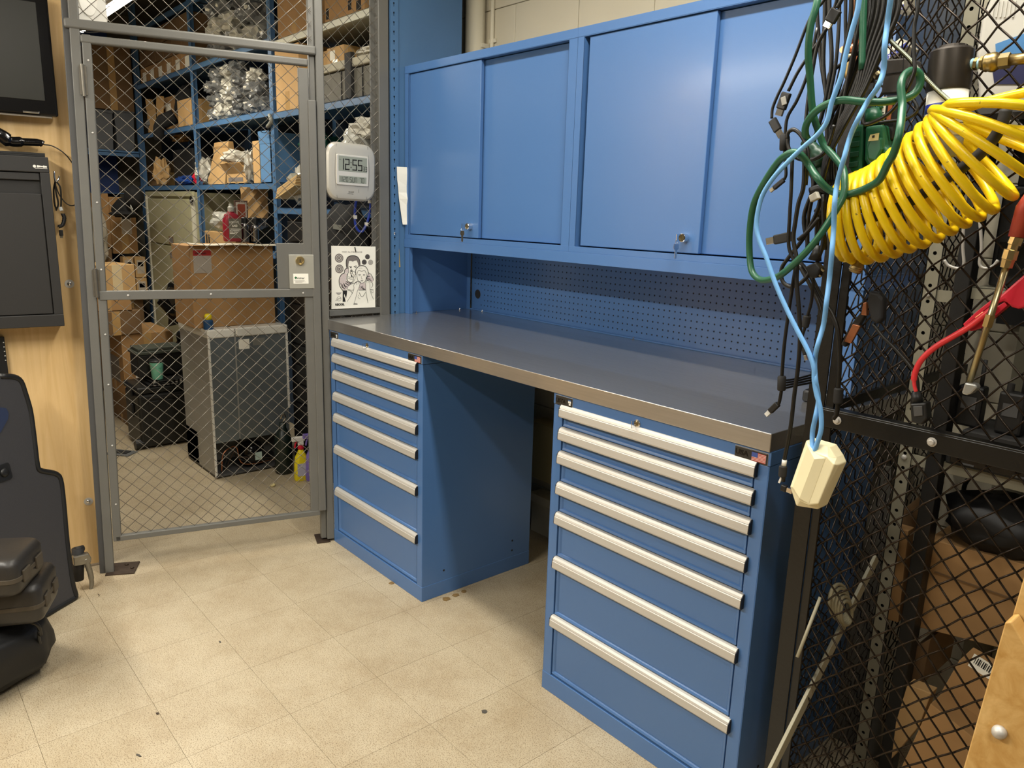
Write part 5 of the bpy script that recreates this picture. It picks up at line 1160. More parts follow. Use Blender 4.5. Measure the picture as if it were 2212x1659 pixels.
b = B(); b.lathe([(.012, 0), (.016, .02), (.010, .026)], 16, ML_ @ Matrix.Translation((-.04, -.078, .02))); b.build('lamp_head', white_p, t, smooth=True)
# ---------------------------------------------------------------- paper scraps by the blue end panel, heater under the bench
t = T('crumpled_paper_strip', 'white crumpled paper sticking out beside the left overhead cabinet', 'paper', (-.03, .39, 1.5))
vs = []; n = 9
for i in range(n+1):
    py = 360+125*i/n; px = 857+(13*(i/n)**1.6); q = at(px, py, 0, -.012); vs += [q+Vector((.004*noise.noise(Vector((i*.9, 1, 0))), 0, 0)), Vector((-.006+.008*noise.noise(Vector((i*.9, 5, 0))), .402, q.z))]
b = B(); b.add(vs, [(2*i, 2*i+1, 2*i+3, 2*i+2) for i in range(n)]); o = b.build('paper', paper, t); m_ = o.modifiers.new('s', 'SOLIDIFY'); m_.thickness = .001
t = T('masking_tape', 'strip of tan masking tape on the blue end panel', 'tape', tuple(at(859, 558, 0, -.019)))
a_, c_, d_, e_ = at(855, 537, 0, XE-.0055), at(862, 537, 0, XE-.0055), at(865, 577, 0, XE-.0055), at(857, 578, 0, XE-.0055)
b = B(); o2 = Vector((.0006, 0, 0)); b.add([a_, c_, d_, e_, a_+o2, c_+o2, d_+o2, e_+o2], [(0, 1, 2, 3), (7, 6, 5, 4), (0, 4, 5, 1), (1, 5, 6, 2), (2, 6, 7, 3), (3, 7, 4, 0)]); b.build('tape', M('masking', '#B09A62', .6), t)
B().lathe([(.006, 0), (.006, .003), (.003, .005)], 12, Matrix.Translation((XE, .3435, at(847, 504, 0, -.02).z)) @ Matrix.Rotation(PI/2, 4, 'Y')).build('bolt', chrome, bpy.data.objects['blue_shelving'])
t = T('wall_heater', 'cream slatted wall heater low behind the bench gap', 'heater', (.9, .8, .3))
hm = M('heater_cream', '#A69C74', .5)
B().box(.45, 1.6, .79, .888, .285, .56).build('heater_case', hm, t, bev=.004)
for k in range(4): B().box(.62, .72, .7885+.012*k+.004, .7885+.012*k+.010, .5601, .562).build('vent_slot', ink, t)
B().box(.45, 1.6, .80, .888, .16, .20).build('ledge', cream, t, bev=.003); B().box(.45, 1.6, .82, .888, .0, .16).build('lower_panel', cream, t)
# small marks and crumbs on the floor
def crumb(lab, px, py, r, mat, name='floor_debris', pts=None):
    q = at(px, py, 2, 0); tt = T(name, lab, 'debris', tuple(q)); b = B(); n = 9
    P_ = [(r*random.uniform(.75, 1.1)*math.cos(2*PI*k/n), r*random.uniform(.75, 1.1)*math.sin(2*PI*k/n)) for k in range(n)] if not pts else pts
    b.prism(P_, .0016, Matrix.Translation(q+Vector((0, 0, .0003)))); b.build('scrap', mat, tt)
scr = M('dark_scrap', '#4A463F', .7)
crumb('dark round spot of gum on the floor in front of the right cabinet', 1046, 1538, .0095, scr, 'gum_spot')
crumb('small dark chip on the floor near the bottom left of the photo', 299, 1632, .006, scr, pts=[(-.010, -.002), (-.004, -.005), (.009, .001), (.011, .005), (.002, .004)])
crumb('brown chip on the floor on a tile joint, lower left', 340, 1542, .005, rust, pts=[(-.006, -.003), (.005, -.003), (.006, .003), (-.004, .004)])
crumb('small dark chip on the open floor left of the left cabinet', 475, 1387, .005, scr, pts=[(-.007, -.001), (.004, -.003), (.007, .002), (-.003, .003)])
crumb('curled dark fibre on the floor beside the pry tool', 213, 1286, .005, rust, pts=[(-.012, -.001), (0, .001), (.012, -.003), (.012, -.001), (0, .003), (-.012, .001)])
crumb('brown residue flake at the foot of the left cabinet front', 846, 1260, .012, M('residue', '#7C6238', .7, 0, .5, 60))
crumb('dark ink cross mark on the floor near the floor plate', 246, 1238, .005, scr, pts=[(-.008, -.001), (-.001, -.001), (-.001, -.008), (.001, -.008), (.001, -.001), (.008, -.001), (.008, .001), (.001, .001), (.001, .008), (-.001, .008), (-.001, .001), (-.008, .001)])
for i, (px, py, r) in enumerate(((965, 1294, .017), (985, 1286, .015), (1002, 1278, .013))):
    crumb(('brown residue patch under the left cabinet corner, nearest its edge', 'brown residue patch under the left cabinet, middle of three', 'brown residue patch under the left cabinet, farthest right of three')[i], px, py, r, M('residue', '#7C6238', .7, 0, .5, 60))
# ---------------------------------------------------------------- black wire cage on the right
YB_ = .05
FB = frame(Vector((2.2, YB_, 0)), (1, 0, 0), (0, 0, 1))       # front mesh, s = x-2.2
FA = frame(Vector((2.222, 0, 0)), (0, 1, 0), (0, 0, 1))       # side mesh, s = y
wirem = M('crimped_wire', '#332B24', .26, .7, .7, 45, .2, 200)
t = T('wire_cage', 'black angle-iron cage with crimped diamond mesh at the right end of the bench', 'cage', (2.2, .05, 0))
b = B(); b.box(2.186, 2.226, .030, .034, 0, 3.04); b.box(2.186, 2.190, .034, .070, 0, 3.04); b.build('post', black_paint, t, bev=.001)
b = B(); b.box(2.2265, 2.245, .034, .040, 0, 3.04); b.build('post', black_paint, t, bev=.001)
b = B(); b.box(2.222, 2.62, .024, .046, 1.072, 1.110); b.box(2.222, 2.62, .024, .05, 1.110, 1.114); o_ = b.build('rail', black_paint, t, bev=.0015)
b = B(); b.box(2.62, 4.2, .024, .046, 1.072, 1.110); b.build('rail', black_paint, t, bev=.0015)
B().box(2.218, 2.230, .075, .86, 1.098, 1.122).build('rail', black_paint, t, bev=.001)
B().box(3.4, 3.44, .03, .07, 0, 3.04).build('post', black_paint, t, bev=.001)
for sx in (2.262, 2.455):
    b = B(); b.lathe([(.0095, 0), (.0095, .0015), (.006, .0018), (.006, .006), (.004, .007)], 12, frame(Vector((sx, .0238, 1.092)), (1, 0, 0), (0, 0, 1))); b.build('bolt', alu, t, bev=.0004)
b = B(); wire_mesh(b, .03, 1.2, 1.112, 2.4, .050, .053, .0021, .0038, FB, n=6, inpl=.0022); b.build('wire_mesh', wirem, t, kind='stuff', smooth=True)
b = B(); wire_mesh(b, .03, 1.0, .02, 1.074, .050, .053, .0021, .0038, FB, n=6, inpl=.0022); b.build('wire_mesh', wirem, t, kind='stuff', smooth=True)
b = B(); wire_mesh(b, .06, .84, 1.118, 2.7, .050, .053, .0018, .0036, FA, n=5, inpl=.004); b.build('wire_mesh', wirem, t, kind='stuff', smooth=True)
b = B(); wire_mesh(b, .06, .84, .02, 1.10, .050, .053, .0018, .0036, FA, n=5, inpl=.004); b.build('wire_mesh', wirem, t, kind='stuff', smooth=True)
# slotted grey shelving inside
sg = M('slotted_grey', '#8A8674', .5, .1, .12, 12)
t = T('slotted_shelving', 'grey slotted-angle shelving inside the black cage with a black front post', 'shelving', (2.6, .6, 0))
def slotted(x0, x1, y, z0, z1, nm='upright'):
    b = B(); p = .0385; c = (x0+x1)/2; z = z0
    sq = [(1, 0), (1, 1), (0, 1), (-1, 1), (-1, 0), (-1, -1), (0, -1), (1, -1)]
    while z+p < z1:
        r = .0048
        vs = [Vector((c+a*(x1-x0)/2, y, z+p/2+d*p/2)) for a, d in sq]+[Vector((c+r*math.cos(PI*k/4), y, z+p/2+r*math.sin(PI*k/4))) for k in range(8)]+[Vector((c+r*math.cos(PI*k/4), y+.002, z+p/2+r*math.sin(PI*k/4))) for k in range(8)]
        b.add(vs, [(k, (k+1) % 8, 8+(k+1) % 8, 8+k) for k in range(8)]+[(8+k, 8+(k+1) % 8, 16+(k+1) % 8, 16+k) for k in range(8)]); z += p
    b.box(x0, x0+.002, y, y+.035, z0, z1); return b.build(nm, sg, t)
slotted(2.244, 2.276, .42, .0, 2.8)
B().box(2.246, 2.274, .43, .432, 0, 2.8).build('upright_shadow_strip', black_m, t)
B().box(2.316, 2.350, .405, .45, 0, 2.8).build('black_post', black, t, bev=.002)
slotted(2.43, 2.46, .80, 0, 1.3)
for (x0, x1, z) in ((2.352, 3.3, .947), (2.352, 3.3, 1.372), (2.352, 3.3, 1.80)):
    b = B(); b.box(x0, x1, .42, .422, z-.028, z); b.box(x0, x1, .42, .80, z-.003, z); b.build('shelf', sg, t, bev=.0008)
for z in (1.358, .945):
    B().box(2.276, 2.316, .424, .426, z-.028, z).build('brace', sg, t); B().lathe([(.007, 0), (.006, .003), (.003, .0045)], 12, frame(Vector((2.260, .4195, z-.012)), (1, 0, 0), (0, 0, 1))).build('rivet', alu, t)
B().box(2.352, 3.3, .82, .825, .05, 1.25).build('back_board', M('beige_board', '#8B8570', .6), t)
B().box(2.29, 3.3, .83, .835, 1.25, 3.0).build('added_dark_back', black_m, t)  # black sheet added to darken the depth behind the upper shelves
# equipment on the shelves
def gear(lab, x0, x1, y0, y1, z0, z1, mat=black, nm='radio_charger', cat='charger', det=True, group=None):
    t = T(nm, lab, cat, ((x0+x1)/2, (y0+y1)/2, z0), group=group)
    B().box(x0, x1, y0, y1, z0, z1).build('housing', mat, t, bev=.005)
    if det:
        B().box(x0+.012, x1-.012, y0-.004, y0+.001, z0+(z1-z0)*.12, z0+(z1-z0)*.45).build('front_panel', black_g, t, bev=.001)
        B().box(x0+.02, x1-.02, y0+.02, y1-.02, z1, z1+.03).build('cradle', black_m, t, bev=.004)
    return t
t = gear('long low black multi-bay charger on the grey shelf in the cage', 2.36, 2.95, .40, .62, .949, 1.005)
for i in range(5): B().box(2.40+i*.085, 2.408+i*.085, .395, .3975, .985, .989).build('indicator', M('indicator_white', '#D8E0C8', .3, emit=.3), t)
for i in range(4): B().box(2.395+.11*i, 2.425+.11*i, .3945, .396, .957, .961).build('vent_slot', grey_d, t)
ty = .47
for i in range(4):
    x = 2.375+i*.088; tt = T('two_way_radio', ('black radio standing in the charger, leftmost in view', 'black radio standing in the charger, second from left', 'black radio with lit pale screen standing in the charger', 'black radio standing in the charger, rightmost in view')[i], 'radio', (x, ty, 1.03))
    B().box(x-.028, x+.028, ty-.02, ty+.02, 1.036, 1.036+.10).build('radio_body', black, tt, bev=.006)
    B().lathe([(.008, 0), (.008, .018)], 12, Matrix.Translation((x-.012, ty, 1.136))).build('knob', black_m, tt); b = B(); b.tube([(x+.015, ty, 1.136), (x+.015, ty, 1.20)], .005, 8); b.build('antenna', black_m, tt, smooth=True)
    if i == 2: B().box(x-.006, x+.016, ty-.0215, ty-.0205, 1.06, 1.115).build('lit_screen', M('lit_screen', '#BFD8CC', .3, emit=.5), tt)
    else: B().box(x-.016, x+.016, ty-.0215, ty-.0205, 1.08, 1.11).build('radio_screen', grey_d, tt, label='grey screen')
gear('black equipment box on the upper grey shelf behind the steel hooks', 2.37, 2.75, .46, .70, 1.375, 1.60, nm='equipment_box', cat='box')
gear('second black equipment box stacked above the first in the cage', 2.37, 2.72, .48, .70, 1.64, 1.76, nm='equipment_box', cat='box', det=False)
for i, (px, pw) in enumerate(((2060, 26), (2124, 24))):
    tt = T('steel_hook', ('bent steel hook behind the cage mesh, left of two', 'bent steel hook behind the cage mesh, right of two')[i], 'hook', tuple(at(px, 560, 1, .30)))
    b = B(); P_ = [at(px+(-8 if i else 22), 470 if i else 480, 1, .30), at(px-4+(0 if i else 24), 535, 1, .30), at(px-8 if i else px+22, 570, 1, .30), at(px+5 if i else px+12, 580, 1, .30), at(px+pw-2 if i else px-10, 574, 1, .30), at(px+pw+8 if i else px-20, 562, 1, .30)]
    b.tube(spline(P_, 5), .0035, 7); b.build('hook_wire', alu, tt, smooth=True)
# small looping cables and black gear in the lower bay
t = T('black_backpack', 'crumpled black bag on the cardboard boxes under the grey shelf', 'bag', (2.5, .5, .74))
b = B(); b.add(*blobmesh((2.47, .52, .80), (.13, .10, .075), 6, .3, 2.6, 3)); b.build('bag_body', M('black_nylon2', '#131212', .6), t, smooth=True)
t = T('looped_cable', 'thick black cable looping under the grey shelf in the cage', 'cable', (2.55, .6, .85))
b = B(); b.tube(spline([at(x, y, 1, .62) for x, y in ((2120, 1010), (2085, 1045), (2085, 1090), (2110, 1110), (2160, 1122), (2230, 1130))], 6), .006, 8); b.build('cable', rubber, t, smooth=True)
b = B(); b.tube(spline([at(x, y, 1, .60) for x, y in ((2230, 1060), (2180, 1110), (2165, 1150), (2120, 1180))], 6), .005, 8); b.build('cable', rubber, t, smooth=True)
# cardboard boxes inside the cage
def xy(px, py, y, z=None):
    q = at(px, py, 1, y); return q.x, q.z
def flatbox(lab, P_, y, dep, mat=card, **k):
    """carton with the front outline P_ (pixels) standing on plane y"""
    tt = T('cardboard_box', lab, 'box', tuple(at(P_[0][0], P_[0][1], 1, y)))
    q = [at(a, c, 1, y) for a, c in P_]; n = len(q); vs = q+[p+Vector((0, dep, 0)) for p in q]
    b = B(); b.add(vs, [tuple(range(n)), tuple(range(2*n-1, n-1, -1))]+[(i, i+n, (i+1) % n+n, (i+1) % n) for i in range(n)]); b.build('carton_body', mat, tt, bev=.002)
    return tt
t1 = flatbox('upper cardboard carton inside the cage with its open top edge showing', [(2004, 1163), (2260, 1232), (2238, 1420), (1972, 1352)], .455, .28)
B().box(2.36, 2.60, .453, .4545, .645, .649).build('flap_crease', card_d, t1)
flatbox('narrow cardboard carton left of the black front post', [(1927, 1137), (1962, 1147), (1940, 1345), (1905, 1335)], .455, .04)
flatbox('open flap of the narrow carton rising behind the black post', [(1930, 1118), (1990, 1068), (1985, 1150), (1930, 1136)], .50, .004, card_d)
flatbox('dark inner cardboard side in the gap below the upper carton', [(1972, 1400), (2010, 1380), (1990, 1480), (1955, 1475)], .46, .2, card_d)
flatbox('cardboard carton leaning at the bottom of the cage, rear one', [(2072, 1426), (2200, 1500), (2160, 1700), (1990, 1640), (2030, 1500)], .30, .09)
flatbox('cardboard carton leaning at the bottom of the cage, front one', [(2010, 1520), (2110, 1600), (2080, 1800), (1900, 1760)], .22, .12)
flatbox('small cardboard piece standing at lower left inside the cage', [(1960, 1478), (2012, 1498), (1985, 1570), (1925, 1640), (1935, 1560)], .36, .04, card_l)
t = T('barcode_label', 'white barcode label on the rear leaning carton', 'label', tuple(at(2120, 1440, 1, .296)))
q = at(2122, 1440, 1, .298); Ml = frame(q, (1, 0, -.25), (.25, 0, 1)); B().box(-.025, .025, -.018, .018, 0, .001, Ml).build('label', paper, t)
for k in range(9): B().box(-.018+k*.004, -.0165+k*.004+(k % 3)*.0008, -.004, .013, .001, .0013, Ml).build('bar', ink, t)
# pale board, strip and rope coil leaning behind the side mesh
t = T('pale_board', 'long cream board leaning diagonally inside the cage behind the side mesh', 'board', (2.25, .2, .5))
a_, c_ = at(1893, 1205, 0, 2.262), at(1702, 1590, 0, 2.262); d_ = (a_-c_).normalized(); e_ = at(1640, 1715, 0, 2.262)
Mp = frame(c_, d_, Vector((0, 1, 0))); L_ = (a_-c_).length
B().box(-.45, L_, -.014, .014, -.004, .004, Mp).build('board', M('cream_board', '#A29D86', .5), t, bev=.001)
t = T('thin_rod', 'thin pale rod leaning beside the cream board', 'rod', (2.25, .1, .5))
a_, c_ = at(1772, 1290, 0, 2.262), at(1722, 1420, 0, 2.262); b = B(); b.tube([a_, c_], .004, 8); b.build('rod', M('cream_board', '#A29D86', .5), t, smooth=True)
t = T('rope_coil', 'small coil of pale rope hanging by the cream board', 'rope', tuple(at(1815, 1310, 0, 2.275)))
for k in range(5):
    b = B(); cx_, cy_ = 1812+k*4, 1300+k*6; P_ = [at(cx_+(20-k*2)*math.cos(2*PI*j/12), cy_+(38-k*3)*math.sin(2*PI*j/12), 0, 2.27+.004*k) for j in range(12)]
    b.tube(spline(P_+[P_[0]], 3)[:-1], .0045, 6, closed=True); b.build('rope_turn', M('rope', '#9C957A', .8, 0, .2, 90), t, smooth=True)
t = T('grey_cloth', 'grey draped sheet standing between the side mesh and the slotted upright', 'sheet', (2.25, .4, .3))
P_ = [(1905, 1005), (1925, 1010), (1900, 1659), (1790, 1659), (1850, 1240)]; b = B(); q = [at(a, c, 1, .52) for a, c in P_]; n = len(q); vs = q+[p+Vector((0, .006, 0)) for p in q]; b.add(vs, [tuple(range(n)), tuple(range(2*n-1, n-1, -1))]+[(i, i+n, (i+1) % n+n, (i+1) % n) for i in range(n)]); b.build('sheet', M('grey_sheet', '#57534A', .7, 0, .3, 12), t)
# containers seen at the top right, inside the cage
t = T('white_jug', 'white plastic jug with ribbed cap and blue label, top right in the cage', 'jug', tuple(at(2180, 100, 1, .38)))
P_ = [(2118, 40), (2135, 0), (2150, -60), (2330, -60), (2330, 232), (2112, 222), (2106, 120)]; q = [at(a, c, 1, .28) for a, c in P_]; n = len(q); vs = q+[p+Vector((0, .11, 0)) for p in q]
b = B(); b.add(vs, [tuple(range(n)), tuple(range(2*n-1, n-1, -1))]+[(i, i+n, (i+1) % n+n, (i+1) % n) for i in range(n)]); b.build('jug_body', M('jug_white', '#CFCCC2', .45), t, bev=.012, seg=3)
for P_, mm, nm in (([(2150, 95), (2300, 40), (2300, 100), (2200, 115), (2152, 120)], M('label_sky', '#4C86BE', .5), 'blue_label'), ([(2142, 140), (2300, 105), (2300, 182), (2148, 182)], M('label_navy', '#24264F', .5), 'navy_label')):
    q = [at(a, c, 1, .278) for a, c in P_]; n = len(q); vs = q+[p+Vector((0, .002, 0)) for p in q]; b = B(); b.add(vs, [tuple(range(n)), tuple(range(2*n-1, n-1, -1))]+[(i, i+n, (i+1) % n+n, (i+1) % n) for i in range(n)]); b.build(nm, mm, t)
for k in range(6): 
    q = at(2146+k*9, 20, 1, .279); B().cbox(q, (.003, .004, .03)).build('cap_rib', M('jug_white', '#CFCCC2', .45), t)
t = T('support_shelf', 'narrow dark shelf under the white jug in the cage', 'shelf', tuple(at(2180, 228, 1, .4)))
q = at(2112, 230, 1, .30); B().box(q.x-.01, 3.2, .27, .40, q.z-.02, q.z-.0005).build('board', grey_d, t)
for i, (P_, lab) in enumerate((([(1935, -30), (1953, -30), (1952, 20), (1930, 24)], 'white carton with blue lettering band hanging behind the cables, upper of two'), ([(1915, 105), (1945, 82), (1962, 100), (1920, 128)], 'white carton with blue lettering band behind the chain, lower of two'))):
    tt = T('small_white_box', lab, 'box', tuple(at(P_[0][0], P_[0][1], 1, .30)))
    q = [at(a, c, 1, .30) for a, c in P_]; vs = q+[p+Vector((0, .06, 0)) for p in q]; n = 4
    b = B(); b.add(vs, [tuple(range(n)), tuple(range(2*n-1, n-1, -1))]+[(k, k+n, (k+1) % n+n, (k+1) % n) for k in range(n)]); b.build('box_body', M('box_white', '#D5CFBC', .6), tt)
    e0, e1 = q[3], q[2]; Mx_ = frame(e0+Vector((0, -.001, 0)), e1-e0, (0, 0, 1)); B().box(0, (e1-e0).length, 0, .010, 0, .001, Mx_).build('blue_band', M('band_blue', '#2D3A94', .5), tt); text('Zoro', .009, Mx_ @ Matrix.Translation((.001, .001, .0012)), paper, tt, 'lettering', .0002).hide_render = False
# ---------------------------------------------------------------- air line hardware on the front mesh
yf = .0
def cyl(b, px, py0, py1, wpx, y, n=20, cap=.0):
    a, c = at(px[0], py0, 1, y), at(px[1], py1, 1, y); r = (at(px[0]+wpx, py0, 1, y)-a).length/2*.72
    b.tube([a, c], r, n); return r
t = T('air_filter_regulator', 'dark metal air regulator with white labelled filter bowl mounted on the black mesh', 'regulator', tuple(at(2050, 150, 1, .0)))
pa, pb = at(2056, 112, 1, -.01), at(2048, 196, 1, -.01); r_ = .036
ax = (pb-pa).normalized(); MR = dirM(pa, pb); hL = (pb-pa).length
dm = M('cast_metal', '#4B4641', .35, .7, .15, 20)
b = B(); b.lathe([(r_*.9, -.004), (r_, 0), (r_, hL*.9), (r_*.97, hL)], 28, MR); o = b.build('regulator_body', dm, t); smooth_angle(o)
B().lathe([(.022, -.010), (.024, -.004)], 20, MR).build('top_collar', dm, t)
b = B(); b.lathe([(r_*.9, hL), (r_*.92, hL+.085), (r_*.88, hL+.10), (r_*.6, hL+.115), (r_*.2, hL+.12)], 28, MR); o = b.build('filter_bowl', M('bowl_grey', '#8C8E86', .3), t); smooth_angle(o)
B().lathe([(r_*.94, hL+.002), (r_*.94, hL+.080)], 28, MR).build('paper_label', paper, t, smooth=True)
B().lathe([(r_*.95, hL+.024), (r_*.95, hL+.040)], 28, MR).build('blue_band', M('band_royal', '#22339A', .5), t, smooth=True)
for k in range(3): B().lathe([(r_*.95, hL+.050+k*.009), (r_*.95, hL+.0508+k*.009)], 28, MR).build('print_line', ink, t)
def hexbar(p0, p1, r, n=6): return B().tube([p0, p1], r, n)
P_ = [at(x, y, 1, -.01) for x, y in ((2092, 138), (2105, 138), (2112, 138), (2125, 136), (2160, 133), (2182, 130), (2240, 124))]
B().tube([at(2078, 140, 1, -.01), P_[0]], .020, 4).build('outlet_block', dm, t, bev=.002)
tt = T('brass_coupling', 'aged brass quick coupling with blue thread tape right of the regulator', 'coupling', tuple(P_[3]))
B().tube([P_[0], P_[1]], .009, 14).build('thread_tape', M('thread_tape', '#9CC9DA', .6), tt, smooth=True); B().tube([P_[1], P_[2]], .0105, 6).build('nut', brass_old, tt)
B().tube([P_[2]+(P_[3]-P_[2])*.05, P_[2]+(P_[3]-P_[2])*.45], .009, 14).build('thread_tape', M('thread_tape', '#9CC9DA', .6), tt, smooth=True); B().tube([P_[2]+(P_[3]-P_[2])*.5, P_[3]], .0115, 6).build('nut', brass_old, tt)
b = B(); dd = (P_[4]-P_[3]); b.tube([P_[3]+dd*f for f in (0, .1, .2, .3, .45, .6, .75, .85, 1)], [.012, .0145, .0155, .0145, .016, .0165, .016, .014, .012], 18); b.build('sleeve', brass_old, tt, smooth=True)
B().tube([P_[4], P_[5]], .013, 6).build('nut', brass, tt); B().tube([P_[5], P_[6]], .009, 14).build('barb', brass_old, tt, smooth=True)
t = T('black_valve_box', 'square black box with cross lines on the mesh left of the regulator', 'box', tuple(at(1935, 165, 1, 0)))
q = [at(a, c, 1, -.02) for a, c in ((1914, 128), (1967, 124), (1962, 200), (1902, 204))]; n = 4; vs = q+[p+Vector((0, .05, 0)) for p in q]
b = B(); b.add(vs, [tuple(range(n)), tuple(range(2*n-1, n-1, -1))]+[(k, k+n, (k+1) % n+n, (k+1) % n) for k in range(n)]); b.build('box_body', M('dark_box', '#3B3631', .5, 0, .1), t, bev=.003)
b = B(); b.tube([at(1912, 160, 1, -.0205), at(1966, 152, 1, -.0205)], .0008, 4); b.build('groove', ink, t); b = B(); b.tube([at(1952, 125, 1, -.0205), at(1948, 200, 1, -.0205)], .0008, 4); b.build('groove', ink, t)
# copper pipe with clamp and elbow
t = T('copper_air_pipe', 'brown copper pipe with clamp and brass elbow behind the hanging cables', 'pipe', tuple(at(1845, 100, 1, .03)))
cpm = M('old_copper', '#8A5A38', .35, .8, .3, 30)
b = B(); b.tube([at(1850, -60, 1, .03), at(1843, 128, 1, .03)], .0065, 14); b.build('pipe', cpm, t, smooth=True)
b = B(); b.tube(spline([at(1840, 118, 1, .03), at(1836, 145, 1, .03), at(1834, 160, 1, .03), at(1842, 170, 1, .03), at(1862, 168, 1, .03), at(1885, 165, 1, .03)], 5), .0098, 14); b.build('elbow', brass_old, t, smooth=True)
B().tube([at(1846, 96, 1, .03), at(1843, 113, 1, .03)], .0085, 14).build('clamp_band', copper, t, smooth=True)
b = B(); q = at(1820, 107, 1, .02); b.tube([q, q+Vector((0, .012, 0))], .0065, 12); b.build('clamp_screw', copper, t)
B().cbox(at(1852, 138, 1, .035), (.016, .012, .045), None, Matrix.Rotation(.1, 3, 'Y')).build('rusty_tab', M('rust_orange', '#A9623A', .8, 0, .4, 120), t, bev=.003)
B().cbox(at(1858, 90, 1, .035), (.02, .010, .014)).build('rusty_tab', M('rust_orange', '#A9623A', .8, 0, .4, 120), t, bev=.003)
B().tube([at(1893, 160, 1, .0), at(1898, 165, 1, .0)], .008, 12).build('brass_plug', brass, t)
# beaded chain
t = T('beaded_cord', 'dark cord wound with pale beads running diagonally above the yellow hose', 'cord', tuple(at(1980, 140, 1, -.04)))
L_ = [at(x, y, 1, -.045) for x, y in ((1915, 80), (1940, 104), (1965, 128), (1990, 158), (2020, 190), (2045, 213), (2056, 222))]; P_ = spline(L_, 6)
b = B(); b.tube(P_, .0042, 8); b.build('cord', M('chain_dark', '#2C2A20', .6), t, smooth=True)
b = B()
for i in range(0, len(P_)-1):
    for f in (0, .5):
        q = P_[i].lerp(P_[i+1], f); b.lathe([(.0008, -.0026), (.0026, 0), (.0008, .0026)], 6, Matrix.Translation(q+Vector((.0012, -.0036, .0005))) @ Matrix.Rotation(.8, 4, 'Y'))
b.build('beads', M('bead', '#A8B0A0', .4), t, kind='stuff')
# utility tool, green outlet block
t = T('folding_tool', 'black folding tool with white and orange stripes hanging beside the green outlet block', 'tool', tuple(at(1925, 260, 1, -.02)))
q0, q1 = at(1932, 208, 1, -.03), at(1920, 305, 1, -.03); Mt = frame(q0, (1, 0, 0), q0-q1); L_ = (q0-q1).length
B().box(-.016, .016, -L_, 0, 0, .016, Mt).build('tool_body', black, t, bev=.004); B().box(-.014, -.006, -L_*.85, -.002, .016, .018, Mt).build('white_stripe', paper, t); B().box(-.001, .006, -L_*.55, -L_*.05, .016, .018, Mt).build('orange_stripe', M('tool_orange', '#B0623C', .5), t)
text('STANLEY', .009, Mt @ Matrix.Translation((-.0075, -L_*.8, .0182)) @ Matrix.Rotation(PI/2, 4, 'Z'), ink, t, 'lettering', .0002, .0002)
b = B(); b.tube([at(1920, 306, 1, -.04), at(1905, 312, 1, -.04)], .004, 8); b.build('steel_tip', chrome, t)
def prism_px(P_, y, dep, name, mat, parent, bev=.002, seg=2):
    q = [at(a, c, 1, y) for a, c in P_]; n = len(q); vs = q+[p+Vector((0, dep, 0)) for p in q]
    b = B(); b.add(vs, [tuple(range(n)), tuple(range(2*n-1, n-1, -1))]+[(k, k+n, (k+1) % n+n, (k+1) % n) for k in range(n)]); return b.build(name, mat, parent, bev=bev, seg=seg)
t = T('green_outlet_block', 'green rubber multi-outlet extension block hanging among the cables', 'extension cord', tuple(at(1880, 320, 1, -.05)))
prism_px([(1868, 272), (1908, 268), (1912, 318), (1925, 322), (1922, 340), (1900, 366), (1878, 368), (1866, 345)], -.07, .05, 'outlet_body', green, t, .006, 3)
prism_px([(1878, 300), (1905, 296), (1906, 322), (1892, 350), (1873, 345), (1870, 322)], -.078, .01, 'raised_panel', green, t, .004)
prism_px([(1838, 270), (1866, 268), (1862, 372), (1842, 378), (1832, 360)], -.06, .04, 'side_outlets', green, t, .004)
for k in range(4): prism_px([(1838-k*1.5, 285+k*22), (1858-k*1.5, 282+k*22), (1857-k*1.5, 294+k*22), (1837-k*1.5, 297+k*22)], -.0625, .003, 'outlet_cover', M('green_dark', '#173F2C', .4), t, .001)
prism_px([(1880, 291), (1899, 287), (1897, 303), (1875, 305)], -.0795, .001, 'cream_label', M('label_cream', '#C9BE8A', .6), t, 0)
prism_px([(1884, 293), (1889, 292), (1889, 297), (1884, 298)], -.0802, .001, 'round_mark', ink, t, 0)
b = B(); b.tube([at(1887, 235, 1, -.05), at(1888, 272, 1, -.05)], [.014, .019], 14); b.build('plug_head', green, t, smooth=True)
b = B(); b.tube(spline([at(x, y, 1, -.05) for x, y in ((1888, 240), (1888, 225), (1897, 222), (1903, 235))], 4), .005, 7); b.build('ground_hook', green, t, smooth=True)
t = T('green_plug', 'ribbed green extension plug in the middle of the cable tangle', 'plug', tuple(at(1760, 330, 1, -.09)))
b = B(); P_ = [at(x, y, 1, -.07) for x, y in ((1738, 305), (1752, 318), (1765, 332), (1778, 350))]; b.tube(spline(P_, 4), [.010]*4+[.013]*4+[.016]*4+[.017], 12); b.build('plug_body', M('green_dark', '#173F2C', .4), t, smooth=True)
prism_px([(1740, 370), (1770, 345), (1800, 350), (1795, 378), (1770, 400), (1755, 395)], -.06, .03, 'receptacle', M('green_dark', '#173F2C', .4), t, .004)
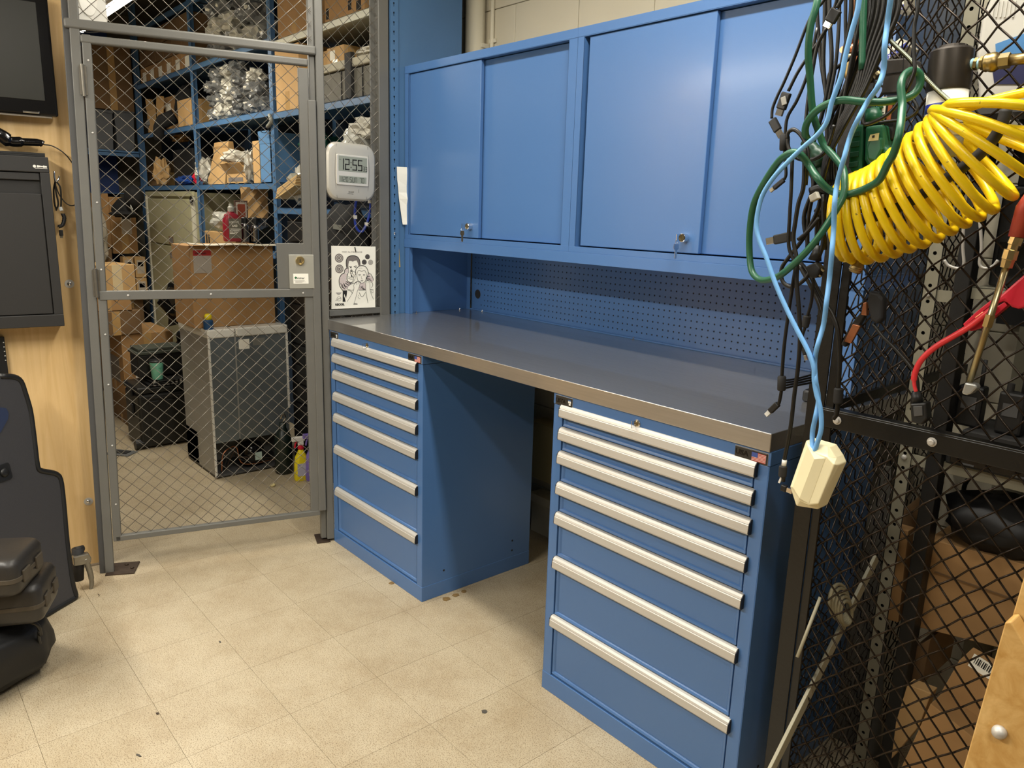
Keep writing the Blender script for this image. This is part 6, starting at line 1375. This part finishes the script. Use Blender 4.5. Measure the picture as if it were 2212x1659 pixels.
# ---------------------------------------------------------------- yellow coiled air hose
t = T('coiled_air_hose', 'yellow coiled air hose hung across the black cage', 'hose', tuple(at(1980, 420, 1, -.1)))
C_ = [at(x, y, 1, -.075) for x, y in ((1832, 476), (1870, 470), (1912, 456), (1960, 432), (2006, 404), (2050, 374), (2092, 344), (2124, 314), (2146, 284), (2158, 258), (2164, 234))]
cc = spline(C_, 24); turns = 15.5; N = len(cc); pts = []; M_n = 26*int(turns)
hosem = M('hose_yellow', '#F0CE12', .33, 0, .12, 25, .05, 100)
acc = [0]
for i in range(1, N): acc.append(acc[-1]+(cc[i]-cc[i-1]).length)
def alongc(f):
    s = f*acc[-1]
    for i in range(1, N):
        if acc[i] >= s: k = (s-acc[i-1])/(acc[i]-acc[i-1]+1e-9); return cc[i-1].lerp(cc[i], k), (cc[i]-cc[i-1]).normalized()
    return cc[-1], (cc[-1]-cc[-2]).normalized()
yv = Vector((0, -1, 0))
for i in range(M_n+1):
    f = i/M_n; g = f**1.15; p, d = alongc(g)
    # loops open up and tilt backwards towards the right end
    tilt = .05; d2 = (d+yv*tilt*-1).normalized()
    u = d2.cross(yv).normalized(); v_ = u.cross(d2).normalized()
    r = .080+.024*f; a = 2*PI*turns*f+.4
    wob = 1+.05*noise.noise(Vector((i*.013, 3, 0)))
    pts.append(p+(u*math.cos(a)*(r*.98)+v_*math.sin(a)*r)*wob)
end = [at(x, y, 1, -.13) for x, y in ((2040, 236), (2060, 243), (2110, 226), (2170, 210), (2260, 190))]
pts2 = pts[:-6]+spline([pts[-7]]+end, 8)[1:]
b = B(); b.tube(pts2, .0078, 10); b.build('hose_coil', hosem, t, smooth=True)
# printed marks on the coil
inkm = M('hose_print', '#5A4A10', .6)
for k in range(7):
    i = 60+k*50; a = pts[i]; c = pts[min(i+3, len(pts)-1)]
    best = min(range(i, i+26), key=lambda j: pts[j].y if j < len(pts) else 9); a = pts[best]; c = pts[min(best+2, len(pts)-1)]
    view = (CAM-a).normalized(); x_ = (c-a).normalized(); up_ = view.cross(x_)
    Mk = frame(a+view*.0079, x_, up_); 
    try: text('MADE IN USA', .0055, Mk @ Matrix.Translation((0, -.002, 0)), inkm, t, 'lettering', .0002)
    except Exception: pass
b = B(); e0 = at(1862, 552, 1, -.08); e1 = at(1846, 588, 1, -.08); b.tube([e0, e0.lerp(e1, .5), e0.lerp(e1, .55), e1.lerp(e0, .1), e1], [.0105, .011, .0125, .0125, .0105], 18); b.build('brass_end', brass_old, t, smooth=True)
b = B(); b.tube([pts[0], e0.lerp(pts[0], .3), e0], .0085, 10); b.build('hose_tail', hosem, t, smooth=True)
for k in range(3): b = B(); b.tube([e1.lerp(e0, .12+.1*k), e1.lerp(e0, .15+.1*k)], .0130, 18); b.build('knurl', brass, t)
t = T('black_hook_bar', 'black strap holding the coils of the yellow hose from behind', 'strap', tuple(at(1900, 450, 1, -.03)))
b = B(); b.tube(spline([p+Vector((0, .02, .0)) for p in C_], 4), .010, 8); b.build('strap', black_m, t, smooth=True)
# ---------------------------------------------------------------- hanging cables
def cable(nm, lab, P_, y, r, mat, cat='cable', group=None, part='cable', k=6, yy=None, n=8):
    q = [at(a, c, 1, (yy[i] if yy else y)) for i, (a, c) in enumerate(P_)]; tt = T(nm, lab, cat, tuple(q[len(q)//2]), group=group)
    b = B(); b.tube(spline(q, k), r, n); b.build(part, mat, tt, smooth=True); return tt, q
def plug(tt, p, c, w_, th, y, mat=black, tip=.4, tipm=chrome, nm='plug'):
    a_, b_ = at(p[0], p[1], 1, y), at(c[0], c[1], 1, y); d = b_-a_; L_ = d.length; MM = frame(a_, d, d.cross(Vector((0, -1, 0))))
    B().box(0, L_*(1-tip), -w_/2, w_/2, -th/2, th/2, MM).build(nm, mat, tt, bev=.0022); B().box(L_*(1-tip), L_, -w_*.36, w_*.36, -th*.33, th*.33, MM).build(nm+'_tip', tipm, tt, bev=.0006)
def ferrite(tt, p, c, r, y, mat=black_m):
    b = B(); a_, b_ = at(p[0], p[1], 1, y), at(c[0], c[1], 1, y); d = (b_-a_); b.tube([a_, a_+d*.08, a_+d*.92, b_], [r*.8, r, r, r*.8], 16); o = b.build('ferrite_bead', mat, tt); smooth_angle(o)
G1 = [(1776, -40), (1768, -15), (1763, 14), (1751, 57), (1746, 114), (1750, 171), (1756, 243), (1769, 286), (1780, 314), (1803, 340), (1820, 363), (1825, 391), (1821, 425), (1799, 465), (1770, 510), (1733, 553), (1688, 593), (1661, 604), (1640, 603), (1624, 585), (1619, 545), (1620, 492), (1629, 439), (1653, 391), (1680, 351), (1698, 335), (1714, 329), (1730, 335), (1749, 359), (1767, 386), (1791, 410), (1820, 420), (1847, 416), (1876, 404), (1900, 388), (1917, 355), (1931, 330), (1943, 286), (1949, 229), (1946, 186), (1954, 163), (1969, 153), (1986, 160), (1987, 183), (1974, 203), (1951, 214), (1909, 220), (1866, 220), (1823, 216), (1791, 223), (1763, 240), (1743, 266), (1740, 291), (1751, 309)]
YY = [-.16-.03*math.sin(i*.55)-(.03 if 28 < i < 38 else 0) for i in range(len(G1))]
cable('green_extension_cable', 'thick green cable looping in front of the blue doors and cage', G1, 0, .0066, green_c, yy=YY, n=10)
cable('green_cable', 'straight green cable dropping behind the blue cord at the top', [(1868, -40), (1866, 0), (1864, 60), (1862, 150)], -.10, .0062, green_c, n=10)
LB1 = [(1862, -40), (1856, 0), (1851, 29), (1839, 71), (1826, 123), (1817, 166), (1797, 220), (1786, 263), (1766, 291), (1740, 314), (1709, 343), (1674, 380), (1651, 414), (1640, 444), (1634, 486), (1640, 518), (1656, 558), (1676, 615), (1701, 671), (1722, 713), (1743, 753), (1757, 789), (1759, 822), (1764, 852), (1772, 882), (1774, 925), (1765, 958), (1758, 977)]
LB2 = [(1927, -40), (1925, -10), (1917, 49), (1911, 100), (1909, 149), (1897, 186), (1874, 220), (1854, 257), (1837, 294), (1823, 343), (1809, 394), (1803, 439), (1801, 492), (1797, 545), (1792, 600), (1785, 656), (1779, 701), (1766, 747), (1760, 780), (1762, 822), (1768, 862), (1762, 900), (1755, 935), (1755, 976)]
tt, q = cable('rope_loop', 'light blue looped cord carrying the cream plastic box', LB1, -.20, .0046, lblue, cat='cord', n=10, part='cord_strand')
b = B(); q = [at(a, c, 1, -.19-.01*(i % 2)) for i, (a, c) in enumerate(LB2)]; b.tube(spline(q, 6), .0046, 10); b.build('cord_strand', lblue, tt, smooth=True)
# cream box on the cord
t = T('cream_box', 'cream eight-sided plastic box hanging on the blue cord in front of the cage', 'box', tuple(at(1762, 1030, 1, -.20)))
cb_ = M('cream_plastic', '#EFE6BE', .5, 0, .06, 8)
OUTB = [(1742, 951), (1791, 965), (1806, 988), (1813, 1004), (1772, 1096), (1766, 1100), (1720, 1093), (1707, 1052)]
ba = [at(a, c, 1, -.19) for a, c in OUTB]; cen = sum(ba, Vector())/len(ba)
nB = Vector((.35, -1, .15)).normalized()
TOPP = [(1742, 951), (1760, 978), (1800, 990), (1806, 1000), (1768, 1094), (1745, 1092), (1722, 1060), (1710, 1050)]
tb = [at(a, c, 1, -.205) for a, c in ((1745, 962), (1758, 977), (1786, 986), (1803, 1003), (1768, 1088), (1745, 1090), (1727, 1080), (1712, 1052))]
n = len(ba); vs = [p+Vector((0, .03, 0)) for p in ba]+ba+tb
fs = [tuple(range(n-1, -1, -1))]+[(i, (i+1) % n, n+(i+1) % n, n+i) for i in range(n)]+[(n+i, n+(i+1) % n, 2*n+(i+1) % n, 2*n+i) for i in range(n)]+[tuple(2*n+i for i in range(n))]
b = B(); b.add(vs, fs); b.build('box_shell', cb_, t, bev=.002)
b = B(); r1_, r2_ = at(1759, 992, 1, -.2105), at(1727, 1076, 1, -.2105); r3_, r4_ = at(1783, 990, 1, -.2055), at(1747, 1088, 1, -.2055); l1_, l2_ = at(1745, 965, 1, -.2055), at(1713, 1052, 1, -.2055)
b.add([l1_, r1_, r2_, l2_, r3_, r4_, at(1757, 978, 1, -.2055), at(1727, 1080, 1, -.2055)], [(0, 3, 2, 1), (1, 2, 5, 4), (0, 1, 6), (1, 4, 6), (3, 7, 2), (2, 7, 5)]); o_ = b.build('raised_lid', cb_, t, label='faceted cream lid'); 
m_ = o_.modifiers.new('s', 'SOLIDIFY'); m_.thickness = .004; m_.offset = -1
# individual black cables with their plugs
def kc(lab, P_, y, r=.0036, **k): return cable('black_cable', lab, P_, y, r, rubber, **k)[0]
t = kc('thin black cable ending in a display plug, outermost left of the tangle', [(1790, -40), (1780, 0), (1751, 37), (1717, 123), (1694, 177), (1680, 206), (1669, 234), (1667, 256)], -.12, .003)
plug(t, (1668, 258), (1688, 296), .017, .008, -.12, tip=.35)
t = kc('black cable ending in a grey-faced display plug over the blue door', [(1812, -40), (1806, 6), (1780, 71), (1751, 114), (1723, 157), (1703, 197)], -.13, .0032)
plug(t, (1700, 200), (1682, 250), .020, .009, -.13, mat=black, tip=.28); 
q = at(1693, 218, 1, -.136); B().cbox(q, (.010, .003, .016), None, Matrix.Rotation(-.3, 3, 'Y')).build('release_button', M('grey_face', '#9A9890', .4), t, bev=.001)
t = kc('black cable with flat black and silver plug near the top of the tangle', [(1830, -40), (1820, -5), (1808, 18)], -.15, .0038)
plug(t, (1808, 20), (1785, 60), .022, .008, -.15, tip=.3)
kc('black cable continuing below the flat plug', [(1785, 62), (1766, 98), (1754, 160), (1744, 230), (1738, 300)], -.14)
t = kc('black cable with barrel bead and small rectangular plug left of the tangle', [(1765, 60), (1746, 154), (1723, 214), (1703, 249), (1697, 277), (1695, 330), (1698, 374), (1694, 388)], -.12, .0032)
ferrite(t, (1694, 290), (1693, 325), .0085, -.12); plug(t, (1694, 388), (1664, 413), .010, .007, -.12, tip=.25, tipm=M('tan_tip', '#A89C80', .5))
t = kc('black cable hanging in front of the bench with bead and square white-tipped plug', [(1712, 330), (1709, 412), (1706, 465), (1704, 532), (1717, 571), (1713, 611), (1704, 671), (1694, 747), (1689, 813), (1688, 842), (1684, 866), (1681, 874)], -.14, .0036)
ferrite(t, (1689, 812), (1688, 844), .0085, -.14); plug(t, (1681, 872), (1655, 897), .012, .010, -.14, tip=.32, tipm=M('white_tip', '#D8D8D2', .3))
t = kc('long thick black cable reaching below the bench top with bead and square plug', [(1738, 320), (1736, 400), (1725, 439), (1718, 480), (1714, 518), (1722, 566), (1721, 611), (1726, 671), (1728, 731), (1724, 792), (1716, 852), (1709, 914), (1701, 960), (1694, 997), (1692, 1040)], -.16, .0042)
B().tube([at(1695, 993, 1, -.16), at(1693, 1006, 1, -.16)], .005, 10).build('white_collar', white_p, t, smooth=True); ferrite(t, (1692, 1006), (1690, 1030), .0082, -.16); plug(t, (1688, 1052), (1712, 1062), .014, .009, -.16, tip=.5)
q = at(1686, 1036, 1, -.16); B().cbox(q, (.004, .003, .016), None, Matrix.Rotation(.3, 3, 'Y')).build('white_tag', white_p, t)
t = kc('black cable crossing right to the cage post with a bead near the rail', [(1722, 560), (1749, 593), (1773, 641), (1797, 677), (1810, 716), (1814, 777), (1811, 837), (1808, 890), (1800, 905)], -.02, .0048)
ferrite(t, (1812, 838), (1810, 872), .0095, -.02)
kc('short black cable curving behind the cage post', [(1726, 572), (1752, 620), (1768, 655), (1778, 690)], -.03, .004)
t = kc('slim black cable with a bead and small silver-tipped plug over the perforated panel', [(1757, 590), (1756, 620), (1752, 655), (1744, 684), (1740, 705), (1733, 728), (1735, 758)], -.12, .0032)
ferrite(t, (1744, 682), (1738, 707), .0078, -.12); plug(t, (1735, 752), (1742, 778), .008, .006, -.12, tip=.4)
kc('black cable making a wide loop above the perforated panel', [(1772, 415), (1770, 440), (1759, 471), (1733, 518), (1706, 553), (1689, 579), (1690, 606), (1706, 619), (1725, 614), (1743, 598), (1757, 575)], -.11, .0042)
kc('black cable ring loop over the overhead door edge', [(1700, 300), (1703, 286), (1715, 280), (1730, 292), (1742, 315), (1745, 345), (1740, 400)], -.15, .004)
kc('black cable bow hanging at the left of the tangle', [(1702, 295), (1703, 318), (1716, 338), (1745, 346), (1775, 335), (1790, 310), (1802, 270)], -.13, .004)
t = kc('black mains cable ending in a three-pin plug', [(1778, 420), (1778, 518), (1770, 553), (1764, 570)], -.12, .0042)
P_ = [at(x, y, 1, -.12) for x, y in ((1766, 530), (1764, 545), (1760, 562))]; b = B(); b.tube(P_, [.006, .009, .013], 12); b.build('plug_boot', black, t, smooth=True)
prism_px([(1738, 576), (1762, 566), (1772, 580), (1765, 600), (1748, 600)], -.135, .02, 'plug_body', black, t, .003)
for a, c in (((1766, 576), (1780, 586)), ((1760, 590), (1774, 597)), ((1755, 590), (1763, 600))): B().tube([at(a[0], a[1], 1, -.13), at(c[0], c[1], 1, -.13)], .0022, 4).build('pin', brass, t)
t = kc('black cable with display plug pointing left, lower in the tangle', [(1770, 470), (1745, 500), (1724, 518)], -.12, .004)
plug(t, (1712, 510), (1656, 522), .019, .009, -.12, tip=.3); 
kc('thin dark cable crossing left to right above the copper pipe', [(1795, 230), (1790, 168), (1803, 150), (1830, 130), (1872, 100), (1885, 66)], -.06, .0036)
kc('thin grey-brown cable falling in front of the green loop', [(1985, -40), (1982, 20), (1975, 60), (1974, 120), (1975, 155), (1955, 200), (1930, 235), (1905, 255), (1870, 268), (1862, 250)], -.17, .0034)
kc('thin dark cable swinging past the outlet block to the right', [(1965, 205), (1982, 235), (1960, 255), (1920, 262), (1880, 268)], -.06, .003)
for i in range(14):
    random.seed(100+i); x0 = 1768+i*13.5+random.uniform(-5, 5); m1 = x0*.62+1795*.38+random.uniform(-14, 14); m2 = 1768+random.uniform(-22, 34); m3 = m2+random.uniform(-20, 12)
    P_ = [(x0, -40), (x0*.9+m1*.1, 40), (m1, 140), ((m1+m2)/2+random.uniform(-14, 14), 235), (m2, 320), (m3, 400)]
    if i % 2 == 0: P_ += [(m3+random.uniform(-22, 4), 470), (m3-18+random.uniform(-14, 14), 540)]
    kc('one of the black cables bunched in the tangle hanging before the cage', P_, -.04-.012*(i % 4), random.uniform(.0034, .0048), group='bunched black cables hanging before the cage')
for i in range(6):
    random.seed(300+i); x0 = 1890+i*11; P_ = [(x0, -40), (x0-6, 30), (x0-26-i*3, 110), (1850+i*4, 190), (1815+i*3, 262), (1785+i*2, 330), (1775, 400)]
    kc('one of the black cables sweeping down leftwards in the tangle', P_, -.09-.006*i, .0042, group='black cables sweeping down leftwards from the cage top')
random.seed(5)
t = T('cable_tie_plug', 'clear connector and black tie where the cable bunch is bound', 'connector', tuple(at(1765, 425, 1, -.12)))
b = B(); P_ = [at(x, y, 1, -.11) for x, y in ((1752, 414), (1772, 407), (1795, 412), (1815, 407))]; b.tube(spline(P_, 4), .009, 10); b.build('tie', black, t, smooth=True)
prism_px([(1746, 423), (1762, 413), (1768, 428), (1750, 437)], -.135, .012, 'clear_connector', M('connector_clear', '#D3D0C4', .2), t, .0015)
t = T('dark_clips', 'dark clipped ends in the middle of the tangle', 'clip', tuple(at(1770, 445, 1, -.1)))
b = B(); b.tube(spline([at(x, y, 1, -.09) for x, y in ((1775, 425), (1778, 445), (1772, 458), (1763, 452))], 4), .006, 8); b.build('clip', black, t, smooth=True)
# power adapter lying on the worktop with its leads
t = T('power_adapter', 'black power adapter lying on the right end of the worktop', 'adapter', tuple(at(1742, 855, 2, ZT)))
q = at(1748, 868, 2, ZT); B().cbox((q.x+.03, q.y+.02, ZT+.0165), (.10, .055, .032), None, Matrix.Rotation(.15, 3, 'Z')).build('adapter_body', black, t, bev=.007, seg=3)
for k in range(4):
    b = B(); b.tube(spline([at(1690, 822+k*6, 1, -.135), at(1720, 818+k*5, 1, -.08), at(1765, 806+k*6, 1, .0)], 5), .0022, 6); b.build('lead', rubber, t, smooth=True)
# ---------------------------------------------------------------- jumper clamps, connector and tyre chuck
t = T('black_jumper_clamp', 'black booster clamp with copper jaws clipped on the side mesh', 'clamp', tuple(at(1870, 690, 1, 0)))
prism_px([(1875, 628), (1897, 632), (1908, 645), (1906, 690), (1893, 702), (1880, 692), (1872, 655)], -.02, .022, 'handle_shell', M('grip_black', '#17181B', .6, 0, .1), t, .006, 3)
prism_px([(1870, 660), (1876, 668), (1850, 712), (1825, 750), (1816, 745), (1838, 700)], -.005, .014, 'jaw_shell', black, t, .002)
prism_px([(1842, 700), (1858, 704), (1838, 742), (1822, 738)], -.012, .008, 'copper_jaw', copper, t, .001); prism_px([(1864, 655), (1872, 652), (1872, 682), (1860, 680)], -.01, .012, 'copper_jaw', copper, t, .001)
b = B(); b.tube(spline([at(x, y, 1, -.01) for x, y in ((1886, 700), (1905, 725), (1935, 755), (1965, 790), (1980, 815), (1983, 850), (1980, 870))], 6), .0034, 8); b.build('cable', rubber, t, smooth=True)
t = T('red_jumper_clamp', 'red booster clamp and red cable clipped on the front mesh at right', 'clamp', tuple(at(2130, 670, 1, -.02)))
prism_px([(2138, 662), (2160, 638), (2215, 590), (2290, 560), (2290, 640), (2200, 668), (2185, 664), (2170, 650)], -.04, .03, 'upper_handle', red_p, t, .004)
prism_px([(2080, 700), (2110, 672), (2145, 645), (2150, 652), (2112, 684), (2092, 700), (2150, 664), (2170, 652), (2176, 660), (2120, 708), (2098, 716), (2086, 712)], -.035, .02, 'jaw_arm', red_p, t, .002)
prism_px([(2105, 686), (2124, 672), (2128, 680), (2110, 694)], -.04, .01, 'copper_jaw', copper, t, .001)
b = B(); b.tube(spline([at(x, y, 1, -.045) for x, y in ((2150, 662), (2125, 682), (2095, 705), (2060, 726), (2020, 750), (1990, 778), (1976, 808), (1975, 830), (1979, 846))], 6), [.0055]*40+[.0035]*9, 10); b.build('cable', M('red_cable', '#D8353A', .35), t, smooth=True)
t = T('battery_connector', 'square black battery connector hanging where red and black leads meet', 'connector', tuple(at(1982, 885, 1, -.02)))
b = B(); b.tube([at(1980, 845, 1, -.02), at(1981, 872, 1, -.02)], [.008, .012], 12); b.build('boot', black, t, smooth=True)
prism_px([(1965, 872), (2000, 870), (2003, 905), (1990, 918), (1968, 912)], -.035, .025, 'connector_body', black, t, .003); prism_px([(1972, 878), (1992, 877), (1993, 898), (1974, 900)], -.0375, .003, 'front_panel', grey_d, t, .001)
t = T('tyre_inflator_chuck', 'brass tyre inflator wand on a red hose with a slanted steel foot', 'air chuck', tuple(at(2140, 700, 1, -.06)))
yy_ = -.07; b = B(); b.tube([at(2262, 380, 1, yy_), at(2212, 450, 1, yy_), at(2196, 512, 1, yy_)], .0125, 14); b.build('hose', M('hose_red', '#A8402F', .5, 0, .1), t, smooth=True)
L_ = [(2197, 512, .0105), (2190, 528, .0105), (2189, 529, .008), (2186, 539, .008), (2185, 540, .0118), (2179, 560, .0118), (2178, 561, .0105), (2173, 578, .0095)]
b = B(); b.tube([at(a, c, 1, yy_) for a, c, r in L_], [r for a, c, r in L_], 8); b.build('hex_fitting', brass, t)
b = B(); b.tube([at(2173, 578, 1, yy_), at(2092, 832, 1, yy_)], .0058, 12); b.build('wand', M('wand_brass', (.44, .38, .22), .32, 1, .2, 40), t, smooth=True)
b = B(); b.tube([at(2140, 680, 1, yy_), at(2132, 706, 1, yy_)], .0085, 6); b.build('wand_nut', brass_old, t)
prism_px([(2084, 826), (2106, 830), (2111, 838), (2098, 851), (2088, 855), (2076, 850)], yy_-.012, .022, 'chuck_foot', M('zinc', '#A9ABA8', .35, .7), t, .003)
# ---------------------------------------------------------------- lumber stand at the lower right
t = T('lumber_stand', 'pale pine boards bolted together in the lower right corner, nearest the viewer', 'timber stand', tuple(at(2150, 1500, 1, -.3)))
yy_ = -.30; A_ = at(2171, 1344, 1, yy_); B1_ = at(2124, 1499, 1, yy_); C_2 = at(2081, 1659, 1, yy_); sl_ = (A_.x-C_2.x)/(A_.z-C_2.z)
A2 = at(2184, 1343, 1, yy_); A3 = at(2212, 1391, 1, yy_)
q = [(A_.x, A_.z), (A2.x, A2.z), (A3.x, A3.z), (A3.x+.12, A3.z-.16), (A3.x+.12, .0), (A_.x-sl_*A_.z, 0)]
Mz_ = Matrix(((1, 0, 0, 0), (0, 0, 1, 0), (0, 1, 0, 0), (0, 0, 0, 1)))
b = B(); b.prism(q, yy_+.038, Mz_, yy_); b.build('front_board', pine, t, bev=.002)
D1, D2, D3 = at(2186, 1333, 1, yy_+.04), at(2215, 1235, 1, yy_+.04), at(2150, 1420, 1, yy_+.04)
q = [(D3.x, D3.z), (D1.x, D1.z), (D2.x, D2.z), (D2.x+.03, D2.z+.3), (D2.x+.16, D2.z+.3), (D2.x+.16, .0), (D3.x, 0)]
b = B(); b.prism(q, yy_+.078, Mz_, yy_+.0395); b.build('rear_board', pine, t, bev=.002)
qb = at(2160, 1580, 1, yy_); b = B(); b.lathe([(.0105, 0), (.0105, .004), (.009, .009), (.005, .012), (.001, .013)], 20, frame(qb, (1, 0, 0), (0, 0, 1))); b.build('bolt_head', alu, t, smooth=True)
